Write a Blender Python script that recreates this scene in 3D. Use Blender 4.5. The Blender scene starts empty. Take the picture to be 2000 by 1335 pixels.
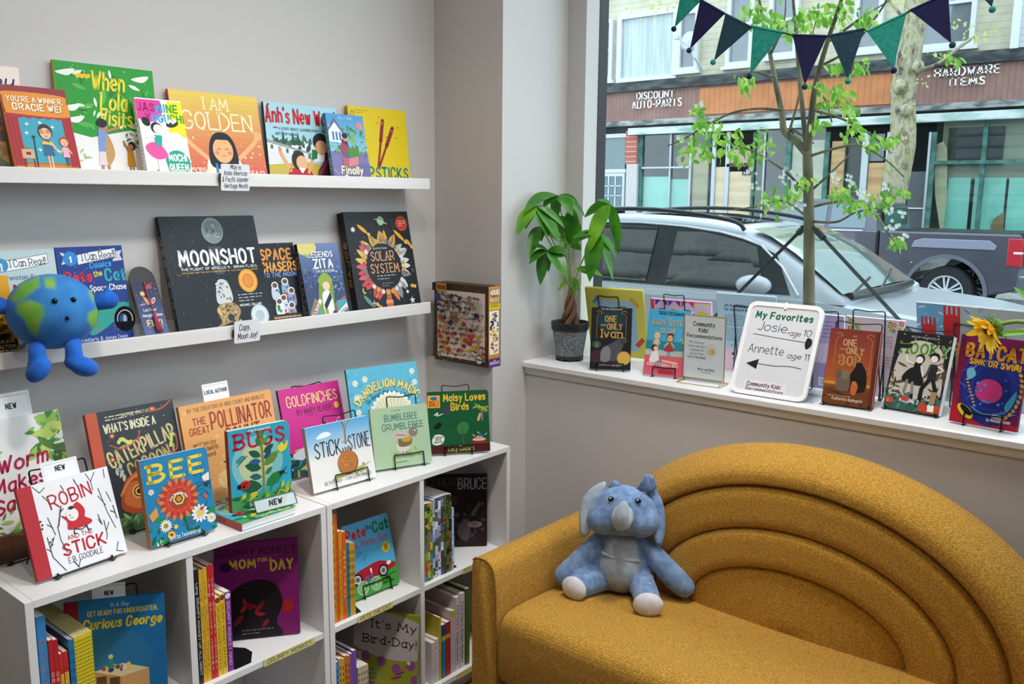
import bpy, bmesh, math, random
from mathutils import Vector, Matrix
from math import sin, cos, pi, radians as R_
SC = bpy.context.scene
COL = SC.collection
# ------------------------------------------------------------------ camera
H = 1.54
FPX, YAW, PITCH, ROLL = 1721.59, .696458, .1639995, .0087052
_f = Vector((cos(PITCH)*cos(YAW), cos(PITCH)*sin(YAW), -sin(PITCH)))
_r = Vector((sin(YAW), -cos(YAW), 0)); _u = _r.cross(_f)
RT = _r*cos(ROLL)+_u*sin(ROLL); UP = -_r*sin(ROLL)+_u*cos(ROLL); FW = _f
CAM = Vector((0, 0, H))
cd = bpy.data.cameras.new('camera'); cam = bpy.data.objects.new('camera', cd); COL.objects.link(cam)
cd.sensor_width = 36; cd.lens = 36*FPX/2000; cd.clip_start = .05; cd.clip_end = 200
M = Matrix((RT, UP, -FW)).transposed().to_4x4(); M.translation = CAM
cam.matrix_world = M
SC.camera = cam
def ray(x, y): return FW+RT*((x-1000)/FPX)-UP*((y-667.5)/FPX)
def onX(x, y, X): d = ray(x, y); return CAM+d*(X/d.x)
def onY(x, y, Y): d = ray(x, y); return CAM+d*(Y/d.y)
def onZ(x, y, Z): d = ray(x, y); return CAM+d*((Z-H)/d.z)
# ------------------------------------------------------------------ world, lights, exposure
SC.view_settings.view_transform = 'Standard'; SC.view_settings.look = 'None'
SC.view_settings.exposure = 0.0; SC.view_settings.gamma = 1; SC.view_settings.use_curve_mapping = False
w = bpy.data.worlds.new('overcast sky'); SC.world = w; w.use_nodes = True
nt = w.node_tree; bg = nt.nodes['Background']
tc = nt.nodes.new('ShaderNodeTexCoord'); sx = nt.nodes.new('ShaderNodeSeparateXYZ'); rmp = nt.nodes.new('ShaderNodeValToRGB')
nt.links.new(tc.outputs['Generated'], sx.inputs[0]); nt.links.new(sx.outputs['Z'], rmp.inputs[0]); nt.links.new(rmp.outputs[0], bg.inputs[0])
e = rmp.color_ramp.elements
e[0].position = 0.0; e[0].color = (.74, .84, .95, 1); e[1].position = .8; e[1].color = (.72, .86, 1.0, 1)
bg.inputs[1].default_value = 3.3
def area(name, loc, target, size, power, color, spread=180):
    L = bpy.data.lights.new(name, 'AREA'); L.energy = power; L.color = color; L.shape = 'DISK'; L.size = size; L.spread = R_(spread)
    o = bpy.data.objects.new(name, L); COL.objects.link(o); o.location = loc
    o.rotation_euler = (Vector(target)-Vector(loc)).to_track_quat('-Z', 'Y').to_euler()
    return o
area('track_or_fill_spot', (.35, .9, 2.95), (1.6, 2.14, 1.1), .10, 6, (1, .93, .86))
area('track_or_fill_spot', (.7, .1, 3.0), (2.42, 1.0, 1.16), .12, .9, (1, .96, .92), 36)  # added spot, brightens the backlit display on the window board
area('track_or_fill_spot', (.95, .75, 3.05), (1.25, 1.88, .72), .16, 4.0, (1, .96, .92), 75)  # extra spot put in to lift the cabinet tops and book covers
area('ceiling_or_fill_lamp', (-.6, -.8, 3.15), (-.3, -.4, 0), .8, 5, (1, .88, .74))
area('ceiling_or_fill_lamp', (2.0, -1.3, 3.12), (1.75, 1.2, .5), .5, 16, (.86, .94, 1))  # unseen fill standing in for daylight from the shop's other windows
area('ceiling_or_fill_lamp', (1.5, -3.2, 3.12), (1.3, 1.6, .6), .6, 17, (.90, .96, 1))  # farther fill, likewise added for daylight from windows out of view
area('ceiling_or_fill_lamp', (1.8, .75, 3.14), (1.65, .95, 0), .5, 14, (1, .98, .96), 110)  # added overhead fill to brighten the seat and other upward faces
# ------------------------------------------------------------------ materials
def lin(c): return c/12.92 if c <= .04045 else ((c+.055)/1.055)**2.4
def hexc(h):
    h = h.lstrip('#'); return tuple(lin(int(h[i:i+2], 16)/255) for i in (0, 2, 4))+(1,)
MATS = {}
def cm(h, rough=.42, **k):
    key = (h, rough)+tuple(sorted(k.items()))
    if key in MATS: return MATS[key]
    m = bpy.data.materials.new('paint '+h); m.use_nodes = True
    b = m.node_tree.nodes['Principled BSDF']; b.inputs['Base Color'].default_value = hexc(h); b.inputs['Roughness'].default_value = rough
    for kk, v in k.items():
        b.inputs[{'metal': 'Metallic', 'sheen': 'Sheen Weight', 'coat': 'Coat Weight', 'spec': 'Specular IOR Level', 'trans': 'Transmission Weight', 'alpha': 'Alpha', 'sheen_r': 'Sheen Roughness', 'ior': 'IOR'}[kk]].default_value = v
    MATS[key] = m; return m
def nodes(m):
    nt = m.node_tree; return nt, nt.nodes['Principled BSDF'], nt.links.new
def noise_mat(name, c1, c2, scale=5, rough=.6, bump=0., bscale=None, detail=4, lo=.4, hi=.6, stretch=None, sheen=0., dist=.002, coord='Object', metal=0., trans=0.):
    m = bpy.data.materials.new(name); m.use_nodes = True; nt, b, L = nodes(m)
    tc = nt.nodes.new('ShaderNodeTexCoord'); mp = nt.nodes.new('ShaderNodeMapping'); L(tc.outputs[coord], mp.inputs[0])
    if stretch: mp.inputs['Scale'].default_value = stretch
    n = nt.nodes.new('ShaderNodeTexNoise'); n.inputs['Scale'].default_value = scale; n.inputs['Detail'].default_value = detail; L(mp.outputs[0], n.inputs['Vector'])
    r = nt.nodes.new('ShaderNodeValToRGB'); r.color_ramp.elements[0].position = lo; r.color_ramp.elements[1].position = hi
    r.color_ramp.elements[0].color = hexc(c1); r.color_ramp.elements[1].color = hexc(c2); L(n.outputs['Fac'], r.inputs[0]); L(r.outputs[0], b.inputs['Base Color'])
    b.inputs['Roughness'].default_value = rough; b.inputs['Sheen Weight'].default_value = sheen; b.inputs['Metallic'].default_value = metal
    if trans:
        tr_ = nt.nodes.new('ShaderNodeBsdfTranslucent'); L(r.outputs[0], tr_.inputs[0]); mx_ = nt.nodes.new('ShaderNodeMixShader'); mx_.inputs[0].default_value = trans; L(b.outputs[0], mx_.inputs[1]); L(tr_.outputs[0], mx_.inputs[2]); L(mx_.outputs[0], nt.nodes['Material Output'].inputs[0])
    if bump:
        n2 = nt.nodes.new('ShaderNodeTexNoise'); n2.inputs['Scale'].default_value = bscale or scale*4; n2.inputs['Detail'].default_value = 3; L(mp.outputs[0], n2.inputs['Vector'])
        bp = nt.nodes.new('ShaderNodeBump'); bp.inputs['Strength'].default_value = bump; bp.inputs['Distance'].default_value = dist; L(n2.outputs['Fac'], bp.inputs['Height']); L(bp.outputs[0], b.inputs['Normal'])
    return m
def glass_mat(name, tint='#ffffff', refl=.06, rough=0.0, trans=1.0, top=.7):
    """clear sheet: see-through with a view-angle reflection"""
    m = bpy.data.materials.new(name); m.use_nodes = True; nt = m.node_tree; nt.nodes.remove(nt.nodes['Principled BSDF'])
    t = nt.nodes.new('ShaderNodeBsdfTransparent'); t.inputs[0].default_value = [c*trans for c in hexc(tint)[:3]]+[1]
    g = nt.nodes.new('ShaderNodeBsdfGlossy'); g.inputs['Roughness'].default_value = rough
    lw = nt.nodes.new('ShaderNodeLayerWeight'); lw.inputs[0].default_value = .35
    mr = nt.nodes.new('ShaderNodeMapRange'); mr.inputs['To Min'].default_value = refl; mr.inputs['To Max'].default_value = top
    pw = nt.nodes.new('ShaderNodeMath'); pw.operation = 'POWER'; pw.inputs[1].default_value = 2.5
    mx = nt.nodes.new('ShaderNodeMixShader'); L = nt.links.new
    L(lw.outputs['Facing'], pw.inputs[0]); L(pw.outputs[0], mr.inputs[0]); L(mr.outputs[0], mx.inputs[0]); L(t.outputs[0], mx.inputs[1]); L(g.outputs[0], mx.inputs[2]); L(mx.outputs[0], nt.nodes['Material Output'].inputs[0])
    return m
# ------------------------------------------------------------------ object helpers
def empty(name, label=None, cat=None, group=None, loc=None, mat=None):
    o = bpy.data.objects.new(name, None); COL.objects.link(o); o.empty_display_size = .02
    if mat is not None: o.matrix_world = mat
    elif loc is not None: o.location = loc
    tag(o, label, cat, group); return o
def tag(o, label=None, cat=None, group=None, kind=None):
    if label: o['label'] = label
    if cat: o['category'] = cat
    if group: o['group'] = group
    if kind: o['kind'] = kind
    return o
class MB:
    def __init__(s): s.v = []; s.f = []; s.m = []; s.mats = []; s.col = None
    def mi(s, m):
        if m not in s.mats: s.mats.append(m)
        return s.mats.index(m)
    def poly(s, pts, m):
        i = len(s.v); s.v += [tuple(p) for p in pts]; s.f.append(tuple(range(i, i+len(pts)))); s.m.append(s.mi(m))
    def mesh(s, vs, fs, m):
        i = len(s.v); s.v += [tuple(p) for p in vs]; k = s.mi(m)
        for f in fs: s.f.append(tuple(i+j for j in f)); s.m.append(k)
    def box(s, a, b, m, M=None):
        x0, y0, z0 = a; x1, y1, z1 = b
        vs = [Vector(p) for p in ((x0, y0, z0), (x1, y0, z0), (x1, y1, z0), (x0, y1, z0), (x0, y0, z1), (x1, y0, z1), (x1, y1, z1), (x0, y1, z1))]
        if M is not None: vs = [M @ p for p in vs]
        s.mesh(vs, ((0, 3, 2, 1), (4, 5, 6, 7), (0, 1, 5, 4), (1, 2, 6, 5), (2, 3, 7, 6), (3, 0, 4, 7)), m)
    def prism(s, pts, d, m, m2=None):
        """closed outline pts (3-D, planar) extruded by vector d"""
        n = len(pts); d = Vector(d); A = [Vector(p) for p in pts]; B = [p+d for p in A]
        s.poly(A[::-1], m); s.poly(B, m)
        for i in range(n): s.poly((A[i], A[(i+1) % n], B[(i+1) % n], B[i]), m2 or m)
    def tube(s, path, r, m, n=6, closed=False, caps=True):
        P = [Vector(p) for p in path]; N = len(P); rs = r if isinstance(r, (list, tuple)) else [r]*N
        T = []
        for i in range(N):
            if closed: t = P[(i+1) % N]-P[i-1]
            else: t = P[min(i+1, N-1)]-P[max(i-1, 0)]
            T.append(t.normalized() if t.length > 1e-9 else Vector((0, 0, 1)))
        ref = Vector((0, 0, 1)) if abs(T[0].z) < .9 else Vector((1, 0, 0))
        a = T[0].cross(ref).normalized(); vs = []; fs = []
        for i in range(N):
            a = (a-T[i]*a.dot(T[i]))
            a = a.normalized() if a.length > 1e-6 else T[i].orthogonal().normalized()
            b = T[i].cross(a)
            for k in range(n):
                q = 2*pi*k/n; vs.append(P[i]+(a*cos(q)+b*sin(q))*rs[i])
        for i in range(N if closed else N-1):
            j = (i+1) % N
            for k in range(n): fs.append((i*n+k, i*n+(k+1) % n, j*n+(k+1) % n, j*n+k))
        if caps and not closed: fs.append(tuple(range(n))[::-1]); fs.append(tuple((N-1)*n+k for k in range(n)))
        s.mesh(vs, fs, m)
    def lathe(s, prof, m, n=24, c=(0, 0, 0), M=None, caps=True):
        vs = []; fs = []; c = Vector(c)
        for r, z in prof:
            for k in range(n): vs.append(c+Vector((r*cos(2*pi*k/n), r*sin(2*pi*k/n), z)))
        if M is not None: vs = [M @ p for p in vs]
        for i in range(len(prof)-1):
            for k in range(n): fs.append((i*n+k, i*n+(k+1) % n, (i+1)*n+(k+1) % n, (i+1)*n+k))
        if caps: fs.append(tuple(range(n))[::-1]); fs.append(tuple((len(prof)-1)*n+k for k in range(n)))
        s.mesh(vs, fs, m)
    def ball(s, c, r, m, n=16, M=None):
        c = Vector(c); r = (r, r, r) if not isinstance(r, (tuple, list)) else r; vs = []; fs = []; h = n//2
        for i in range(h+1):
            t = pi*i/h
            for k in range(n): vs.append(Vector((r[0]*sin(t)*cos(2*pi*k/n), r[1]*sin(t)*sin(2*pi*k/n), r[2]*cos(t))))
        vs = [(M @ p if M is not None else p)+c for p in vs]
        for i in range(h):
            for k in range(n): fs.append((i*n+k, (i+1)*n+k, (i+1)*n+(k+1) % n, i*n+(k+1) % n))
        s.mesh(vs, fs, m)
    def build(s, name, parent=None, smooth=False, auto=None, bevel=0, mods=(), label=None):
        me = bpy.data.meshes.new(name); me.from_pydata(s.v, [], s.f)
        for m in s.mats: me.materials.append(m)
        me.polygons.foreach_set('material_index', s.m)
        if smooth or auto: me.polygons.foreach_set('use_smooth', [True]*len(s.f))
        me.update()
        if smooth or auto or bevel:
            bm = bmesh.new(); bm.from_mesh(me); bmesh.ops.remove_doubles(bm, verts=bm.verts, dist=1e-5); bmesh.ops.recalc_face_normals(bm, faces=bm.faces)
            bm.to_mesh(me); bm.free()
        if auto: me.set_sharp_from_angle(angle=R_(auto))
        o = bpy.data.objects.new(name, me); COL.objects.link(o)
        if parent is not None: o.parent = parent
        if bevel:
            b = o.modifiers.new('bevel', 'BEVEL'); b.width = bevel; b.segments = 2; b.limit_method = 'ANGLE'; b.angle_limit = R_(40)
        if label: o['label'] = label
        return o
def struct(o): o['kind'] = 'structure'; return o
def recenter(o):
    """put the origin of a top-level mesh at the middle of its footprint"""
    vs = [v.co for v in o.data.vertices]
    c = Vector(((min(v.x for v in vs)+max(v.x for v in vs))/2, (min(v.y for v in vs)+max(v.y for v in vs))/2, min(v.z for v in vs)))
    o.data.transform(Matrix.Translation(-c)); o.location = c; return o
def cr(pts, k=6, closed=False):
    """smooth curve through points"""
    P = [Vector(p) for p in pts]; n = len(P); out = []
    if n < 3 and not closed: return P
    for i in range(n if closed else n-1):
        if closed: a, b, c, d = P[i-1], P[i], P[(i+1) % n], P[(i+2) % n]
        else: a, b, c, d = P[max(i-1, 0)], P[i], P[i+1], P[min(i+2, n-1)]
        for j in range(k):
            t = j/k; out.append(.5*((2*b)+(c-a)*t+(2*a-5*b+4*c-d)*t*t+(3*b-a-3*c+d)*t**3))
    if not closed: out.append(P[-1])
    return out
def fillet(pts, r, k=4):
    P = [Vector(p) for p in pts]; out = [P[0]]
    for i in range(1, len(P)-1):
        a = P[i-1]-P[i]; b = P[i+1]-P[i]; q = min(r, a.length*.45, b.length*.45)
        p0 = P[i]+a.normalized()*q; p1 = P[i]+b.normalized()*q
        for j in range(k+1):
            t = j/k; out.append(p0*(1-t)**2+P[i]*2*t*(1-t)+p1*t*t)
    out.append(P[-1]); return out
# ------------------------------------------------------------------ lettering: hand-made single-stroke alphabet
GL = {'A': '0e4q8e/2i6i', 'B': '0e0q/~0q5q7o5k0k/~0k5k8h5e0e', 'C': '~8n6q2q0n0h2e6e8h', 'D': '0e0q/~0q4q8m8i4e0e', 'E': '7q0q0e7e/0k6k', 'F': '7q0q0e/0k6k', 'G': '~8n6q2q0n0h2e6e8h/8h8j5j', 'H': '0q0e/8q8e/0k8k', 'I': '0q0e', 'J': '~5q5h3e0g', 'K': '0q0e/7q0i/2k8e', 'L': '0q0e7e', 'M': '0e1q5h9qae', 'N': '0e0q8e8q', 'O': '~4q1o0k1g4e7g8k7o4q', 'P': '0e0q/~0q5q8n5j0j', 'Q': '~4q1o0k1g4e7g8k7o4q/5h8d', 'R': '0e0q/~0q5q8n5j0j/4j8e', 'S': '~7o4q1o1m4k7i7g4e0g', 'T': '0q8q/4q4e', 'U': '~0q0h2e6e8h8q', 'V': '0q4e8q', 'W': '0q3e5n7eaq', 'X': '0q8e/8q0e', 'Y': '0q4k8q/4k4e', 'Z': '0q8q0e8e',
 'a': '~6l4m1l0i1f3e6g/6m6e', 'b': '0q0e/~0g3e6f7i6l3m0k', 'c': '~6l3m0j0h3e6f', 'd': '6q6e/~6k3m0j0h3e6g', 'e': '~0i6i6k3m0j0h3e6f', 'f': '~5p3q2o2e/0m4m', 'g': '~6k3m0j0h3e6g/~6m6c4a1a0b', 'h': '0q0e/~0k3m6k6e', 'i': '0m0e/0o0p', 'j': '~2m2b0a/2o2p', 'k': '0q0e/5m0h/2i6e', 'l': '0q0e', 'm': '0m0e/~0k2m4k4e/~4k6m8k8e', 'n': '0m0e/~0k3m6k6e', 'o': '~3m0k0g3e6g6k3m', 'p': '0m0a/~0k3m6k6g3e0g', 'q': '~6k3m0k0g3e6g/6m6a', 'r': '0m0e/~0j2m5l', 's': '~5l3m0l1j4i5g3e0f', 't': '~2p2f4e5f/0m5m', 'u': '~0m0g2e5f6h/6m6e', 'v': '0m3e6m', 'w': '0m2e4l6e8m', 'x': '0m6e/6m0e', 'y': '0m3f/6m1a', 'z': '0m6m0e6e',
 '0': '~3q0n0h3e6h6n3q', '1': '0n2q2e', '2': '~0n3q6n5k0e/0e6e', '3': '~0o3q6n3k/~3k6h3e0g', '4': '5e5q0h7h', '5': '6q0q0k/~0k4l6h3e0f', '6': '~5q1m0h3e6g4j0h', '7': '0q6q2e', '8': '~3q0n3k6h3e0h3k6n3q', '9': '~6n3q0n2k6m/6n5e', '.': '0e0f', ',': '1f0d', '!': '0q0i/0e0f', "'": '0q0o', '-': '0j4j', '?': '~0o3q6n3k3i/3e3f', '&': '~7e1n2q4q5n0h2e5e7i', ':': '0e0f/0k0l', '"': '0q0o/2q2o', 'Á': '0e4q8e/2i6i/4r6t', '$': '0e0q', '•': '1k1l'}
_GC = {}
def glyph(ch):
    if ch not in _GC:
        S = []; wd = 0
        for st in GL.get(ch, '0e0f').split('/'):
            sm = st[0] == '~'; st = st.lstrip('~')
            P = [Vector((int(st[i], 16)/12, (ord(st[i+1])-101)/12)) for i in range(0, len(st), 2)]
            wd = max(wd, max(p.x for p in P))
            if sm: P = [Vector((q.x, q.y)) for q in cr([(p.x, p.y, 0) for p in P], 3)]
            S.append(P)
        _GC[ch] = (S, wd)
    return _GC[ch]
class Art:
    """flat artwork printed on a rectangle w x h: x right, y up, in metres; put(x, y, layer) -> 3-D point"""
    def __init__(s, mb, w, h, put, step=3e-5): s.mb = mb; s.w = w; s.h = h; s.put = put; s.k = 1; s.step = step; s.rough = .42
    def raw(s, pts, c):
        m = c if not isinstance(c, str) else cm(c, s.rough, spec=.3)
        pts = s.clip(pts)
        if len(pts) > 2: s.mb.poly([s.put(x, y, s.k*s.step) for x, y in pts], m)
    def clip(s, P):
        e = 1e-6
        for ax, lim, sg in ((0, 0, 1), (0, s.w, -1), (1, 0, 1), (1, s.h, -1)):
            if all((p[ax]-lim)*sg >= -e for p in P): continue
            O = []
            for i in range(len(P)):
                a, b = P[i-1], P[i]; da, db = (a[ax]-lim)*sg, (b[ax]-lim)*sg
                if (da < 0) != (db < 0): t = da/(da-db); O.append((a[0]+(b[0]-a[0])*t, a[1]+(b[1]-a[1])*t))
                if db >= 0: O.append(tuple(b))
            P = O
            if len(P) < 3: return []
        return P
    def up(s): s.k += 1
    def S(s, pts): return [(x*s.w, y*s.h) for x, y in pts]
    def poly(s, pts, c, smooth=False):
        P = s.S(pts)
        if smooth: P = [(q.x, q.y) for q in cr([(x, y, 0) for x, y in P], 5, True)]
        s.raw(P, c); s.up()
    def rect(s, x0, y0, x1, y1, c): s.poly(((x0, y0), (x1, y0), (x1, y1), (x0, y1)), c)
    def grad(s, x0, y0, x1, y1, c0, c1, n=14):
        a = [int(c0[i:i+2], 16) for i in (1, 3, 5)]; b = [int(c1[i:i+2], 16) for i in (1, 3, 5)]
        for i in range(n):
            t = i/(n-1); c = '#%02x%02x%02x' % tuple(int(p+(q-p)*t) for p, q in zip(a, b))
            s.raw(s.S(((x0, y0+(y1-y0)*i/n), (x1, y0+(y1-y0)*i/n), (x1, y0+(y1-y0)*(i+1)/n), (x0, y0+(y1-y0)*(i+1)/n))), c)
        s.up()
    def ell(s, cx, cy, rx, ry, c, rot=0, n=20, a0=0, a1=360):
        """radii in fractions of the width"""
        P = []; q = R_(rot); full = a1-a0 >= 360
        for i in range(n if full else n+1):
            t = R_(a0)+R_(a1-a0)*i/n; x = rx*s.w*cos(t); y = ry*s.w*sin(t)
            P.append((cx*s.w+x*cos(q)-y*sin(q), cy*s.h+x*sin(q)+y*cos(q)))
        s.raw(P, c); s.up()
    def leaf(s, cx, cy, L, W, rot, c):
        q = R_(rot); P = []
        for x, y in ((0, 0), (.2, .7), (.5, 1), (.8, .6), (1, 0), (.8, -.6), (.5, -1), (.2, -.7)):
            x *= L*s.w; y *= W*s.w/2; P.append((cx*s.w+x*cos(q)-y*sin(q), cy*s.h+x*sin(q)+y*cos(q)))
        s.raw(P, c)
    def flower(s, cx, cy, r, n, c, cc, W=.5, rc=.35, rot=0):
        for i in range(n): s.leaf(cx, cy, r, r*W, rot+360*i/n, c)
        s.up(); s.ell(cx, cy, r*rc, r*rc, cc, n=12)
    def star(s, cx, cy, r, c, n=5, q=.45, rot=90):
        P = []
        for i in range(2*n):
            a = R_(rot)+pi*i/n; rr = r*s.w*(1 if i % 2 == 0 else q); P.append((cx*s.w+rr*cos(a), cy*s.h+rr*sin(a)))
        s.raw(P, c); s.up()
    def strokes(s, L, wd, c, serif=0):
        """L: polylines in metres, drawn as ribbons with round ends"""
        m = c if not isinstance(c, str) else cm(c, s.rough, spec=.3); LL = []
        for P in L:      # sharp corners end one ribbon and start the next
            P = [Vector((p[0], p[1])) for p in P]; a = 0
            for i in range(1, len(P)-1):
                u, v = P[i]-P[i-1], P[i+1]-P[i]
                if u.length > 0 and v.length > 0 and u.normalized().dot(v.normalized()) < .45: LL.append(P[a:i+1]); a = i
            LL.append(P[a:])
        for P in LL:
            n = len(P); A = []; B = []
            for i in range(n):
                d0 = (P[i]-P[i-1]) if i else (P[1]-P[0]); d1 = (P[i+1]-P[i]) if i < n-1 else d0
                d0 = d0.normalized() if d0.length > 0 else Vector((1, 0)); d1 = d1.normalized() if d1.length > 0 else d0
                t = d0+d1
                if t.length < .35: t = d1
                t.normalize(); nn = Vector((-t.y, t.x)); k = min(1.6, 1/max(.5, nn.dot(Vector((-d1.y, d1.x)))))
                A.append(P[i]+nn*(wd/2*k)); B.append(P[i]-nn*(wd/2*k))
            cl = lambda x, y: s.put(min(max(x, 0), s.w), min(max(y, 0), s.h), s.k*s.step)
            vs = [cl(q.x, q.y) for q in A]+[cl(q.x, q.y) for q in B]
            fs = [(i, n+i, n+i+1, i+1) for i in range(n-1)]
            for e in (0, n-1):
                b = len(vs); vs += [cl(P[e].x+wd/2*cos(a*pi/3.5), P[e].y+wd/2*sin(a*pi/3.5)) for a in range(7)]; fs.append(tuple(range(b, b+7)))
            s.mb.mesh(vs, fs, m)
    def line(s, pts, wd, c, smooth=False):
        P = s.S(pts)
        if smooth: P = [(q.x, q.y) for q in cr([(x, y, 0) for x, y in P], 5)]
        s.strokes([P], wd*s.w, c); s.up()
    def text(s, t, cx, cy, hh, c, fit=None, wt=.16, serif=False, slant=0, rot=0, align='c', arc=0, gap=None, shadow=None, sdx=.012, jit=0):
        """hh: cap height as a fraction of the width; fit: total width as a fraction of the width; cy is the baseline"""
        hh *= s.w; X = 0; G = []; gap = .13+wt if gap is None else gap
        for ch in t:
            if ch == ' ': X += .42; continue
            S, wd = glyph(ch); G.append((ch, S, X, wd)); X += wd+gap
        X -= gap; sx = (fit*s.w/(X*hh)) if fit else 1.0
        wt *= min(1, max(.35, sx))**.6; tot = X*hh*sx; x0 = cx*s.w-(tot/2 if align == 'c' else 0); y0 = cy*s.h; L = []; q = R_(rot); rnd = random.Random(len(t)); cnt = []
        for ch, S, ox, wd in G:
            j = rnd.uniform(-jit, jit); l0 = len(L)
            SS = list(S)
            if serif and ch.isalpha() or serif and ch.isdigit():
                for P in S:
                    for k, other in ((0, 1), (-1, -2)):
                        p = P[k]
                        if min(abs(p.y), abs(p.y-1), abs(p.y-8/12)) < .02 and abs(P[k].x-P[other].x) < .35*abs(P[k].y-P[other].y)+1e-6:
                            SS = SS+[[Vector((p.x-.13/sx**.5, p.y)), Vector((p.x+.13/sx**.5, p.y))]]
            for P in SS:
                Q = []
                for p in P:
                    x = (ox+p.x+slant*p.y)*hh*sx; y = (p.y+j)*hh
                    if arc:
                        a = (x-tot/2)/(arc*s.w); rr = arc*s.w+y; x = tot/2+rr*sin(a); y = rr*cos(a)-arc*s.w
                    dx = x-(tot/2 if align == 'c' else 0)
                    Q.append((x0+(tot/2 if align == 'c' else 0)+dx*cos(q)-y*sin(q), y0+dx*sin(q)+y*cos(q)))
                L.append(Q)
            cnt.append(len(L)-l0)
        if isinstance(c, (list, tuple)):
            i = 0; k_ = 0
            for (ch, S, ox, wd) in G:
                n_ = cnt[i]; s.strokes(L[k_:k_+n_], wt*hh, c[min(i, len(c)-1)]); k_ += n_; i += 1
            s.up(); return
        if shadow: s.strokes([[(x+sdx*s.w, y-sdx*s.w) for x, y in P] for P in L], wt*hh*1.25, shadow); s.up()
        s.strokes(L, wt*hh, c); s.up()
    def dots(s, n, seed, cols, r=(.004, .012), box=(0, 0, 1, 1), k=6):
        rd = random.Random(seed)
        for i in range(n): 
            x = rd.uniform(box[0], box[2]); y = rd.uniform(box[1], box[3]); q = rd.uniform(*r)
            P = [(x*s.w+q*s.w*cos(a*2*pi/k), y*s.h+q*s.w*sin(a*2*pi/k)) for a in range(k)]
            s.raw(P, rd.choice(cols))
        s.up()
    def leaves(s, n, seed, cols, L=(.05, .1), box=(0, 0, 1, 1), W=.45):
        rd = random.Random(seed)
        for i in range(n):
            l = rd.uniform(*L); s.leaf(rd.uniform(box[0], box[2]), rd.uniform(box[1], box[3]), l, l*W, rd.uniform(0, 360), rd.choice(cols))
            if i % 4 == 3: s.up()
        s.up()
    def lines_of_text(s, x0, x1, y, n, dy, c, wd=.006, seed=1, align='l'):
        """tiny print too small to read"""
        rd = random.Random(seed)
        for i in range(n):
            e = x1 if i < n-1 else x0+(x1-x0)*.6; x = x0; yy = y-i*dy
            while x < e-.01:
                k = min(rd.uniform(.02, .07), e-x); s.raw(s.S(((x, yy), (x+k, yy), (x+k, yy+wd), (x, yy+wd))), c); x += k+.014
        s.up()
# ------------------------------------------------------------------ the room
D, XE, XL, YL, XW = 2.14, 2.146, 2.106, 1.842, 2.28
ZS = .993; ZC = .7525; YF = 1.75
def wall_paint(name, c1, c2, rough=.55):
    return noise_mat(name, c1, c2, 1.3, rough, .06, 90, 2, .35, .65, dist=.001)
M_wall = wall_paint('wall paint', '#c6c2bf', '#c9c6c3')
M_white = noise_mat('white satin paint', '#dcdcdc', '#e0e0df', 2, .4, .05, 60, 2, dist=.001)
M_lam = noise_mat('white laminate', '#e3e0df', '#e6e4e3', 3, .38, .02, 200, 2, dist=.0005)
M_edge = cm('#d4d4d6', .4)
M_ledge = noise_mat('white painted pine', '#e6e3e0', '#dfdbd7', 6, .45, .12, 40, 3, .4, .6, (.15, 2, 6), dist=.001)
M_wall2 = wall_paint('taupe wall paint', '#6f665e', '#756c64')
M_floor = noise_mat('brown wood floor', '#7a6350', '#8b735d', 5, .45, .05, 30, 4, .35, .65, (1, .12, 1))
mb = MB(); mb.box((-2.6, -5.5, -.1), (2.62, 2.24, 0), M_floor); struct(mb.build('floor'))
mb = MB(); mb.box((-2.7, -5.6, 3.2), (2.75, 2.24, 3.3), M_wall); struct(mb.build('ceiling'))
mb = MB(); mb.box((-2.7, D, 0), (XL+.04, D+.1, 3.2), M_wall); struct(mb.build('wall_left'))
mb = MB(); mb.box((-2.7, -5.5, 0), (-2.6, D, 3.2), M_wall2); struct(mb.build('wall_back'))
mb = MB(); mb.box((-2.7, -5.6, 0), (2.62, -5.5, 3.2), M_wall2); struct(mb.build('wall_front'))
mb = MB()   # plastered corner pier with the puzzle ledge and the stepped window reveal
mb.prism([(XL, D+.1, 0), (XL, YL, 0), (XW+.02, YL, 0), (XW+.02, D+.1, 0)], (0, 0, ZS), M_wall)
mb.prism([(XE, D+.1, ZS), (XE, YL, ZS), (2.482, YL, ZS), (2.482, 1.767, ZS), (2.56, 1.767, ZS), (2.56, D+.1, ZS)], (0, 0, 3.2-ZS), M_wall)
struct(mb.build('wall_corner'))
mb = MB(); mb.box((XW, -5.5, 0), (2.62, YL, ZS-.03), M_wall); struct(mb.build('wall_right'))
mb = MB(); mb.box((2.482, -5.5, 2.95), (2.62, 1.767, 3.2), M_wall); struct(mb.build('wall_upper'))
mb = MB()   # window board with a nosing and a small cove under it
prof = [(2.258, ZS-.004), (2.262, ZS), (2.62, ZS), (2.62, ZS-.03), (2.2795, ZS-.03), (2.2795, ZS-.046), (2.274, ZS-.044), (2.269, ZS-.032), (2.266, ZS-.022), (2.258, ZS-.018)]
mb.prism([(x, YL-.0005, z) for x, z in prof], (0, -YL-5.49, 0), M_white); struct(mb.build('trim_1'))
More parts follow.
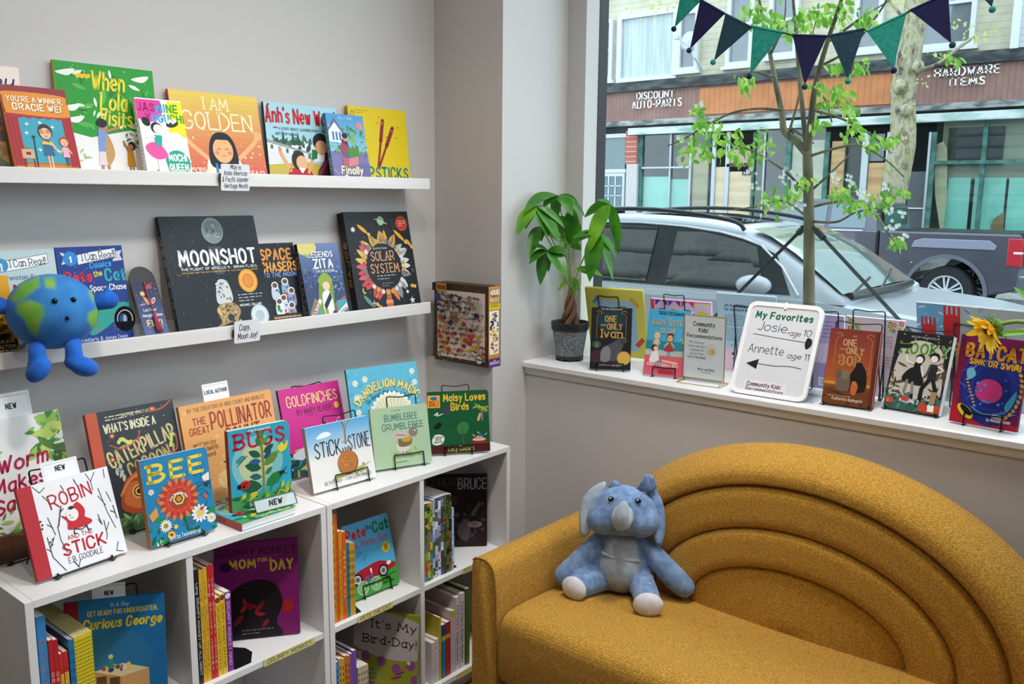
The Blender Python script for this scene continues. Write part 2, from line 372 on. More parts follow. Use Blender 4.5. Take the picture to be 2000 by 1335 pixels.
# window: frame, gasket and pane
M_alu = cm('#9a9c9c', .35, metal=.6); M_black = cm('#0c0d0e', .5)
fr = MB()
fr.box((2.56, 1.772, ZS), (2.615, 1.84, 2.95), M_alu); fr.box((2.585, -1.9, ZS), (2.64, -1.84, 2.95), M_alu); fr.box((2.56, -5.5, ZS), (2.64, -5.44, 2.95), M_alu)
fr.box((2.585, -5.44, ZS), (2.64, 1.757, ZS+.03), M_white); fr.box((2.58, -5.44, 2.90), (2.64, 1.757, 2.95), M_alu)
wo = struct(fr.build('window_1'))
g = MB(); g.box((2.556, 1.7655, ZS+.03), (2.5605, 1.779, 2.90), M_black); g.box((2.561, 1.7655, ZS+.03), (2.609, 1.7725, 2.90), M_black); g.build('gasket', wo)
g = MB(); g.box((2.609, -5.44, ZS+.03), (2.613, 1.7725, 2.90), glass_mat('window pane', '#f6fbfa', .015, top=.2)); g.build('pane', wo)
# ------------------------------------------------------------------ picture ledges
def ledge(z0, zl, label):
    x0, x1 = .38, 2.008
    r = empty('picture_ledge', label, 'shelf', 'picture ledges on the left wall', (x1, 2.08, z0))
    def part(n, a, b):
        m = MB(); m.box([a[i]-r.location[i] for i in range(3)], [b[i]-r.location[i] for i in range(3)], M_ledge); return m.build(n, r, bevel=.0015)
    part('tray', (x0, 2.036, z0), (x1, D-.0005, z0+.012)); part('front_lip', (x0, 2.024, z0-.001), (x1, 2.036, zl)); part('back_rail', (x0, 2.1315, z0+.012), (x1, D-.0005, z0+.05))
    return r
Z1F, Z2F = 1.572, 1.177
ledge(1.559, 1.592, 'upper white picture ledge holding the tall yellow and green picture books')
ledge(1.164, 1.199, 'lower white picture ledge below the other, holding black space books and the blue globe toy')
# ------------------------------------------------------------------ cube cabinets
M_tape = cm('#d9cf86', .6)
def cabinet(x0, x1, dx, tape, label):
    r = empty('cube_cabinet', label, 'cabinet', 'white cube cabinets along the left wall', ((x0+x1)/2, YF, 0)); t = .0165; L = r.location; yb = D-.004
    def part(n, *bs, mat=M_lam):
        m = MB()
        for a, b in bs: m.box([a[i]-L[i] for i in range(3)], [b[i]-L[i] for i in range(3)], mat)
        return m.build(n, r, bevel=.0008)
    part('side_panel', ((x0, YF, 0), (x0+t, yb, ZC-.0005))); part('side_panel', ((x1-t, YF, 0), (x1, yb, ZC-.0005)))
    part('top_panel', ((x0+t, YF, ZC-t), (x1-t, yb, ZC))); part('bottom_panel', ((x0+t, YF+.001, .055), (x1-t, yb, .0715)))
    part('divider', ((dx, YF+.0015, .0715), (dx+t, yb-.006, ZC-t)))
    part('shelf', ((x0+t, YF+.002, .3935), (dx, yb-.006, .41))); part('shelf', ((dx+t, YF+.002, .3935), (x1-t, yb-.006, .41)))
    xm = (x0+dx)/2; xn = (x1+dx)/2
    part('back_panel', ((x0+t, yb-.006, .06), (xm-.0008, yb, ZC-t)), ((xm+.0008, yb-.006, .06), (xn-.0008, yb, ZC-t)), ((xn+.0008, yb-.006, .06), (x1-t, yb, ZC-t)))
    part('plinth', ((x0+t, YF+.03, 0), (x1-t, YF+.04, .055)))
    for tx, xa, xb, zz in tape:
        m = MB(); zt, zb = zz+.001, zz-.0165-.001; y = YF-.0004 if zz > .2 else YF-.0006
        m.box((xa-L.x, y-L.y, zb), (xb-L.x, y+.0003-L.y, zt), M_tape)
        a = Art(m, xb-xa, zt-zb, lambda u, v, k: (xa-L.x+u, y-L.y-k, zb+v)); tx.strip() and a.text(tx, .5, .2, .6*(zt-zb)/(xb-xa), '#413f2a', fit=.86, wt=.13)
        m.build('label_tape', r, label='yellow tape lettered in pencil')
    return r
cabinet(.625, 1.354, .9645, [('GRUMPY MONKEY', 1.153, 1.307, .41)], 'white cube cabinet on the left, under the white book with a red spine')
cabinet(1.357, 2.089, 1.689, [('PETE THE CAT', 1.452, 1.578, .41), ('BRUCE', 1.868, 1.94, .41), (' ', 1.84, 1.98, .0715)], 'white cube cabinet on the right, its end beside the mustard sofa')
# ------------------------------------------------------------------ books
def frame(X, Y, Z, a, l):
    a = R_(a); l = R_(l); u = Vector((cos(a), sin(a), 0)); b = Vector((-sin(a), cos(a), 0)); v = Vector((0, 0, cos(l)))+b*sin(l); bb = v.cross(u)
    M = Matrix((u, bb, v)).transposed().to_4x4(); M.translation = (X, Y, Z); return M
def outline(w, h, rc, n=4, left=False):
    """cover outline in (x, z); the fore-edge corners are rounded by rc"""
    P = [(0, 0)]
    for cx, cz, a0 in ((w-rc, rc, -90), (w-rc, h-rc, 0)):
        if rc: P += [(cx+rc*cos(R_(a0+90*i/n)), cz+rc*sin(R_(a0+90*i/n))) for i in range(n+1)]
        else: P.append((w if True else 0, 0 if a0 < 0 else h))
    P.append((0, h)); return P
M_paper = noise_mat('page edges', '#d8d0c0', '#efe9dd', 60, .8, 0, lo=.3, hi=.7, stretch=(1, 14, 1))
M_paperw = noise_mat('white page edges', '#e4e2dd', '#f4f2ee', 60, .8, 0, lo=.3, hi=.7, stretch=(1, 14, 1))
def book(label, X, Y, Z, a, l, w, h, t, face, spine, art, group, kind='hard', rc=0.0, name='picture_book', gloss=.42, sptext=None, spcol='#ffffff', paper=None, cat='book', spart=None):
    r = empty(name, label, cat, group, mat=frame(X, Y, Z, a, l))
    th = {'hard': .0024, 'paper': .0005, 'board': .0016}[kind]; ins = {'hard': .003, 'paper': .0002, 'board': .0002}[kind]
    c = MB(); f = face if not isinstance(face, str) else cm(face, gloss, spec=.3); s = cm(spine, gloss, spec=.3)
    O = outline(w, h, rc)
    c.prism([(x, 0, z) for x, z in O], (0, th, 0), f); c.prism([(x, t-th, z) for x, z in O], (0, th, 0), f)
    c.box((-.0006, .0001, 0), (th, t-.0001, h), s)
    A = Art(c, w, h, lambda x, y, k: (x, -k, y)); A.rough = gloss
    if art: art(A)
    if sptext:
        S = Art(c, h, t, lambda x, y, k: (-.0007-k, y, h-x)); S.text(sptext, .5, .3, .42*t/h, spcol, wt=.16, fit=min(.8, .085*len(sptext)))
    c.build('cover', r)
    p = MB(); O2 = outline(w-ins, h-2*ins, max(rc-.001, 0))
    p.prism([(x+(th if x < .001 else 0), th, z+ins) for x, z in O2], (0, t-2*th, 0), paper or M_paper); p.build('page_block', r)
    return r
def tri(c): return c
W = '#ffffff'; K = '#141416'
G1 = 'picture books on the upper ledge'; G2 = 'books on the lower ledge'; G3 = 'books displayed on the cabinets'; G4 = 'books on the window board'; G5 = 'books facing out in the cubbies'
def kid(A, x, y, s, skin, hair, top, legs='#333333', arm=40, skirt=None, arm2=None):
    """small plain cartoon child, s = height in widths"""
    yy = s*A.w/A.h
    A.rect(x-.05*s, y, x-.015*s, y+.33*yy, legs); A.rect(x+.015*s, y, x+.05*s, y+.33*yy, legs)
    A.poly(((x-.11*s, y+.28*yy), (x+.11*s, y+.28*yy), (x+.08*s, y+.62*yy), (x-.08*s, y+.62*yy)), top)
    for sg, an in ((-1, arm), (1, arm if arm2 is None else arm2)):
        q = R_(an); A.line(((x+sg*.07*s, y+.58*yy), (x+sg*(.07+.2*cos(q))*s, y+.58*yy+.2*yy*sin(q))), .05*s, skin)
    A.ell(x, y+.80*yy, .145*s, .17*s, hair); A.ell(x, y+.76*yy, .115*s, .125*s, skin); [A.ell(x+k*.045*s, y+.775*yy, .014*s, .02*s, '#241a18', n=8) for k in (-1, 1)]; A.line(((x-.03*s, y+.705*yy), (x, y+.69*yy), (x+.03*s, y+.705*yy)), .012*s, '#8a3a30')
    if skirt: A.poly(((x-.2*s, y+.25*yy), (x+.2*s, y+.25*yy), (x+.06*s, y+.48*yy), (x-.06*s, y+.48*yy)), skirt)
# ---- upper ledge
def a_cream(A):
    A.rect(0, 0, 1, .86, '#efd9c6'); A.text('ou', .70, .83, .17, '#1c2f6e', wt=.2, slant=.15, fit=.34); A.ell(.3, .4, .25, .25, '#e8b59a')
book('cream book with navy lettering at the far left end of the upper ledge', .721, 2.105, Z1F, 0, 3, .117, .236, .008, '#f3e4d8', '#e6d2c2', a_cream, G1)
def a_dark(A):
    A.rect(0, 0, 1, .45, '#8a6a1e'); A.ell(.2, .72, .3, .3, '#7a1c14'); A.ell(.8, .68, .2, .2, '#a92a1c'); A.leaves(20, 3, ['#2c4a1c', '#3c2616', '#6b4a12'], (.1, .3)); A.text('An', .75, .33, .1, '#3a2608', wt=.14)
    A.ell(.5, .1, .5, .3, '#2b3d17')
book('dark book with red fruit on it, cut by the left edge of the upper ledge', .668, 2.06, Z1F, 0, 17, .119, .172, .006, '#3a2014', '#2a140c', a_dark, G1, 'paper')
def a_gracie(A):
    A.rect(0, 0, .05, 1, '#7c1620'); A.rect(0, .92, 1, 1, '#8b2430'); A.rect(.12, .05, .9, .68, '#2e9db4')
    A.poly(((0, 0), (1, 0), (1, .16), (0, .16)), '#b06a24'); A.rect(.05, .1, .95, .135, '#c98230')
    for x0, x1 in ((0, .19), (.85, 1)):
        A.poly(((x0, .12), (x1, .12), (x1, .66), (x0, .7)), '#a81d28')
        for k in range(3): A.rect(x0+(x1-x0)*(.15+k*.3), .12, x0+(x1-x0)*(.25+k*.3), .66, '#8a1420')
    A.poly([(.05, .70), (.95, .70)]+[(.95-.9*i/12, .64+(.02 if i % 2 else 0)) for i in range(13)], '#a81d28')
    A.poly(((.03, .71), (.1, .69), (.97, .68), (.98, .84), (.9, .92), (.08, .93), (.02, .86)), '#e08a24', True); A.text("YOU'RE A WINNER,", .5, .825, .082, '#fff3d6', fit=.84, wt=.2, jit=.05, shadow='#7a3a10', sdx=.006); A.text('GRACIE WEI', .51, .735, .098, '#fff3d6', fit=.72, wt=.22, jit=.05, shadow='#7a3a10', sdx=.006)
    for x, y in ((.3, .58), (.68, .56), (.27, .48), (.42, .3), (.7, .29), (.5, .6)): A.star(x, y, .04, W, 4, .3)
    A.rect(.14, .2, .32, .3, '#d9a27a'); A.rect(.15, .08, .17, .2, '#6e3c1c'); A.rect(.29, .08, .31, .2, '#6e3c1c'); A.rect(.2, .24, .27, .27, '#5a2a1a'); A.ell(.235, .33, .03, .03, '#6a9a5a')
    A.line(((.34, .08), (.36, .43)), .018, '#1c1c20'); A.ell(.36, .44, .03, .02, '#1c1c20'); A.rect(.3, .065, .42, .08, '#1c1c20'); A.rect(.44, .03, .7, .1, '#c98850')
    kid(A, .55, .095, .75, '#e8b48c', '#20181c', '#1f5f8a', '#e8b48c', 200, arm2=-60); A.ell(.49, .505, .035, .035, '#b98a6a'); A.ell(.59, .505, .035, .035, '#b98a6a'); A.rect(.47, .36, .63, .385, '#e2c23a')
    kid(A, .81, .13, .5, '#e8b48c', '#b8402c', '#e7a9c0', '#39506e', -60)
book('maroon theatre-curtain book showing a child at a microphone, third from left on the upper ledge', .789, 2.042, Z1F, .5, 17.7, .140, .206, .008, '#8b1c28', '#d08a2c', a_gracie, G1, 'paper')
def a_lola(A):
    A.poly(((0, .42), (.3, .36), (.7, .44), (1, .40), (1, 1), (0, 1)), '#2f9a35'); A.leaves(40, 5, ['#f4f6f0', '#e6f0e2', '#1f7f2a', '#5cb552'], (.06, .17), (.03, .45, .97, .95), .3)
    A.dots(60, 8, ['#f4f6f0', '#1d6a22'], (.003, .007), (.02, .42, .98, .99))
    for i in range(6): A.ell(.22+.022*i, .885+.008*(i % 2), .018, .022, '#f0c42c', n=10)
    for x, y in ((.1, .9), (.12, .6), (.85, .9), (.9, .68), (.15, .5)): A.poly(((x-.09, y), (x, y+.03), (x+.1, y+.04), (x+.03, y-.02)), '#f1f3ec', True)
    A.text('When', .51, .79, .17, '#f2e03c', fit=.32, wt=.19, slant=.2, jit=.06); A.text('Lola', .55, .62, .16, '#f2e03c', fit=.26, wt=.19, slant=.2, jit=.06); A.text('Visits', .56, .475, .145, '#f2e03c', fit=.32, wt=.19, slant=.2, jit=.06)
    A.leaves(36, 9, ['#3f7a2c', '#77a850', '#2d5a24'], (.02, .05), (.62, .28, .95, .46))
    yy = A.w/A.h
    A.rect(.37, .06, .40, .28, '#b58a6a'); A.rect(.43, .06, .46, .28, '#b58a6a'); A.poly(((.35, .12), (.48, .12), (.46, .3), (.37, .3)), '#e3d6d8'); A.poly(((.36, .24), (.47, .24), (.46, .44), (.37, .44)), '#7f9cd8'); A.poly(((.44, .12), (.52, .22), (.47, .38), (.43, .3)), '#c99a62', True); A.line(((.45, .42), (.58, .46)), .025, '#c08a62'); A.ell(.42, .47, .05, .05, '#c08a62'); A.ell(.41, .49, .055, .045, '#222428')
    A.rect(.66, .04, .675, .14, '#a5744a'); A.rect(.69, .04, .705, .14, '#a5744a'); A.poly(((.64, .12), (.73, .12), (.71, .26), (.65, .26)), '#c08a28'); A.line(((.66, .25), (.62, .34)), .018, '#a5744a'); A.ell(.70, .3, .04, .045, '#2c1c16'); A.ell(.685, .29, .03, .03, '#a5744a')
    A.leaves(16, 12, ['#a9c88a', '#7da862', '#d8c25a'], (.04, .09), (.02, .05, .25, .3), .25)
book('large green and white book with yellow brush lettering leaning on the upper wall', .915, 2.105, Z1F, -.5, 4.4, .236, .264, .009, '#f1efec', '#c79f20', a_lola, G1)
def a_jasmine(A):
    A.rect(.0, 0, .012, 1, K)
    A.poly(((.62, .62), (.8, .6), (1, .55), (1, 1), (.7, 1)), '#f2e51c', True); A.ell(.22, .9, .34, .32, '#e23b9c'); A.rect(0, .985, 1, 1, '#f6f6f4')
    A.text('JASMINE', .46, .845, .15, ['#b01e78']*3+['#3fa9e6']*2+['#58b031']*2, fit=.84, wt=.27); A.text('YOGUCHI', .58, .72, .15, ['#b01e78']+['#3fa9e6']*3+['#58b031']*3, fit=.80, wt=.27)
    A.ell(.72, .21, .27, .27, '#1fa38a'); A.text('MOCHI', .72, .24, .13, W, fit=.38, wt=.24); A.text('QUEEN', .72, .12, .13, W, fit=.4, wt=.24); A.ell(.1, 0, .2, .13, '#f2e51c', a0=0, a1=180)
    A.line(((.28, .36), (.25, .06)), .02, '#e9e9e9'); A.line(((.40, .36), (.5, .08)), .02, '#e9e9e9'); A.line(((.285, .36), (.265, .06)), .008, K); A.line(((.41, .36), (.51, .08)), .008, K)
    A.poly(((.06, .40), (.14, .30), (.3, .25), (.5, .28), (.5, .34), (.38, .44), (.22, .46)), '#e8559e', True); A.poly(((.28, .42), (.42, .42), (.46, .55), (.28, .55)), '#2aa99a'); A.line(((.3, .53), (.08, .51)), .03, '#f3e3d8'); A.line(((.45, .54), (.68, .68)), .03, '#f3e3d8')
    A.ell(.36, .64, .12, .115, K); A.ell(.39, .625, .1, .1, '#f6e9e0'); A.ell(.16, .71, .08, .1, K, 40); A.ell(.72, .70, .14, .07, '#2a2a2a', 15); [A.ell(.64+.05*i, .72+.02*(i % 2), .035, .035, '#f6f6f6', n=10) for i in range(4)]
    A.poly(((.2, .05), (.3, .05), (.27, .12), (.22, .12)), '#2c8a86'); A.poly(((.47, .06), (.6, .02), (.55, .12)), '#5a3040')
def a_tartan(A): pass
b = book('small white paperback with a dancing child and polka-dot spine on the upper ledge', 1.086, 2.050, Z1F, 0, 13, .120, .199, .013, '#f4f2f1', '#f1efef', a_jasmine, G1, 'paper')
m = MB(); A = Art(m, .199, .013, lambda x, y, k: (-.0008-k, y, .199-x)); A.dots(110, 4, [K], (.004, .0055), (.01, .1, .99, .9)); m.build('spine_print', b)
def a_golden(A):
    A.grad(0, 0, 1, 1, '#cf5a52', '#e6c85a', 18); A.dots(60, 6, ['#f2b06a', '#eda25c', '#f6cf86'], (.003, .008)); A.dots(18, 2, ['#f7d7a0'], (.008, .014), (.05, .1, .95, .6))
    A.text('I AM', .50, .81, .115, '#f9efc4', fit=.27, wt=.12, serif=True); A.text('GOLDEN', .50, .585, .165, '#f9efc4', fit=.78, wt=.11, serif=True)
    A.line(((.10, .50), (.17, .40), (.37, .22)), .045, '#e7b077', True); A.line(((.94, .52), (.86, .42), (.66, .24)), .045, '#e7b077', True); A.ell(.09, .52, .045, .05, '#e7b077'); A.ell(.945, .54, .045, .05, '#e7b077')
    A.poly(((.33, .0), (.32, .22), (.42, .27), (.6, .27), (.7, .22), (.7, 0)), '#f3ead8', True); A.poly(((.37, .16), (.36, .4), (.44, .54), (.58, .54), (.66, .4), (.65, .16)), '#1e1c22', True); A.ell(.51, .35, .115, .13, '#eab27c'); A.ell(.51, .47, .11, .055, '#1e1c22', a0=0, a1=180)
    A.rect(.4, 0, .43, .2, '#3c78b8'); A.rect(.59, 0, .62, .2, '#3c78b8'); A.rect(.4, 0, .62, .08, '#3c78b8')
    for x in (.465, .555): A.line(((x-.02, .36), (x, .37), (x+.02, .36)), .006, '#5a2e1a')
    A.line(((.49, .29), (.53, .29)), .006, '#a0483a'); A.ell(.44, .32, .025, .02, '#e58a66'); A.ell(.58, .32, .025, .02, '#e58a66')
    A.lines_of_text(.14, .38, .135, 1, .02, '#f3d9b8', .012); A.text('CHEN', .22, .06, .06, '#fbe9cc', fit=.2, wt=.16, serif=True); A.text('DIAO', .86, .06, .06, '#fbe9cc', fit=.2, wt=.16, serif=True)
book('square yellow and coral book with a smiling child raising both arms', 1.189, 2.08, Z1F, 0, 11, .257, .230, .010, '#d8743c', '#c0442c', a_golden, G1)
def a_anh(A):
    A.rect(0, .3, 1, 1, '#a8d5e2'); A.poly(((0, .5), (.12, .52), (.25, .5), (.4, .56), (.6, .5), (1, .46), (1, .3), (0, .3)), '#eef3f2', True); A.leaves(46, 7, ['#3c6a52', '#2d5540', '#5a7a4e'], (.04, .1), (.0, .42, .6, .56), .5)
    for x in (.22, .35, .42): A.poly(((x-.03, .48), (x+.03, .48), (x, .66)), '#2a5044')
    A.poly(((0, .2), (0, .5), (.62, .36), (.62, .24)), '#e7ebea'); [A.rect(.04+.1*i, .42-.022*i, .075+.1*i, .47-.02*i, '#5a6668') for i in range(6)]; [A.line(((0, .26+.03*i), (.6, .25+.02*i)), .003, '#b4bcbc') for i in range(5)]
    A.poly(((0, 0), (1, 0), (1, .2), (.5, .27), (0, .22)), '#c3b04e'); A.poly(((0, .5), (.62, .36), (.62, .38), (0, .54)), '#9aa3a0')
    A.text("Ánh's New Word", .49, .76, .155, '#c9252c', fit=.95, wt=.22, jit=.04); A.line(((.1, .69), (.15, .69)), .012, '#c9252c'); A.text('A STORY ABOUT LEARNING A NEW LANGUAGE', .54, .665, .028, '#2c4a5a', fit=.74, wt=.14); A.text('WRITTEN BY HANH BUI', .27, .60, .026, '#2c4a5a', fit=.3, wt=.14)
    A.poly(((.24, .0), (.26, .14), (.34, .19), (.5, .19), (.58, .12), (.58, .0)), '#b3242a', True); A.line(((.28, .16), (.18, .34), (.16, .42)), .045, '#e3a878', True); A.line(((.53, .14), (.6, .32)), .04, '#e3a878'); A.ell(.40, .29, .095, .11, '#26221f'); A.ell(.44, .26, .075, .08, '#e9b287'); A.poly(((.39, .19), (.49, .19), (.44, .12)), W)
    A.poly(((.58, .30), (.66, .32), (.68, .42), (.6, .44)), '#2c7a4a'); A.poly(((.72, .0), (.66, .14), (.76, .3), (.8, .5), (.96, .44), (1, .2), (1, 0)), '#571d2c', True); A.ell(.73, .54, .11, .1, '#2c282c'); A.ell(.735, .47, .085, .08, '#e3aa80'); A.ell(.86, .46, .05, .05, '#2c282c'); A.line(((.8, .3), (.66, .08)), .05, '#7a3c50')
    A.ell(.63, .07, .04, .03, '#e3aa80')
book('light blue picture book with red lettering and a woman bending to a child', 1.467, 2.10, Z1F, 0, 6, .250, .219, .009, '#a8d5e2', '#14463c', a_anh, G1)
def a_fin(A):
    A.grad(0, .45, 1, 1, '#88c4d4', '#4f9ad0', 10); A.rect(0, 0, 1, .46, '#7d76a8'); A.leaves(90, 4, ['#4c8a4c', '#6faa4e', '#2f6a54', '#8ab85a'], (.05, .12), (.1, .42, 1, .8), .6); A.poly(((.0, .6), (.36, .58), (.36, .78), (.2, .92), (.03, .82)), '#e9eef2'); A.poly(((-.0, .78), (.2, .95), (.42, .74), (.38, .72), (.2, .88), (.0, .74)), '#6f6a8c')
    [A.rect(.1+.09*i, .62, .15+.09*i, .74, '#4a78b0') for i in range(3)]; A.ell(.86, .85, .09, .09, '#d68a9c'); A.ell(.4, .58, .085, .12, '#5a2c44'); A.ell(.43, .66, .07, .075, '#d79a78'); A.ell(.42, .69, .075, .06, '#20202c'); A.poly(((.38, .36), (.5, .36), (.5, .56), (.38, .56)), '#4a62a8'); A.ell(.36, .5, .1, .12, '#a04858')
    A.rect(.46, .38, .76, .52, '#4f8a3c'); A.poly(((.3, .24), (.62, .24), (.64, .37), (.28, .37)), '#c0606c'); A.poly(((.44, .25), (.7, .28), (.72, .4), (.46, .36)), '#d9848c'); A.dots(40, 3, ['#8a82b8', '#a48fc0', '#6a6498'], (.01, .03), (0, .02, 1, .24))
    A.rect(.7, .1, 1, .3, '#6c6aa0'); A.text('KELLY YANG', .5, .93, .05, '#d8e6ee', fit=.36, wt=.12); A.text('Finally', .50, .14, .15, '#f4ecc4', fit=.56, wt=.26, slant=.1, shadow='#5a5080'); A.text('Seen', .50, .02, .14, '#f4ecc4', fit=.46, wt=.26, slant=.1, shadow='#5a5080')
book('small blue and lilac paperback overlapping the yellow book on the upper ledge', 1.651, 2.05, Z1F, 0, 11, .139, .203, .014, '#8f8ab4', '#1f7f9a', a_fin, G1, 'paper', sptext='FINALLY SEEN', spcol='#e6c23c')
def a_chop(A):
    A.lines_of_text(.1, .34, .95, 2, .03, '#6a5a0c', .007); A.ell(.065, .9, .03, .045, '#5d6a3c'); A.ell(.065, .9, .018, .033, '#e0c312')
    for (x0, y0, x1, y1) in ((.44, .24, .575, .84), (.45, .22, .74, .75)): A.line(((x0, y0), (x1, y1)), .035, '#8e2a22'); A.line(((x0+(x1-x0)*.55, y0+(y1-y0)*.55), (x1, y1)), .058, '#8e2a22'); A.dots(6, 3, ['#e9c9a0'], (.004, .007), (x1-.03, y1-.05, x1+.02, y1))
    for x, y in ((.48, .8), (.62, .62), (.8, .62), (.52, .88), (.83, .76)): A.line(((x-.02, y), (x+.02, y+.012)), .007, '#5a4a10')
    A.text('CHOPSTICKS', .44, .085, .135, '#1c8078', fit=1.02, wt=.22); A.text('Amy Krouse Rosenthal Scott Magoon', .52, .012, .05, '#4a4410', fit=.9, wt=.15, slant=.2)
book('bright yellow book with two red sticks on its cover, rightmost on the upper ledge', 1.763, 2.10, Z1F, 0, 6, .235, .233, .010, '#e3c715', '#b89c10', a_chop, G1)
# ---- lower ledge
def a_yel(A):
    A.rect(0, .42, 1, .55, '#c98a12'); A.rect(0, .3, 1, .42, '#3a2a1a'); A.poly(((.2, .2), (.9, .2), (.9, .6), (.2, .65)), '#d9a31c'); A.ell(.75, .2, .24, .24, '#2a2016'); A.text('MAJOR', .75, .21, .07, '#e9d3a0', fit=.36, wt=.2); A.text('MOTION', .75, .15, .07, '#e9d3a0', fit=.38, wt=.2); A.text('PICTURE', .75, .09, .07, '#e9d3a0', fit=.38, wt=.2); A.dots(26, 3, ['#4a3410', '#f2c84a', '#6a4a12'], (.03, .08), (.1, .25, .95, .6))
book('yellow-orange book mostly behind the blue globe toy, at the far left of the lower ledge', .672, 2.05, Z2F, 0, 11.7, .097, .186, .008, '#e2a41c', '#b07a12', a_yel, G2, 'paper')
def ribbon(A, y, t, x0=.08, x1=.97, col='#f3f4f4', edge='#2b3c56'):
    P = [(x0, y), (.5, y+.025), (x1-.1, y+.06), (x1-.1, y+.155), (.5, y+.125), (x0, y+.1)]
    A.poly(((x1-.16, y+.02), (x1, y+.03), (x1-.04, y+.08), (x1, y+.13), (x1-.12, y+.12)), '#c9ced4'); A.poly(P, col); A.line(P+[P[0]], .008, edge); A.text(t, (x0+x1)/2-.02, y+.048, .115, '#20242c', fit=(x1-x0)*.72, wt=.12, serif=True, rot=3)
def a_icr(A):
    A.rect(0, 0, 1, 1, '#b9cfd0'); ribbon(A, .80, 'I Can Read!', .16); A.ell(.1, .86, .12, .12, '#3f8fc6'); A.text('1', .1, .81, .12, W, wt=.2, serif=True); A.text('Berenstain Bears', .42, .72, .075, '#3d6088', fit=.72, wt=.15, slant=.2); A.text('BLASTOFF!', .46, .58, .17, '#c2201f', fit=.86, wt=.3, rot=4, shadow='#241414'); A.rect(0, 0, 1, .5, '#c9b37a'); A.ell(.5, .25, .34, .2, '#7fa6b8'); A.leaves(24, 6, ['#5a88a0', '#e8e0c8', '#3f6a86'], (.1, .2), (.05, .05, .95, .45))
book('pale blue reader with a white ribbon banner, left behind the blue globe toy', .757, 2.09, Z2F, 0, 9.2, .131, .237, .004, '#b9cfd0', '#8aa8ac', a_icr, G2, 'paper')
def a_pts(A):
    A.dots(80, 6, ['#5a86d0', '#c9d8f0', '#7aa0d8'], (.003, .007)); ribbon(A, .82, 'I Can Read!', .3, .99, '#e9ebf0'); A.poly(((.06, .95), (.2, .93), (.2, .85), (.06, .83), (.11, .89)), '#d9dde6'); A.star(.2, .885, .12, '#2f86c9', 16, .82); A.text('1', .2, .85, .085, W, wt=.24); A.text('Comics', .63, .79, .08, '#3f9fd8', fit=.32, wt=.26, slant=.2, rot=4)
    A.text('Pete', .28, .66, .14, '#d8242c', fit=.38, wt=.24, jit=.04); A.text('the', .58, .70, .085, '#e6d63c', fit=.12, wt=.2, rot=8); A.text('Cat', .84, .655, .16, '#2aa6b4', fit=.30, wt=.26); A.text('and the Space Chase', .52, .555, .085, '#f0f3f6', fit=.92, wt=.18)
    A.poly(((.35, .12), (.6, .18), (.97, .36), (.93, .42), (.6, .40), (.35, .3)), '#2a9a8c', True); A.line(((.35, .42), (.62, .47), (.74, .40)), .03, '#d9e3ea', True); A.dots(8, 4, ['#d0402c'], (.012, .02), (.4, .15, .8, .35)); A.text('by Kimberly & James Dean', .5, .06, .05, '#cfdcf0', fit=.8, wt=.14)
book('dark blue comic reader with a white ribbon banner standing right behind the blue globe toy', .89, 2.09, Z2F, 0, 9, .158, .239, .004, '#1a3a86', '#122a66', a_pts, G2, 'paper')
def a_moon(A):
    A.dots(200, 5, ['#8a8e94', '#d9dce0', '#5a5e66'], (.0012, .0028)); A.dots(30, 2, ['#b98a3c', '#6a5a3a'], (.003, .008), (.05, .5, .3, .95)); A.ell(.52, .875, .112, .125, '#9aa6a2', 0, 30); A.ell(.525, .868, .1, .112, '#7c8986', 0, 30); A.dots(26, 7, ['#94a19d', '#6c7875', '#a9b4b0'], (.008, .02), (.45, .82, .6, .93), 9)
    for i, (y0, y1) in enumerate(((.64, .74), (.5, .62))): A.poly(((.47, y0), (.56, y0), (.58, y1), (.44, y1)), '#3c4044')
    A.text('MOONSHOT', .53, .59, .135, '#f3f3f1', fit=.80, wt=.21); A.text('THE FLIGHT OF APOLLO 11 - BRIAN FLOCA', .53, .548, .022, '#e2e2e0', fit=.80, wt=.2); A.text('EXPANDED FOR THE 50TH ANNIVERSARY OF THE FIRST MOON LANDING', .53, .522, .013, '#d3a74a', fit=.80, wt=.2)
    A.poly(((.43, .27), (.46, .43), (.52, .46), (.58, .42), (.6, .28), (.52, .24)), '#c9cccb', True); A.dots(40, 9, ['#8e9494', '#e7e9e8', '#5e6668'], (.006, .014), (.45, .27, .58, .43), 4); A.poly(((.38, .06), (.44, .1), (.41, .2), (.47, .25), (.6, .25), (.66, .18), (.62, .1), (.7, .05), (.66, .03), (.56, .09), (.46, .07)), '#a98a5c', True); A.dots(44, 3, ['#6c5030', '#d9b878', '#3c2c1c'], (.006, .018), (.42, .08, .64, .24), 4); A.ell(.545, .13, .035, .035, '#2a2624')
    A.ell(.80, .43, .105, .115, '#d9962e', 0, 28); A.ell(.80, .43, .09, .1, '#e8a93e', 0, 28); A.ell(.80, .43, .062, .07, '#c9722a', 0, 24); A.ell(.80, .43, .05, .057, '#dd8a3c'); A.lines_of_text(.66, .93, .31, 3, .026, '#b9bcc0', .007); A.text('MICHAEL COLLINS', .78, .215, .02, '#e9e9e9', fit=.24, wt=.2)
    A.ell(.86, .12, .1, .11, '#b9c4cc', 0, 28); A.ell(.86, .12, .086, .095, '#cfd9df', 0, 28); A.ell(.86, .12, .05, .055, '#aebac2')
book('large glossy black book with a grey moon and tall white capitals', 1.146, 2.045, Z2F, 0, 15.3, .279, .315, .012, '#0d0f12', '#0a0b0d', a_moon, G2, gloss=.16, sptext='MOONSHOT')
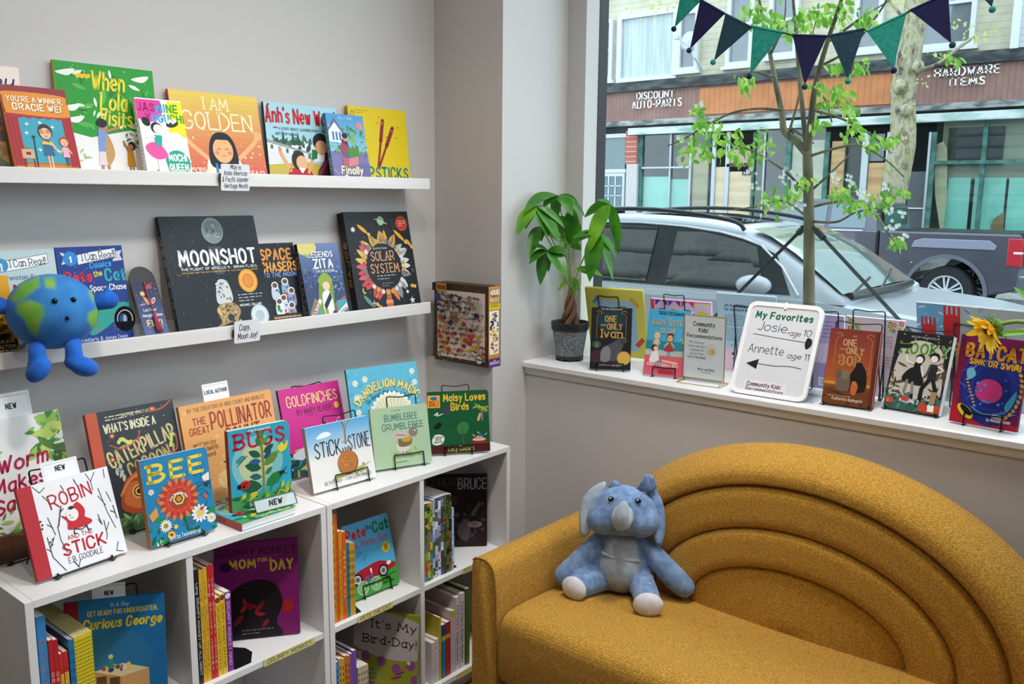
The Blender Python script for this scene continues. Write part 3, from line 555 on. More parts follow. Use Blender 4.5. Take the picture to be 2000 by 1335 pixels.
def a_space(A):
    A.text('SPACE', .45, .80, .24, '#e89a3c', fit=.86, wt=.24); A.text('CHASERS', .50, .655, .21, '#efaa4a', fit=1.0, wt=.26); A.text('TO THE MOON', .5, .585, .1, '#7f9fd8', fit=.94, wt=.2); A.dots(60, 3, [W, '#8aa0d0'], (.004, .008)); rd = random.Random(3)
    for x, y, s in ((.3, .42, .36), (.6, .46, .36), (.75, .34, .3), (.5, .26, .34), (.36, .22, .3), (.7, .16, .32)): A.poly(((x-.1, y-.1), (x+.1, y-.12), (x+.09, y+.04), (x-.09, y+.04)), rd.choice(['#c9d0dc', '#e3e6ec', '#8ea6c8']), True); A.ell(x, y+.06, .1, .09, '#e3e6ea'); A.ell(x, y+.06, .07, .06, '#6a4a3a'); A.dots(5, int(x*100), ['#d8402c', '#4a9a5a', '#3c62b0'], (.02, .05), (x-.12, y-.14, x+.12, y))
    A.rect(.1, 0, 1, .12, '#2b2c34'); A.lines_of_text(.15, .95, .07, 2, .04, '#d8a85a', .022)
book('dark comic paperback with orange capitals tucked between the big black book and the green-hooded one', 1.437, 2.085, Z2F, 0, 11.0, .117, .230, .010, '#191a24', '#15161e', a_space, G2, 'paper')
def a_zita(A):
    A.grad(0, .5, 1, 1, '#3c5288', '#6f82ac', 10); A.ell(.2, .95, .25, .16, '#d8cc7a'); A.rect(0, 0, 1, .5, '#3a4a70'); A.leaves(60, 3, ['#4a6a9a', '#5a7a4a', '#2c3a60', '#7aa0c0'], (.05, .13), (.05, .35, .97, .7)); A.dots(26, 6, ['#8ad07a', '#d9e08a', '#c04a4a'], (.008, .02), (.05, .35, .95, .75))
    A.text('LEGENDS', .52, .82, .105, '#f3f5f7', fit=.60, wt=.2, shadow='#2c4a7a'); A.text('of', .2, .83, .08, '#a8d050', wt=.2); A.text('ZITA', .55, .68, .17, '#f6f6f6', fit=.46, wt=.24, shadow='#2c4a7a'); A.text('THE SPACEGIRL', .58, .62, .05, '#e3e9f0', fit=.5, wt=.18)
    A.poly(((.0, .0), (.12, .1), (.2, .3), (.34, .12), (.3, 0)), '#5a9ab8'); A.poly(((.02, .1), (.2, .3), (.34, .22), (.12, .02)), '#9a7a58'); A.poly(((.7, .0), (.66, .2), (.96, .3), (1, .02)), '#9a6a4c'); A.rect(.72, .05, .98, .24, '#4aa0b0')
    A.poly(((.3, .1), (.32, .38), (.42, .54), (.6, .58), (.7, .46), (.66, .2), (.62, .1)), '#7a9a38', True); A.poly(((.34, .5), (.5, .42), (.7, .5), (.6, .6), (.46, .6)), '#8cab42', True); A.ell(.53, .44, .09, .09, '#ecc9a8'); A.poly(((.40, .06), (.40, .34), (.6, .36), (.62, .06)), '#e9e9e6', True); A.poly(((.4, .2), (.6, .36), (.62, .28), (.42, .12)), '#2a2a34'); A.poly(((.40, .02), (.47, .02), (.48, .14), (.40, .14)), '#8ca048'); A.poly(((.6, .02), (.72, .03), (.64, .12), (.58, .1)), '#3c4448')
    A.rect(.3, 0, .7, .05, '#b9ac98'); A.poly(((.02, .06), (.07, .02), (.36, .25), (.31, .29)), '#f1ece0'); A.text('WANTED', .19, .125, .07, '#5a2c2c', fit=.34, wt=.22, rot=52); A.poly(((.66, 0), (.98, .13), (.97, .2), (.64, .06)), '#f1ece0'); A.text('WANTED', .815, .055, .07, '#5a2c2c', fit=.34, wt=.22, rot=26)
book('blue comic with a green-hooded figure, left of the black planet book', 1.554, 2.055, Z2F, 0, 14, .146, .228, .015, '#4a5f8c', '#15151c', a_zita, G2, 'paper', sptext='LEGENDS OF ZITA', spcol='#c9b08a')
def a_solar(A):
    A.dots(110, 5, ['#c9ccd0', '#7a8088', W], (.0012, .004)); rd = random.Random(4)
    for i in range(34):
        a = 2*pi*i/34; x = .5+.335*cos(a); y = .46+.335*sin(a)*A.w/A.h; c = ['#d9d9d6', '#b9b9b6', '#d3a24a', '#d9b85a', '#c8606a', '#c84a4a', '#e07a3c', '#8e9294'][int(i/34*8+rd.random()*1.2) % 8]
        A.leaf(.5+.25*cos(a), .46+.25*sin(a)*A.w/A.h, .17+.04*rd.random(), .07, math.degrees(a)+rd.uniform(-20, 20), c)
    A.up()
    for i in range(26):
        a = 2*pi*i/26+.1; A.ell(.5+.31*cos(a), .46+.31*sin(a)*A.w/A.h, .03, .03, rd.choice(['#77797c', '#c9a04a', '#b8505c', '#d8d8d4']), n=8)
    A.ell(.5, .46, .275, .275, '#1b1d22', 0, 32); A.text('SOLAR', .49, .52, .105, '#e7a878', fit=.36, wt=.13, serif=True); A.text('SYSTEM', .50, .40, .105, '#e7a878', fit=.44, wt=.13, serif=True); A.text('Barefoot Books', .47, .63, .03, '#b9bcc0', fit=.22, wt=.14); A.lines_of_text(.36, .66, .365, 2, .03, '#b0b2b4', .008, 3); A.lines_of_text(.42, .6, .29, 2, .024, '#98999c', .006, 4)
    for x, y, L, r in ((.17, .88, .2, -38), (.72, .82, .24, -42), (.9, .72, .13, -50), (.4, .02, .14, 138), (.86, .25, .08, -10)): A.leaf(x, y, L, .05, r, '#e0a03c'); A.up(); A.ell(x+L*cos(R_(r)), y+L*sin(R_(r))*A.w/A.h, .022, .022, '#e8b858')
    A.leaf(.1, .2, .22, .06, -48, '#5a8a84'); A.up(); A.ell(.54, .91, .055, .055, '#9fbf96'); A.line(((.45, .93), (.63, .88)), .012, '#c9d6b8'); A.ell(.87, .88, .085, .085, '#b5371f'); A.star(.87, .88, .1, '#c9482c', 24, .86); A.ell(.87, .88, .075, .075, '#b5371f'); A.lines_of_text(.82, .93, .90, 3, .022, '#f0d0c0', .006, 5); A.ell(.72, .88, .05, .05, '#3a3e44'); A.ell(.72, .88, .044, .044, '#1b1d22')
    A.ell(.49, .1, .06, .06, '#c9623a'); A.line(((.435, .1), (.545, .1)), .012, '#e3a878'); A.line(((.44, .115), (.54, .118)), .01, '#f0c9a0'); A.ell(.13, .24, .03, .04, '#d9b84a'); A.ell(.145, .25, .025, .035, '#1b1d22'); A.star(.86, .1, .05, '#d9dcdf', 5, .4); A.star(.83, .03, .04, '#d9dcdf', 5, .4); A.ell(.8, .19, .02, .02, '#e6e2da'); A.star(.1, .83, .04, '#d9dcdf', 6, .5); A.ell(.62, .07, .0, .0, W); A.star(.25, .11, .045, '#c9a88a', 4, .3); A.ell(.94, .4, .03, .03, '#44484e')
book('large black book ringed with suns and comets, rightmost on the lower ledge', 1.727, 2.045, Z2F, 0, 12.2, .262, .318, .028, '#1c1e23', '#22201c', a_solar, G2, sptext='SOLAR', spcol='#e09a3c')
# ---- on top of the cabinets
M_wire = cm('#101113', .35, metal=.3)
def easel(label, B, w, h, t, zs, wd=.085, back=.85, lip=.026, x=None, group='wire book easels', flat=False, low=False):
    """bent-wire stand: back loop, two runners under the book, lip loop in front, rear legs. B: the frame of the book it holds"""
    x0 = (w/2 if x is None else x)-wd/2; x1 = x0+wd; yb = t+.003; r = .0018; zt = h*back
    m = MB(); I = B.inverted()
    def gz(p):    # drop a local point on to the surface the stand is on
        q = B @ Vector(p); q.z = zs+r; return I @ q
    def low_pt(p, dz=0): q = B @ Vector(p); q.z = zs+r+dz; return I @ q
    zr = -.0032
    loop = [(x0, yb, zr), (x0, yb, zt), ((x0+x1)/2, yb, zt-.006), (x1, yb, zt), (x1, yb, zr)]
    m.tube(fillet(loop, .008), r, M_wire)
    if not low:
        yl = -.0045
        m.tube(fillet([(x0, yb, zr), (x0, yl, zr), low_pt((x0, -.008, zr)), (x0, yl, zr+.003), (x0, yl, lip), ((x0+x1)/2, yl, lip-.003), (x1, yl, lip), (x1, yl, zr+.003), low_pt((x1, -.008, zr)), (x1, yl, zr), (x1, yb, zr)], .004, 3), r, M_wire)
    else:
        yl = -.004
        m.tube(fillet([(x0, yb, zr), (x0, yl, zr), (x0, yl, .004), (x0+.006, yl, zr), (x1-.006, yl, zr), (x1, yl, .004), (x1, yl, zr), (x1, yb, zr)], .002, 2), r, M_wire)
        for xx in (x0, x1): m.tube([(xx-.008, -.004, zr), low_pt((xx, -.006, 0)), (xx+.008, -.004, zr)], r, M_wire)
    for xx in (x0, x1):
        q = B @ Vector((xx, yb, zt*.55)); bd = (B.to_3x3() @ Vector((0, 1, 0))); bd.z = 0; bd.normalize(); q = q+bd*(zt*.32); q.z = zs+r
        m.tube([(xx, yb, zt*.6), I @ q], r, M_wire)
    q0 = I @ (B @ Vector((x0, yb, zt*.55))); 
    o = m.build('book_easel', None, auto=60); o.matrix_world = B; tag(o, label, 'book stand', group); return o
GE = 'black wire book easels'
def a_worm(A):
    A.rect(0, 0, 1, .2, '#7a5a3a'); A.ell(.2, .08, .35, .15, '#5a3a28'); A.ell(.9, .1, .2, .2, '#8a6a42'); A.ell(.87, .1, .09, .12, '#c9985a'); A.rect(0, 0, 1, .05, '#4a3020')
    A.leaves(40, 4, ['#7ab04a', '#98c45a', '#4f8a3a', '#c9d86a'], (.1, .26), (.72, .7, 1.0, .98), .4); A.leaves(14, 6, ['#8abf5a', '#6a9a42'], (.08, .2), (.0, .72, .3, .98), .4); A.rect(.88, .3, 1, .75, '#4c6a26'); A.leaves(26, 9, ['#5a8a32', '#8aa84a', '#3c5a20'], (.1, .22), (.86, .3, 1, .78), .35)
    A.leaves(30, 2, ['#7aa84a', '#a8c46a', '#5a8a3a'], (.06, .16), (.03, .2, .8, .34), .3)
    A.text('Worm', .56, .64, .14, '#b3184a', fit=.48, wt=.17, slant=.2, jit=.05, rot=3); A.text('Makes a', .57, .50, .125, '#b3184a', fit=.66, wt=.17, slant=.2, jit=.05, rot=3); A.text('Sandwich', .60, .36, .13, '#b3184a', fit=.74, wt=.17, slant=.2, jit=.05, rot=3); A.text('Br', .7, .05, .05, '#e9dcc0', wt=.14)
GN = G3
def f(*a): return frame(*a)
GC = 'small printed cards tucked behind the cabinet-top books'
def card(t, label, B, x, z, bt, w, h, border='#2c2c34', fs=.13, ty=.78):
    r = MB(); M_ = frame(*B) @ Matrix.Translation((x, bt+.0012, z)); r.box((0, 0, 0), (w, .0006, h), cm('#f3f2f2', .6)); A = Art(r, w, h, lambda x, y, k: (x, -k, y))
    e = .05
    for x0, y0, x1, y1 in ((e, e, 1-e, e+.012), (e, 1-e, 1-e, 1-e+.012), (e, e, e+.008, 1-e), (1-e, e, 1-e+.008, 1-e)): A.rect(x0, y0, x1, y1, '#c9c7d0')
    A.text(t, .5, ty, fs, border, fit=min(.86, .085*len(t)), wt=.28); o = r.build('card'); o.matrix_world = M_; return tag(o, label, 'card', GC)
book('white picture book with crimson brush lettering and green leaves, cut by the left edge', .62, 1.956, ZC+.006, 5, 12, .220, .303, .009, '#ece9e6', '#8aa05a', a_worm, G3)
easel('black wire easel behind the white book with a red spine, holding the leafy white book', frame(.62, 1.956, ZC+.006, 5, 12), .22, .303, .009, ZC, .1, .55, .02, group=GE, low=True)
card('NEW', 'white card lettered NEW sticking up over the leafy white book at the left edge', (.62, 1.956, ZC+.006, 5, 12), .083, .20, .009, .085, .158)
def a_cat(A):
    A.rect(0, 0, .12, 1, '#c9583a'); A.dots(60, 3, ['#d9c58a', '#c95a3a', '#8aa88a'], (.003, .007), (.14, .3, .98, .97)); A.lines_of_text(.2, .6, .945, 2, .025, '#d9cdaa', .009); A.text('RACHEL IGNOTOFSKY', .58, .93, .035, '#d9cdaa', fit=.4, wt=.13)
    A.text("WHAT'S INSIDE A", .46, .82, .09, '#efe6c4', fit=.58, wt=.22); A.text('CATERPILLAR', .57, .61, .155, '#d8c48a', fit=.80, wt=.22, rot=14); A.text('COCOON?', .66, .47, .155, '#b9a56c', fit=.58, wt=.22, rot=14)
    A.line(((.2, .72), (.34, .67), (.5, .72), (.56, .79)), .014, '#c9583a', True); A.line(((.7, .93), (.85, .94), (.97, .99)), .016, '#c95a42', True); A.line(((.85, .55), (.95, .58), (.96, .7)), .014, '#c95a42', True)
    for i in range(7): A.ell(.3+.022*i, .73+.02*sin(i*.9), .02, .024, '#cdd86a', n=10)
    for i in range(5): A.ell(.88+.008*i, .61+.022*i, .02, .018, '#cdd86a', n=10)
    for x, y in ((.24, .79), (.74, .95), (.2, .6)): A.flower(x, y, .035, 5, '#e06a4a', '#e9c86a')
    A.rect(.12, 0, 1, .12, '#5a7a4a'); A.leaves(30, 4, ['#3f6a42', '#8aa86a', '#2f5236'], (.06, .15), (.14, .0, .98, .16), .35)
    A.poly(((.2, .2), (.3, .42), (.5, .40), (.72, .3), (.86, .12), (.7, .06), (.56, .18), (.4, .12)), '#a8482a', True); A.poly(((.24, .24), (.34, .38), (.5, .36), (.64, .28), (.5, .22), (.4, .16)), '#c96a36', True); A.line(((.22, .3), (.4, .43), (.7, .37)), .03, '#d9864a', True)
    for x, y, r_ in ((.42, .3, .075), (.55, .16, .08), (.72, .13, .08)):
        A.ell(x, y, r_, r_, '#e3b85a'); A.ell(x, y, r_*.8, r_*.8, '#5a2018'); A.ell(x, y, r_*.6, r_*.6, '#e6c46a'); A.ell(x, y, r_*.36, r_*.36, '#2a1614')
    A.line(((.3, .4), (.45, .46), (.7, .44), (.9, .3)), .02, '#c95a42', True); A.ell(.77, .5, .045, .045, '#e9d05a'); A.ell(.77, .5, .02, .02, '#b0402a'); A.leaves(5, 8, ['#b8bfae'], (.08, .12), (.2, .46, .3, .52))
book('dark grey picture book with an orange spine and a moth on its cover', .880, 1.936, ZC+.008, 1, 14.6, .216, .286, .012, '#363a3e', '#c1512f', a_cat, G3)
easel('black wire easel under the dark grey moth book', frame(.880, 1.936, ZC+.008, 1, 14.6), .216, .286, .012, ZC, .1, .6, .02, group=GE, low=True)
def a_pol(A):
    A.dots(50, 4, ['#e39a5a', '#f2b87a'], (.01, .03)); A.text('BY THE CREATORS OF BIRD COUNT AND BIOBLITZ', .5, .925, .035, '#5a3426', fit=.84, wt=.14)
    A.text('THE', .18, .80, .06, '#b04a3a', fit=.13, wt=.2); A.text('GREAT', .17, .71, .06, '#b04a3a', fit=.2, wt=.2); A.text('POLLINATOR', .63, .73, .15, '#a8433a', fit=.66, wt=.18); A.text('COUNT', .62, .545, .15, '#a8433a', fit=.38, wt=.18); A.text('written by', .2, .6, .035, '#6a3a26', wt=.13); A.text('Susan Edwards', .2, .54, .045, '#6a3a26', fit=.26, wt=.13); A.text('Richmond', .2, .48, .045, '#6a3a26', fit=.18, wt=.13); A.text('Illustrated by', .86, .56, .035, '#6a3a26', fit=.17, wt=.13); A.text('Stephanie Fizer', .85, .5, .045, '#6a3a26', fit=.25, wt=.13)
    for i in range(9): A.ell(.42+.07*cos(i*.8)+.1*(i % 3), .3-.03*i+.12*sin(i), .1, .09, ['#eecb86', '#e6bc70', '#f2d69a'][i % 3])
    A.line(((.36, .4), (.46, .34), (.4, .24), (.48, .16)), .01, '#5a3a1c', True); A.line(((.46, .46), (.54, .38), (.5, .3)), .01, '#5a3a1c', True); A.poly(((.5, 0), (.52, .16), (.66, .18), (.7, 0)), '#3a5aa0', True); A.leaves(12, 3, ['#f0b070'], (.03, .06), (.05, .1, .35, .45))
book('orange picture book with rust lettering standing behind the blue beetle-plant book', 1.100, 1.934, ZC+.008, 2, 12.5, .274, .264, .010, '#e8a866', '#d88a48', a_pol, G3)
card('LOCAL AUTHOR', 'white card lettered LOCAL AUTHOR sticking up behind the orange book', (1.100, 1.934, ZC+.008, 2, 12.5), .080, .19, .010, .075, .118, '#1f3a4a', .12)
def a_gold(A):
    A.text('GOLDFINCHES', .52, .79, .14, '#f2d38a', fit=.82, wt=.15); A.text('BY MARY OLIVER', .52, .68, .075, '#4a1a3c', fit=.56, wt=.16); A.lines_of_text(.4, .66, .655, 1, .02, '#4a1a3c', .007)
    A.poly(((.46, .34), (.5, .46), (.6, .53), (.7, .5), (.68, .4), (.56, .32)), '#efcf3a', True); A.poly(((.6, .5), (.66, .56), (.71, .51)), K); A.ell(.9, .72, .04, .05, '#efcf3a'); A.line(((.82, .66), (.99, .7)), .008, '#5a3a3a'); A.leaves(20, 3, ['#f0b8d8', '#f4d0e6', '#c9a8d8'], (.1, .22), (.62, .35, .95, .5), .06); A.leaves(14, 8, ['#3f58b0', '#5a78c9'], (.05, .1), (.3, .42, .5, .52), .5)
    A.rect(0, 0, 1, .22, '#1f5a5c'); A.leaves(60, 5, ['#2f8a7a', '#1c4a6a', '#7fb8b0', '#c9a83c', '#16363c', '#b8d0d8'], (.1, .25), (.0, .02, 1, .3), .2); A.poly(((.05, .25), (.3, .33), (.34, .3), (.2, .18)), '#c9d6e2', True)
book('magenta picture book with cream capitals, behind the white book with the round stone', 1.417, 1.971, ZC+.008, -3, 15.6, .204, .249, .009, '#cf2f8e', '#1c1c22', a_gold, G3)
easel('black wire easel under the magenta book', frame(1.417, 1.971, ZC+.008, -3, 15.6), .204, .249, .009, ZC, .1, 1.02, .02, group=GE, low=True)
def a_dand(A):
    A.leaves(50, 3, ['#6fc0d8', '#4aa8c8'], (.05, .1)); 
    for x, y in ((.1, .85), (.24, .88), (.92, .9), (.94, .78), (.1, .7), (.1, .55), (.9, .52), (.08, .4)): A.flower(x, y, .045, 6, '#e9f0ec', '#e6dca8', .7)
    A.text('DANDELION MAGIC', .53, .775, .095, '#f0e28a', fit=.92, wt=.24, arc=.52, shadow='#8a7a3a', sdx=.006); A.text('Go Ahead, Make Your Wish!', .53, .70, .055, '#1f5a74', fit=.62, wt=.13, arc=.45, slant=.15)
    A.star(.56, .45, .335, '#f3f0e2', 30, .9); A.ell(.56, .45, .29, .29, '#e9e3c6', 0, 40); 
    for i in range(28): a = R_(i*360/28); A.strokes([[(.56*A.w, .38*A.h), (.56*A.w+.27*A.w*cos(a), .45*A.h+.27*A.w*sin(a))]], .0012, '#a89c72')
    A.up(); A.text('BLOW', .14, .27, .06, '#153a4a', wt=.18); A.text('HERE', .14, .19, .06, '#153a4a', wt=.18); A.line(((.12, .36), (.2, .42), (.28, .42)), .01, '#153a4a', True)
book('sky blue picture book with yellow letters arched over a dandelion clock', 1.600, 1.912, ZC+.008, -11, 13, .240, .286, .009, '#5cb6d3', '#2f7a96', a_dand, G3)
def a_robin(A):
    A.rect(0, 0, .15, 1, '#b8222c'); A.text('ROBIN', .53, .72, .14, '#c2202c', fit=.46, wt=.15, rot=6); A.text('AND THE', .53, .325, .045, '#c2202c', fit=.27, wt=.18); A.text('STICK', .55, .17, .12, '#c2202c', fit=.46, wt=.2); A.text('E.B. GOODALE', .54, .08, .06, '#2c2c30', fit=.38, wt=.14)
    for P in (((.16, .98), (.22, .9), (.28, .94)), ((.74, .98), (.78, .88), (.84, .97)), ((.78, .88), (.78, .78)), ((.95, .98), (.94, .88)), ((.24, .86), (.3, .76)), ((.84, .78), (.88, .5), (.93, .3)), ((.82, .7), (.88, .58)), ((.92, .72), (.95, .6)), ((.24, .62), (.28, .42)), ((.22, .55), (.27, .5)), ((.32, .5), (.32, .35), (.36, .2)), ((.19, .42), (.2, .2), (.3, .02)), ((.16, .3), (.2, .26)), ((.26, .4), (.2, .3)), ((.82, .42), (.82, .26), (.8, .2)), ((.87, .38), (.82, .3)), ((.92, .14), (.88, .05), (.95, .02)), ((.4, .09), (.44, .01)), ((.47, .08), (.44, .02)), ((.76, .45), (.79, .38), (.77, .5)), ((.45, .92), (.47, .86)), ((.6, .95), (.62, .88)), ((.96, .55), (.97, .4)), ((.96, .47), (.92, .5))): A.line(P, .009, '#3c3c42')
    for x, y in ((.16, .6), (.17, .56), (.16, .52), (.21, .36), (.24, .38), (.22, .33)): A.ell(x, y, .012, .012, '#3c3c42', n=8)
    A.poly(((.42, .44), (.43, .52), (.38, .60), (.46, .57), (.52, .66), (.6, .64), (.62, .53), (.69, .47), (.66, .43), (.5, .42)), '#c8202a', True); A.ell(.50, .58, .065, .07, '#f3efec'); A.poly(((.52, .66), (.58, .7), (.64, .6), (.6, .5), (.56, .62)), '#c8202a', True); A.ell(.5, .655, .03, .02, '#2a2022'); A.ell(.47, .58, .008, .008, K, n=6); A.line(((.47, .55), (.50, .545)), .006, '#6a3a34')
    A.line(((.49, .43), (.47, .375), (.50, .37)), .012, '#2a2a2e'); A.line(((.62, .43), (.63, .37), (.66, .37)), .012, '#2a2a2e'); A.line(((.5, .42), (.56, .395), (.62, .42)), .01, '#2a2a2e'); A.line(((.33, .5), (.40, .7)), .013, '#4a4038'); A.line(((.38, .64), (.42, .67)), .01, '#4a4038')
B = (.677, 1.812, ZC+.008, 4.8, 18.4)
book('white picture book with a red spine and a child in a red coat', *B, .195, .193, .010, '#f0eff2', '#b01d2a', a_robin, G3)
easel('black wire easel under the white book with a red spine', frame(*B), .195, .193, .010, ZC, .12, 1.16, .02, group=GE, low=True)
card('NEW', 'white card lettered NEW tucked behind the white book with a red spine', B, .062, .135, .010, .078, .096)
def a_bee(A):
    A.leaves(40, 4, ['#0f6a3a', '#1a8a4a', '#0c5a4a', '#2c6a8a'], (.1, .25), (.0, .0, 1, .3), .35); A.leaves(20, 7, ['#134a5a', '#0f5a6a'], (.06, .2), (.7, .35, 1, .7), .12)
    A.text('BEE', .50, .73, .22, '#e6cf4a', fit=.78, wt=.22, serif=True)
    for n, r_, c, o in ((16, .32, '#d9823a', 0), (16, .30, '#b8322c', 11), (12, .25, '#c9482c', 5), (12, .2, '#d8582c', 20)):
        for i in range(n): A.leaf(.48, .47, r_, r_*.3, o+360*i/n, c)
        A.up()
    A.ell(.48, .47, .15, .15, '#c2302c'); A.star(.48, .47, .11, '#2a6a3a', 6, .87, 0); A.star(.48, .47, .09, '#e9d27a', 6, .87, 0); A.star(.48, .47, .065, '#5a2a1a', 6, .87, 0); A.star(.48, .47, .045, '#d9822c', 6, .87, 0); A.text('A Peek-Through Board Book', .48, .53, .03, W, fit=.3, wt=.2, arc=.12)
    A.line(((.52, .3), (.56, .0)), .012, '#2a4a2a'); A.flower(.76, .24, .14, 12, '#f0eee6', '#e9c83a', .4, .3); A.flower(.24, .2, .1, 14, '#f0eee6', '#a88a3a', .3, .35); A.flower(.1, .62, .05, 8, '#e6eef0', '#d9c04a', .4); A.ell(.3, .08, .055, .055, '#e6b83a'); A.ell(.3, .08, .025, .025, '#8a4a1c'); A.flower(.92, .15, .08, 12, '#f0eee6', '#e9c83a', .4, .3); A.poly(((.02, .36), (.14, .44), (.16, .34), (.06, .28)), '#d99a4a'); A.ell(.8, .29, .03, .025, '#d8322c'); A.ell(.38, .16, .03, .03, '#e9c83a'); A.poly(((.86, .66), (.98, .7), (.97, .6), (.88, .6)), '#e9e6da'); A.poly(((.87, .58), (.98, .58), (.92, .52)), '#2a3434')
    A.ell(.18, .5, .025, .04, '#d9622c'); A.ell(.88, .42, .03, .035, '#d8502c'); A.dots(8, 3, [W], (.008, .014), (.05, .0, .2, .06)); A.text('Britta Teckentrup', .5, .025, .055, '#f0f4f4', fit=.46, wt=.15)
B = (.915, 1.805, ZC+.008, -1.3, 10.5)
book('blue board book with big yellow serif capitals and an orange flower', *B, .162, .196, .016, '#1e7fb0', '#b8702c', a_bee, G3, 'board', rc=.012)
easel('black wire easel under the blue board book with the orange flower', frame(*B), .162, .196, .016, ZC, .09, .5, .01, group=GE, low=True)
def a_bugs(A, flat=False):
    A.rect(0, 0, 1, .16, '#4a9a5a'); A.ell(.45, .55, .42, .42, '#7fbfc4'); A.ell(.42, .55, .28, .3, '#c4ccA0'); A.text('BUGS', .5, .765, .21, '#b5243c', fit=.80, wt=.2, serif=True); A.text('A Peek-Through Board Book', .5, .945, .035, '#e9f0f0', fit=.36, wt=.18)
    A.leaves(40, 6, ['#2a8a4a', '#8ab83a', '#d8c23a', '#1c6a3a'], (.1, .24), (.0, .0, 1, .16), .3); A.line(((.53, .18), (.53, .55), (.52, .86)), .045, '#8a9a4a'); A.line(((.52, .2), (.54, .5), (.52, .84)), .014, '#6a7a2c')
    for x, y, L, r_, c in ((.5, .24, .4, 168, '#1d5c40'), (.56, .24, .36, 28, '#2a7a44'), (.5, .47, .28, 160, '#1c5a3c'), (.55, .5, .3, 35, '#5f8a34'), (.5, .62, .22, 150, '#1d5c40'), (.55, .66, .2, 30, '#24503c'), (.51, .75, .15, 120, '#2a7a44'), (.55, .77, .14, 50, '#4c9a44'), (.52, .83, .15, 90, '#2a8a4a'), (.5, .56, .2, 175, '#2a5a8a'), (.55, .58, .17, 40, '#1f4a8a'), (.5, .36, .2, 165, '#1f6a6a'), (.56, .38, .16, 40, '#3a7a4a')): A.leaf(x, y, L, L*.5, r_, c); A.up()
    A.ell(.22, .31, .09, .065, '#c8242c'); A.ell(.13, .30, .035, .035, K); A.dots(7, 3, [K], (.012, .018), (.17, .28, .28, .35)); A.poly(((.1, .62), (.2, .68), (.26, .64), (.16, .6)), '#3c8a8a', True); A.line(((.12, .56), (.28, .66)), .014, '#2c6a7a'); A.poly(((.78, .68), (.86, .74), (.9, .7), (.96, .76), (.94, .66), (.84, .62)), '#e6d23a', True); A.ell(.84, .36, .05, .025, '#2a1a2c', 20); A.line(((.8, .32), (.92, .42)), .01, '#2a1a2c'); A.line(((.78, .38), (.93, .33)), .008, '#2a1a2c'); A.text('Britta Teckentrup', .5, .03, .05, '#e9f0e0', fit=.44, wt=.15)
    A.line(((.7, .05), (.8, .14), (.88, .1), (.9, .18)), .02, '#c9b83a', True)
B = (1.136, 1.831, ZC+.0205, -4.7, 2.0)
book('turquoise board book with a leafy plant and beetles, upright on its twin', *B, .166, .203, .016, '#2fa3bf', '#a8423a', a_bugs, G3, 'board', rc=.012, sptext='BUGS', spcol='#3a1a1c')
# the twin lies flat: local z (up the cover) points to the wall
def flatframe(x, y, z, a):
    a = R_(a); u = Vector((cos(a), sin(a), 0)); v = Vector((-sin(a), cos(a), 0)); M_ = Matrix((u, Vector((0, 0, -1)), v)).transposed().to_4x4(); M_.translation = (x, y, z); return M_
lb = book('turquoise board book lying flat under its upright twin', 0, 0, 0, 0, 0, .160, .20, .019, '#2fa3bf', '#b05242', a_bugs, G3, 'board', rc=.012, sptext='BUGS', spcol='#3a1a1c', paper=M_paperw); lb.matrix_world = flatframe(1.112, 1.757, ZC+.0195, 1)
def a_stick(A):
    A.grad(0, .45, 1, 1, '#e8e6e2', '#5aa2d6', 16); A.poly(((.15, .80), (.22, .87), (.32, .88), (.38, .83), (.3, .8)), '#e9f0f4', True); A.line(((.57, .98), (.6, .88), (.585, .64)), .03, '#8a7868'); A.line(((.6, .88), (.66, .96)), .014, '#8a7868'); A.leaf(.65, .94, .09, .03, 45, '#7a9a4a'); A.up(); A.line(((.53, .66), (.59, .69), (.65, .66)), .016, '#a89880')
    A.text('STiCK', .30, .50, .19, '#2a2a2c', fit=.40, wt=.13, jit=.05); A.text('AND', .58, .50, .07, '#2a2a2c', fit=.14, wt=.16); A.text('STONE', .80, .515, .19, '#2a2a2c', fit=.34, wt=.13, jit=.05)
    A.poly(((.3, .12), (.5, .2), (.8, .24), (.95, .27), (.7, .17)), '#b8b85a', True); A.leaves(16, 3, ['#8a9a3a', '#c9c86a'], (.05, .1), (.4, .16, .8, .21), .2); A.ell(.58, .34, .165, .16, '#8a4f24', 0, 28); A.ell(.575, .35, .155, .15, '#b8743a', 0, 28); A.dots(60, 3, ['#a8622c', '#d09a5c', '#8f5228'], (.004, .009), (.48, .27, .68, .43)); A.ell(.82, .26, .016, .014, '#8a5a4a'); A.text('BETH FERRY - TOM LICHTENHELD', .55, .07, .04, '#4a4a4a', fit=.74, wt=.12)
B = (1.377, 1.828, ZC+.008, -3.2, 11.8)
book('white picture book with a round brown stone and black hand lettering', *B, .207, .174, .014, '#e9e7e3', '#9a9488', a_stick, G3)
easel('black wire easel with a lip over the white stone book', frame(*B), .207, .174, .014, ZC, .108, 1.12, .034, x=.125, group=GE)
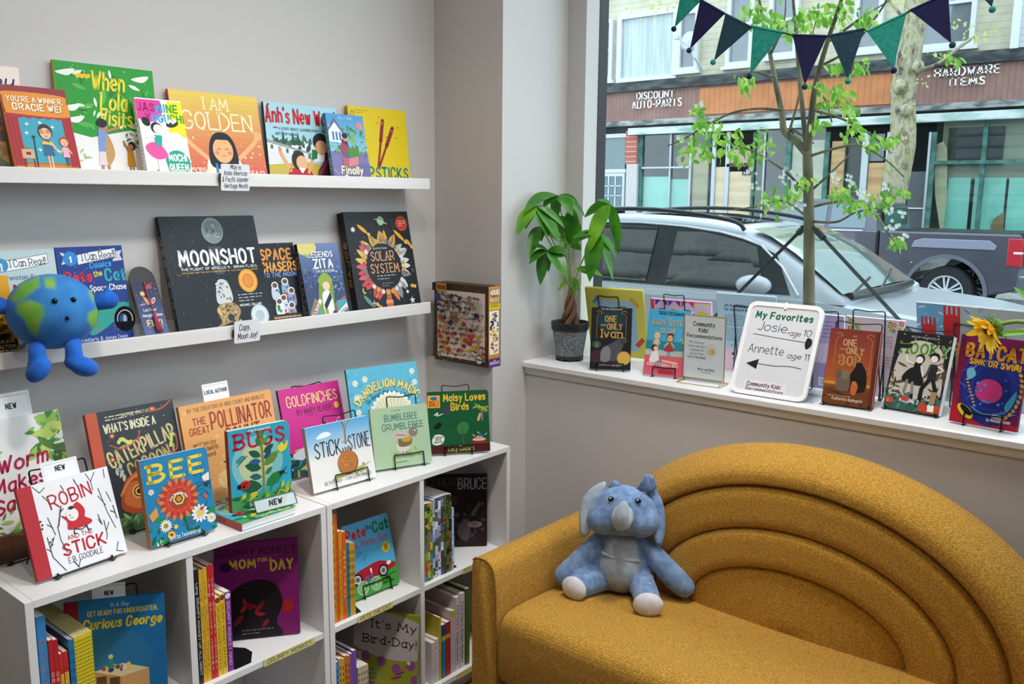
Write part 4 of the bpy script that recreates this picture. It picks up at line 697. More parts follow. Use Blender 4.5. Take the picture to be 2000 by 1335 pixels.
def a_bum(A):
    A.lines_of_text(.36, .62, .93, 1, .02, '#6a7a5a', .012); A.text('BUMBLEBEE', .52, .77, .1, '#2f6f74', fit=.58, wt=.15); A.text('GRUMBLEBEE', .54, .62, .1, '#2f6f74', fit=.72, wt=.14)
    A.leaves(26, 3, ['#a8b84a', '#8aa03c', '#c9cf7a'], (.05, .12), (.3, .18, .76, .23), .22); A.poly(((.42, .26), (.4, .36), (.5, .42), (.62, .34), (.6, .26), (.5, .23)), '#d9d0c4', True); A.poly(((.44, .34), (.46, .5), (.62, .54), (.68, .42), (.62, .33)), '#7a6a44', True); A.poly(((.5, .42), (.54, .52), (.66, .5), (.64, .4)), '#c29a2c', True); A.ell(.71, .55, .08, .08, '#8a7a72'); A.ell(.74, .57, .012, .014, W, n=8); A.line(((.72, .62), (.78, .68)), .008, '#5a4a44'); A.line(((.75, .61), (.85, .63)), .008, '#5a4a44')
    A.poly(((.34, .5), (.36, .58), (.56, .56), (.64, .5), (.5, .46)), '#c9b8b0', True); [A.line(((.36+.02*i, .52+.01*i), (.6, .5)), .005, '#8a7a74') for i in range(4)]; A.line(((.5, .24), (.5, .18)), .014, '#8a7a5a'); A.line(((.56, .24), (.56, .18)), .014, '#8a7a5a'); A.lines_of_text(.36, .7, .07, 1, .02, '#5a6a4a', .014)
B = (1.618, 1.858, ZC+.008, -20, 12.8)
book('pale green board book with a grumpy bee standing on grass', *B, .178, .175, .012, '#a9c4a0', '#b3b28e', a_bum, G3, 'board', rc=.008)
easel('black wire easel with a lip over the pale green bee book', frame(*B), .178, .175, .012, ZC, .092, 1.18, .036, x=.105, group=GE)
def a_bird(A):
    A.rect(0, 0, 1, .12, '#4a1a1c'); A.rect(.0, .12, 1, .128, '#2a0f12'); A.text('Maisy Loves', .60, .84, .11, '#e9c23a', fit=.68, wt=.24, jit=.04); A.text('Birds', .52, .69, .11, '#e9c23a', fit=.28, wt=.24, jit=.04); A.poly(((.0, .74), (.2, .74), (.2, .94), (.0, .94)), '#f0b02c'); A.text("MAISY'S", .1, .81, .045, '#a8202c', fit=.16, wt=.24); A.text('WORLD', .1, .76, .045, '#a8202c', fit=.15, wt=.24); A.ell(.1, .89, .06, .03, '#2c6ab0')
    A.poly(((.24, .66), (.3, .76), (.36, .77), (.35, .65), (.3, .63)), '#4a3a5a', True); A.poly(((.08, .42), (.16, .5), (.22, .47), (.16, .40)), '#101418', True); A.line(((.1, .62), (.16, .66), (.14, .61), (.24, .64)), .012, W, True); A.poly(((.05, .18), (.12, .14), (.22, .17), (.25, .26), (.18, .31), (.08, .29)), '#f0eeec', True); A.text('Explore', .15, .25, .04, K, fit=.15, wt=.2); A.text('and', .15, .21, .04, K, wt=.2); A.text('learn!', .15, .17, .04, K, fit=.13, wt=.2)
    A.line(((.78, .72), (1, .66)), .012, '#8a6a2c'); A.leaves(14, 3, ['#7aa83a', '#a8b84a'], (.05, .09), (.78, .68, .96, .76), .3); A.rect(.87, .5, .9, .66, '#8a6a7a'); A.poly(((.8, .52), (.84, .62), (.87, .6), (.83, .5)), '#c9a888', True); A.ell(.82, .2, .13, .035, '#7a1a20'); A.poly(((.69, .2), (.95, .2), (.92, .13), (.72, .13)), '#a8202a'); A.ell(.82, .2, .11, .025, '#a8d4dc'); A.poly(((.76, .21), (.8, .26), (.88, .25), (.84, .2)), '#e0a03a', True); A.ell(.84, .27, .03, .03, '#2c5ab0'); A.line(((.72, .28), (.75, .25)), .012, '#d9eef0'); A.line(((.92, .27), (.95, .29)), .012, '#d9eef0'); A.line(((.8, .32), (.82, .3)), .012, '#d9eef0')
    A.poly(((.5, .3), (.46, .42), (.56, .5), (.66, .44), (.62, .32)), '#2f7a44', True); A.line(((.56, .14), (.56, .4)), .02, '#6a4a2c'); A.text('Lucy Cousins', .52, .035, .075, '#9fc45a', fit=.42, wt=.2)
B = (1.832, 1.856, ZC+.008, -36, 11.5)
book('dark green board book with yellow lettering on the right cabinet', *B, .19, .19, .014, '#12552f', '#7a8a6a', a_bird, G3, 'board', rc=.010)
easel('black wire easel under the dark green bird book', frame(*B), .19, .19, .014, ZC, .085, 1.1, .02, x=.09, group=GE)
# clear NEW sign holder on the flat board book
r = empty('sign_holder', 'small clear sign holder lettered NEW on the flat turquoise book', 'sign holder', None, mat=frame(1.172, 1.783, ZC+.0215, -6, 30))
M_acr = glass_mat('clear acrylic', '#f8fbfb', .03); m = MB(); m.box((0, 0, 0), (.112, .0015, .033), M_acr); m.box((0, -.001, -.0012), (.112, .045, 0), M_acr); e_ = cm('#0f4a40', .3)
for a_, b_ in (((0, -.0006, 0), (.112, .002, .0012)), ((0, -.0006, .0322), (.112, .002, .0334)), ((0, -.0006, 0), (.0011, .002, .033)), ((.1109, -.0006, 0), (.112, .002, .033))): m.box(a_, b_, e_)
m.build('holder', r); m = MB(); m.box((.002, .0022, .002), (.110, .0028, .031), cm('#dcdcdc', .6)); A = Art(m, .112, .033, lambda x, y, k: (x, .0021-k, y)); A.text('NEW', .5, .35, .11, '#1a1a1c', fit=.3, wt=.28, slant=.2); m.build('insert', r)
# ---- books facing out in the cubbies
def a_geo(A):
    A.rect(0, 0, .14, 1, '#8a1a20'); A.ell(.56, .45, .3, .3, '#2a6f9f'); A.text('H. A. Rey', .55, .925, .045, '#d9dde0', fit=.18, wt=.12, slant=.2); A.text('GET READY FOR KINDERGARTEN,', .58, .86, .05, '#e3cf52', fit=.70, wt=.2); A.text('Curious George', .57, .745, .095, '#e8cc2c', fit=.78, wt=.24, slant=.25)
    A.poly(((.26, .36), (.54, .29), (.82, .34), (.56, .41)), '#d9c8a0'); A.poly(((.26, .36), (.54, .29), (.54, .08), (.26, .14)), '#b88a5a'); A.poly(((.54, .29), (.82, .34), (.82, .1), (.54, .08)), '#c99a66'); A.rect(.29, .18, .39, .31, '#5a3c26'); A.rect(.42, .16, .52, .29, '#5a3c26'); A.rect(.31, .19, .38, .25, '#b02a2a'); A.rect(.44, .17, .51, .22, '#e0b83a'); A.dots(26, 3, ['#c2322c', '#e6c23a', '#2f8a6a', '#3a6ab0', '#e9e2d0'], (.012, .028), (.36, .35, .66, .40)); A.rect(.42, .38, .46, .46, '#2f8a6a'); A.ell(.44, .48, .025, .025, '#d9c8a0'); A.dots(14, 5, ['#c2322c', '#e6c23a', '#20386a', '#6a3a8a'], (.02, .05), (.6, .02, .98, .12))
BG = (.735, 1.864, .416, -34, 8)
book('blue picture book with a yellow script title facing out in the left cubby', *BG, .203, .246, .010, '#1f6aa0', '#8a1a20', a_geo, G5)
easel('black wire easel behind the blue book in the left cubby', frame(*BG), .203, .246, .010, .41, .09, 1.11, .02, group=GE, low=True)
o = card('NEW', 'white card lettered NEW behind the blue book in the left cubby', BG, .055, .165, .010, .068, .112); del o['group']
def a_mon(A):
    A.text('GRUMPY MONKEY', .5, .86, .09, '#2a1024', fit=.94, wt=.14); A.text('MOM', .33, .735, .1, '#d8b83a', fit=.30, wt=.24, jit=.06); A.text('FOR A', .60, .785, .045, '#d8b83a', fit=.16, wt=.2); A.text('DAY', .80, .69, .12, '#d8b83a', fit=.26, wt=.24, jit=.08); A.ell(.13, .75, .07, .06, '#2a1638')
    A.poly(((.1, 0), (.12, .3), (.2, .5), (.45, .6), (.7, .55), (.8, .35), (.72, .15), (.76, 0)), '#171014', True); A.ell(.86, .3, .07, .09, '#9a1a22'); A.leaves(9, 4, ['#9a1a22', '#7a1420'], (.12, .2), (.25, .18, .65, .4), .4); A.lines_of_text(.3, .68, .08, 2, .035, '#8a8088', .008)
book('purple picture book facing out in the cubby above the yellow monkey tape', 1.125, 1.912, .414, -36, 7, .207, .25, .010, '#74195e', '#4a1040', a_mon, G5)
o = book('blue picture book with a red racing car facing out in a cubby', 1.497, 1.819, .418, -2.4, 14.8, .166, .209, .006, '#4fa8d2', '#3a88b0', None, G5, 'paper')
def a_car(A):
    A.poly(((0, 0), (1, 0), (1, .3), (.7, .34), (.3, .3), (0, .34)), '#3f9a3a', True); A.text('Pete', .26, .80, .15, '#c9242c', fit=.40, wt=.26, jit=.05); A.text('the', .54, .86, .075, '#1f3a5a', fit=.12, wt=.2); A.text('Cat', .80, .80, .16, '#1f7a3a', fit=.32, wt=.28); A.text('Go, Pete, Go!', .5, .66, .1, '#c9305a', fit=.78, wt=.17, jit=.04); A.ell(.84, .55, .09, .09, '#e6c22c'); A.text('OVER', .84, .575, .03, K, fit=.1, wt=.2); A.text('30', .84, .53, .05, K, wt=.2); A.text('STICKERS', .84, .505, .022, K, fit=.11, wt=.2)
    A.poly(((.08, .24), (.14, .34), (.4, .38), (.62, .4), (.8, .36), (.96, .31), (.96, .26), (.7, .22), (.2, .2)), '#a81c2c', True); A.text('1', .44, .26, .1, W, wt=.24); 
    for x, y in ((.70, .25), (.14, .25)): A.ell(x, y, .105, .105, '#1c1c20'); A.ell(x, y, .07, .07, '#e3e3e3'); A.ell(x, y, .05, .05, '#3a3a3e'); A.star(x, y, .06, '#e3e3e3', 6, .25); A.ell(x, y, .02, .02, K)
    A.ell(.84, .33, .05, .035, '#e9e9e9'); A.line(((.72, .16), (.95, .18)), .01, K)
    for x in (.22, .5): A.ell(x, .12, .12, .12, '#c9ccd0'); A.ell(x, .12, .105, .105, '#7ab060'); A.star(x, .12, .11, '#dfe3e6', 10, .12)
    A.line(((.22, .12), (.32, .25), (.5, .12)), .014, '#2c78b8'); A.line(((.32, .25), (.44, .24)), .014, '#2c78b8'); A.line(((.44, .28), (.5, .12)), .014, '#2c78b8'); A.text('by', .76, .12, .035, K, wt=.14); A.text('James Dean', .76, .07, .045, K, fit=.24, wt=.14); A.leaves(6, 3, ['#1c1c20'], (.05, .09), (.25, .46, .42, .6), .1)
c_ = [x for x in o.children if x.name.startswith('cover')][0]; mm = MB(); a_car(Art(mm, .166, .209, lambda x, y, k: (x, -k, y))); mm.build('cover_print', o)
easel('black wire easel with a lip over the racing-car book', frame(1.497, 1.819, .418, -2.4, 14.8), .166, .209, .006, .41, .098, 1.0, .032, group=GE)
def a_bru(A):
    A.text('GOODNIGHT,', .22, .84, .13, '#5a4a34', fit=.72, wt=.14, slant=.1); A.text('BRUCE', .76, .80, .17, '#8a8490', fit=.46, wt=.17); A.rect(.0, .0, 1, .3, '#2a1418'); A.ell(.42, .64, .1, .08, '#3a2620'); A.dots(40, 3, ['#3c3034', '#2c2226', '#4a3c3e', '#1c1416'], (.02, .06), (.35, .1, .95, .6)); A.poly(((.5, .2), (.6, .36), (.72, .34), (.7, .1), (.6, .08)), '#4f464a', True); A.poly(((.74, .46), (.86, .6), (.88, .56), (.78, .42)), '#544a4c', True); A.ell(.8, .3, .12, .055, '#7a6a66'); A.text('SIGNED', .8, .305, .04, '#4a1c24', fit=.14, wt=.16); A.text('COPY', .8, .265, .04, '#4a1c24', fit=.1, wt=.16)
book('dark brown picture book with grey lettering facing out in the rightmost upper cubby', 1.909, 1.951, .414, -45, 5.5, .197, .236, .010, '#170d10', '#0f090b', a_bru, G5)
def a_bday(A):
    A.ell(.55, .72, .75, .33, '#b8b0b2', -4, 40); A.poly(((.05, .5), (.3, .5), (.1, .4)), '#b8b0b2'); A.text("It's My", .62, .80, .11, K, fit=.68, wt=.14, serif=True); A.text('Bird-Day!', .56, .62, .11, K, fit=.82, wt=.14, serif=True)
    for x, y in ((.2, .46), (.45, .42), (.68, .36), (.9, .42), (.98, .26), (.3, .2), (.06, .3)): A.ell(x, y, .07, .075, '#8a4a8a')
    A.ell(.3, .26, .15, .11, '#9a9a5a'); A.text('AN', .3, .3, .04, K, wt=.14); A.text('UNUSUAL', .3, .25, .04, K, fit=.18, wt=.14); A.text('FUNNY!', .3, .20, .04, K, fit=.15, wt=.14); A.poly(((.6, .22), (.72, .24), (.86, .44)), '#c05a48'); A.line(((.62, .24), (.76, .28)), .02, '#3a4a5a'); A.line(((.68, .29), (.8, .34)), .02, '#3a4a5a'); A.ell(.87, .45, .03, .03, '#d9d2c4')
book('yellow-green dotted picture book facing out in the lower cubby under the cat tape', 1.555, 1.912, .0775, -66, 8, .205, .258, .009, '#8f9426', '#7a8020', a_bday, G5)
# ------------------------------------------------------------------ books standing in rows, spines out
ORD = ['leftmost', 'second', 'third', 'fourth', 'fifth', 'sixth', 'seventh', 'eighth', 'ninth', 'tenth', 'eleventh', 'twelfth', 'thirteenth', 'fourteenth', 'fifteenth']
def spine_book(label, x0, x1, y, z, h, d, col, group, text=None, tc='#222222', mark=None, paper=None, kind='paper'):
    t = x1-x0; r = empty('paperback_book' if kind == 'paper' else 'hardback_book', label, 'book', group, (x0, y, z)); m = MB(); c = cm(col, .4); th = min(.0005 if kind == 'paper' else .002, t*.14)
    m.box((0, 0, 0), (t, th, h), c); m.box((0, th, 0), (th, d, h), c); m.box((t-th, th, 0), (t, d, h), c)
    A = Art(m, h, t, lambda a, b, k: (b, -k, h-a))
    if mark: mark(A)
    if text: A.text(text, .52, .28, .46*t/h, tc, fit=min(.8, .05*len(text)), wt=.18)
    m.build('cover', r); p = MB(); p.box((th, th, .0006), (t-th, d-.001, h-(.0008 if kind == 'paper' else .003)), paper or M_paper); p.build('page_block', r); return r
def row(items, y, z, place, group):
    """items: (pixel left, pixel right, pixel top of the spine, depth, colour, what, text, text colour, mark)"""
    px = None; cnt = {}
    for it in items: cnt[it[5]] = cnt.get(it[5], 0)+1
    seen = {}
    for a, b, ty, d, col, what, text, tc, mark in items:
        P = onY(a, ty, y); Q = onY(b, ty, y); x0 = P.x if px is None else max(P.x, px+.0004); x1 = max(Q.x, x0+.003); px = x1
        k = seen.get(what, 0); seen[what] = k+1
        if cnt[what] == 1: lab = '%s, spine out in %s' % (what, place)
        elif k == cnt[what]-1: lab = 'rightmost %s, spine out in %s' % (what, place)
        else: lab = '%s %s%s, spine out in %s' % (ORD[k], what, '' if k == 0 else ' from the left', place)
        h = min(P.z-z, .318)
        spine_book(lab, x0, x1, y, z, h, d, col, group, text, tc, mark)
def split(a, b, n): return [(a+(b-a)*i/n, a+(b-a)*(i+1)/n) for i in range(n)]
def grid(c, n=10, y0=.2, y1=.8, x0=.03, x1=.3):
    def f_(A):
        for i in range(n): A.raw(A.S(((x0+(x1-x0)*i/n, y0), (x0+(x1-x0)*(i+.55)/n, y0), (x0+(x1-x0)*(i+.55)/n, y1), (x0+(x1-x0)*i/n, y1))), c)
        A.up()
    return f_
def mosaic(cols, seed, n=14):
    def f_(A):
        rd = random.Random(seed); x = 0
        while x < 1:
            q = min(1, x+rd.uniform(.02, .12)); A.raw(A.S(((x, 0), (q, 0), (q, 1), (x, 1))), rd.choice(cols)); x = q
        A.up(); A.dots(n, seed, cols, (.008, .02))
    return f_
C1 = 'the left cubby'; yr = 1.768; zf = .4101
it = [(69.8, 87.8, 1206, .22, '#2f7fb8', 'tall blue book with orange lettering', 'Curious George', '#d0642c', None)]
it += [(93.3, 103, 1251, .16, '#b81f26', 'red book with a yellow foot', 'GET READY', '#f0d0c0', None), (103.3, 112.3, 1250, .16, '#b81f26', 'red book with a yellow foot', 'GET READY', '#f0d0c0', None)]
it += [(113.5, 122.5, 1278, .15, '#c22a26', 'short red book with a yellow label', 'Curious George', '#4a2a10', lambda A: A.rect(.22, .1, .95, .9, '#e0b63a')), (122.8, 132.2, 1273, .15, '#c22a26', 'short red book with a yellow label', 'Curious George', '#4a2a10', lambda A: A.rect(.22, .1, .95, .9, '#e0b63a'))]
it += [(p, q, 1249, .25, '#1f78b0', 'thin blue paperback', None, K, grid('#0f4a78', 8, .3, .7, .1, .8)) for p, q in split(133, 144, 3)]
it += [(p, q, 1246-i*1.7, .25, '#e9d12a', 'thin yellow paperback', None, K, grid('#6a5a14', 18, .3, .75, .04, .7)) for i, (p, q) in enumerate(split(144.2, 179, 9))]
row(it, yr, zf, C1, 'books with spines out in the left cubby')
C2 = 'cubby above yellow monkey tape'
it = [(378.6, 387, 1113, .2, '#1c1c1e', 'black book', 'Lang  GRUMPY MONKEY UP ALL NIGHT', '#e6e6e6', None)]
it += [(387.3, 394.6, 1114, .2, '#d9a62c', 'tall yellow book', 'Lang  GRUMPY MONKEY', '#5a3a1a', None), (395, 403, 1109, .2, '#dba92e', 'tall yellow book', 'Lang  GRUMPY MONKEY', '#5a3a1a', None)]
it += [(403.3, 410, 1104, .2, '#c0262c', 'tall red book', 'Lang  GRUMPY MONKEY', '#f3dcd0', None), (410.4, 416.4, 1103, .2, '#c8282e', 'tall red book', 'Lang  GRUMPY MONKEY', '#f3dcd0', None)]
hd = lambda A: (A.ell(.045, .5, .03, .03, '#3a1a14'), A.ell(.045, .5, .02, .02, '#8a3a6a'))
it += [(417, 428.6, 1168, .14, '#e2bb2c', 'short yellow book', 'GRUMPY MONKEY SAYS NO!', '#4a3214', hd), (429, 438.2, 1161, .14, '#e2bb2c', 'short yellow book', 'GRUMPY MONKEY SAYS NO!', '#4a3214', hd)]
it += [(438.8, 450, 1157, .14, '#7a2a8a', 'purple book', 'GRUMPY MONKEY NINE!', '#e3c8ea', lambda A: A.ell(.05, .5, .035, .035, '#e9dcf0'))]
row(it, yr, zf, C2, 'books with spines out above the yellow monkey tape')
C3 = 'cubby above yellow cat tape'
it = [(647.6, 653, 1006, .2, '#d68f1f', 'tall orange book', None, K, grid('#a85a14', 10, .3, .7, .05, .9)), (653.3, 657.6, 1005, .2, '#d0602a', 'tall red-orange book', 'PETE THE CAT', '#7a2418', None)]
it += [(660, 667.4, 1038, .17, '#d88a20', 'mid-height orange book', 'PETE THE CAT', '#8a3a14', None), (668, 674.8, 1039, .17, '#d8581f', 'mid-height red-orange book', 'PETE THE CAT', '#f0d8a0', lambda A: A.ell(.8, .5, .02, .02, '#2a7ab0'))]
for (p, q), c, wn in zip(split(675.2, 692, 5), ('#2f8a6a', '#2a6a94', '#cda12c', '#c8962a', '#c99a30'), ('short green reader', 'short blue reader', 'short mustard reader', 'short mustard reader', 'short mustard reader')): it.append((p, q, 1060, .15, c, wn, None, K, grid('#4a3a14', 7, .3, .7, .1, .8)))
row(it, yr, zf, C3, 'books with spines out above the yellow cat tape')
C4 = 'the rightmost upper cubby'
GRN = ['#6a8a2c', '#8aa63c', '#4a6a2a', '#b8c05a', '#c0502c', '#d98a3a', '#3f86b0', '#2c4a3a']; LIL = ['#c9c4e0', '#a9a2cc', '#3f4a3c', '#6a6a3a', '#8a8ab0', '#4a5a7a', '#e3e0ee']; DRK = ['#3c4a2a', '#5a5a2c', '#2a3a2c', '#7a6a3c', '#4a6a4a', '#8a5a3a', '#20281f']
it = [(p, q, 984-i, .17, '#7f9a3a', 'slim green comic', None, K, mosaic(GRN, 3+i)) for i, (p, q) in enumerate(split(829.6, 844.6, 3))]
it += [(844.9, 849, 976, .19, '#8fb8dc', 'pale blue slim comic', None, K, mosaic(LIL[:2]+['#8fb8dc', '#4a6a3a'], 9))]
it += [(p, q, 973-2*i, .19, '#b9b2d8', 'slim lilac comic', None, K, mosaic(LIL, 12+i)) for i, (p, q) in enumerate(split(849.4, 866, 3))]
it += [(p, q, 967-i, .19, '#3c4a2a', 'slim dark patterned comic', None, K, mosaic(DRK, 22+i)) for i, (p, q) in enumerate(split(866.2, 882, 3))]
it += [(882.4, 886.5, 992, .15, '#7fb4d8', 'short blue and pink comic', None, K, mosaic(['#7fb4d8', '#a8c8e6', '#d070a8', '#d8e0ea'], 31))]
row(it, yr, zf, C4, 'slim comics in the rightmost upper cubby')
C5 = 'lower cubby under cat tape'; zl = .0716
it = [(647.6, 649.4, 1295, .2, '#d6c9a8', 'thin cream paperback', None, K, None)]
it += [(p, q, 1293, .2, '#4a8ab8', 'thin blue paperback', None, K, grid('#1f4a74', 9, .3, .7, .1, .8)) for p, q in split(650, 661.6, 2)]
it += [(p, q, 1287, .2, '#d0a03a', 'thin ochre paperback', None, K, grid('#6a4a1c', 9, .3, .7, .1, .8)) for p, q in split(662, 672.5, 2)]
it += [(p, q, 1281, .2, '#c8743a', 'thin orange paperback', None, K, grid('#6a3a1c', 9, .3, .7, .1, .8)) for p, q in split(672.8, 683.6, 2)]
it += [(684, 689, 1277, .2, '#7a52b0', 'thin purple paperback', None, K, None), (689.3, 695.6, 1271, .2, '#7a52b0', 'thin purple paperback', None, K, None)]
it += [(p, q, 1304-2*i, .14, '#c9bfa4', 'short cream paperback', None, K, grid('#6a5f48', 7, .3, .7, .1, .8)) for i, (p, q) in enumerate(split(699, 719, 4))]
row(it, yr, zl, C5, 'books with spines out in the lower cubby under the cat tape')
C6 = 'lower cubby beside sofa arm'
dt = lambda A: A.dots(26, 5, ['#3a3a3e', '#b0505a', '#6a6a70'], (.006, .012))
it = [(843.2, 850.6, 1256, .15, '#dcd2d2', 'white dotted board book', None, K, dt), (851, 857.4, 1249, .15, '#dcd2d2', 'white dotted board book', None, K, dt)]
it += [(858, 861.4, 1206, .16, '#c9b83a', 'yellow board book', None, K, None), (862.6, 870.4, 1221, .16, '#2f7aa0', 'blue and green book', None, K, lambda A: (A.rect(.02, 0, .2, 1, '#2a4a8a'), A.rect(.22, 0, .3, 1, '#c9b83a')))]
it += [(871, 879.4, 1216, .16, '#b02830', 'red book', None, K, lambda A: A.rect(.22, .0, .3, 1, '#c9a83a'))]
it += [(p, q, 1193, .17, '#cdb9c4', 'thin pale pink book', None, K, lambda A: A.rect(0, 0, .1, 1, '#c9b83a')) for p, q in split(880.4, 889, 2)]
it += [(889.6, 897.5, 1167, .18, '#d6c9cf', 'tall white book', 'First Colors, Shapes, Numbers', K, None), (898.6, 907.5, 1160, .18, '#d6c9cf', 'tall white book', 'First Colors, Shapes, Numbers', K, None), (909.6, 917, 1150, .2, '#4f6a24', 'tall green book', None, K, None)]
row(it, yr, zl, C6, 'books with spines out in the lower cubby beside the sofa arm')
def bookend(label, x, y0, z, L=.07):
    m = MB(); c = cm('#131416', .45, metal=.2); P = [(x, y0+.12), (x+L*.55, y0+.12), (x+L, y0+.07), (x+L, y0+.04), (x+L*.6, y0), (x, y0)]
    m.prism([(a, b, z) for a, b in P], (0, 0, .0015), c); m.box((x, y0+.02, z), (x+.0015, y0+.12, z+.13), c); o = m.build('bookend'); tag(recenter(o), label, 'bookend', 'black steel bookends')
bookend('black steel bookend beside the purple spine above the monkey tape', onY(450.5, 1157, yr).x, 1.765, .4102, .075)
bookend('black steel bookend beside the mustard readers above the cat tape', onY(692.6, 1060, yr).x, 1.768, .4102, .03)
bookend('black steel bookend beside the slim comics in the rightmost upper cubby', onY(887.2, 985, yr).x, 1.775, .4102, .03)
# ------------------------------------------------------------------ window board: books, signs, puzzle
def easel_back(label, B, w, h, x=None, wd=.075, top=.92, leg=.12):
    """the rear of a wire stand seen from the room: loop against the book's back, two legs to the board"""
    x0 = (w/2 if x is None else x)-wd/2; x1 = x0+wd; m = MB(); I = B.inverted(); y = -.0035
    m.tube(fillet([(x0, y, .0), (x0, y, h*top), ((x0+x1)/2, y, h*top-.004), (x1, y, h*top), (x1, y, .0)], .008), .0018, M_wire)
    for xx in (x0, x1):
        q = B @ Vector((xx, y, h*.05)); d = B.to_3x3() @ Vector((0, -1, 0)); d.z = 0; d.normalize(); a = q+d*.035; a.z = ZS+.002; b = q.copy(); b.z = ZS+.002
        m.tube([(xx, y, 0), I @ b, I @ a, (xx, y, h*.5)], .0018, M_wire)
    o = m.build('book_easel', None, auto=60); o.matrix_world = B; tag(o, label, 'book stand', GE); return o
def sbook(label, B, *a, **k): return book(label, *B, *a, **k)
def a_yb(A):
    A.rect(.16, .1, .86, .84, '#9fc3d6'); A.text('I love you more than a million', .52, .70, .045, '#2c4a6a', fit=.56, wt=.15, rot=-2); A.text('I love yous.', .52, .60, .045, '#2c4a6a', fit=.26, wt=.15, rot=-2)
    A.poly(((.1, .80), (.14, .77), (.24, .86), (.2, .9)), '#5f88c0'); A.poly(((.76, .86), (.8, .9), (.93, .78), (.9, .74)), '#d8a23a'); A.poly(((.80, .2), (.86, .16), (.98, .27), (.93, .32)), '#c9502c'); A.leaves(5, 3, ['#5f8a4a', '#c94a3a'], (.05, .09), (.5, .3, .8, .4))
B = (2.495, 1.724, ZS+.008, -77.8, -17.6)
sbook('yellow book seen from behind with a pale blue panel, beside the plant', B, .204, .250, .011, '#d8cf58', '#c2b848', a_yb, G4, paper=M_paperw)
easel_back('black wire easel against the back of the yellow book', frame(*B), .204, .250, x=.082, wd=.072, top=.9)
def scroll(A, c):
    for s in (0, 1):
        X = lambda x: x if not s else 1-x
        A.line([(X(.12), .93), (X(.2), .95), (X(.26), .92), (X(.22), .9)], .012, c, True); A.line([(X(.14), .5), (X(.14), .86), (X(.2), .91)], .008, c)
    A.line(((.72, .46), (.82, .52), (.88, .46), (.82, .42), (.78, .46)), .01, c, True)
def a_ivan(A):
    A.ell(.5, .78, .35, .3, '#12343a'); scroll(A, '#b88a4a'); A.text('NEW YORK TIMES BESTSELLER', .5, .965, .028, '#e0d8c0', fit=.5, wt=.16); A.text('ONE', .48, .775, .14, '#c99a4c', fit=.28, wt=.18, serif=True); A.text('AND', .3, .70, .05, '#c99a4c', wt=.16); A.text('ONLY', .58, .65, .14, '#c99a4c', fit=.36, wt=.18, serif=True); A.text('Ivan', .52, .52, .19, '#c99a4c', fit=.5, wt=.16, serif=True)
    A.ell(.5, .2, .6, .2, '#3a2630'); A.poly(((.3, .16), (.36, .36), (.56, .44), (.74, .52), (.82, .46), (.76, .3), (.7, .16)), '#4a4a4e', True); A.ell(.8, .46, .08, .07, '#3c3c40'); A.poly(((.26, .14), (.28, .32), (.42, .38), (.5, .3), (.46, .14)), '#77777a', True); A.ell(.15, .40, .11, .09, '#1f5a4a'); A.poly(((.12, .36), (.18, .36), (.15, .44)), '#c95a3a'); A.ell(.83, .19, .17, .17, '#b8923a', 0, 28); A.ell(.83, .19, .15, .15, '#c9a24a', 0, 28); A.text('Katherine Applegate', .5, .06, .055, '#e6dfd0', fit=.56, wt=.14)
B = (2.276, 1.579, ZS+.006, -58.9, 11.2)
sbook('black paperback with gold lettering and a gold medal, in front of the yellow book', B, .128, .197, .018, '#17181b', '#101113', a_ivan, G4, kind='paper', paper=M_paperw)
easel('black wire easel with a lip under the black paperback with the gold medal', frame(*B), .128, .197, .018, ZS, .085, 1.03, .02, group=GE)
def a_baby(A):
    A.rect(0, .0, 1, .36, '#cf5a6c'); A.rect(0, .30, 1, .40, '#b9c4b8'); [A.rect(.04*i, .3, .04*i+.012, .39, '#8aa09a') for i in range(25)]; A.rect(0, .39, 1, .52, '#2a7a8a')
    A.text('RAINA TELGEMEIER', .55, .92, .055, '#1a4a78', fit=.6, wt=.24); A.lines_of_text(.2, .92, .965, 1, .02, '#1f5a78', .008); A.text('THE', .5, .85, .05, '#b8a482', fit=.12, wt=.22); A.text('BABY-SITTERS', .54, .76, .11, '#c2a888', fit=.86, wt=.22, shadow='#2a6a88', sdx=.008); A.text('CLUB', .5, .65, .1, '#c2a888', fit=.34, wt=.24, shadow='#2a6a88', sdx=.008)
    kid(A, .25, .34, .5, '#e9b48c', '#d9b84a', '#c9b4a8', '#5a3a7a', -60); kid(A, .56, .28, .58, '#e0a47c', '#5a2418', '#3f7a3a', '#7a6a9a', -50, skirt='#b8202c'); kid(A, .90, .42, .42, '#d99a70', '#a8202c', '#d8b83a', '#b82a2c', -30)
    A.poly(((.12, .2), (.2, .38), (.3, .36), (.34, .22)), '#d9d4d2', True); A.ell(.22, .41, .08, .075, '#3a2a2c'); A.ell(.25, .40, .055, .055, '#e9b48c'); A.poly(((.28, .2), (.42, .26), (.46, .19), (.34, .16)), '#8a7a7a'); A.line(((.44, .22), (.78, .2)), .05, '#e9b48c'); A.text("KRISTY'S GREAT IDEA", .45, .14, .065, '#f0d8d0', fit=.72, wt=.2); A.rect(.36, .04, .72, .075, '#a8202c')
B = (2.322, 1.411, ZS+.006, -77, 14)
sbook('turquoise and pink comic paperback with cartoon girls, left of the gold-framed sign', B, .134, .205, .012, '#3f9fc0', '#2c86a8', a_baby, G4, kind='paper', paper=M_paperw)
easel('black wire easel with a lip under the turquoise and pink comic', frame(*B), .134, .205, .012, ZS, .072, .9, .026, group=GE)
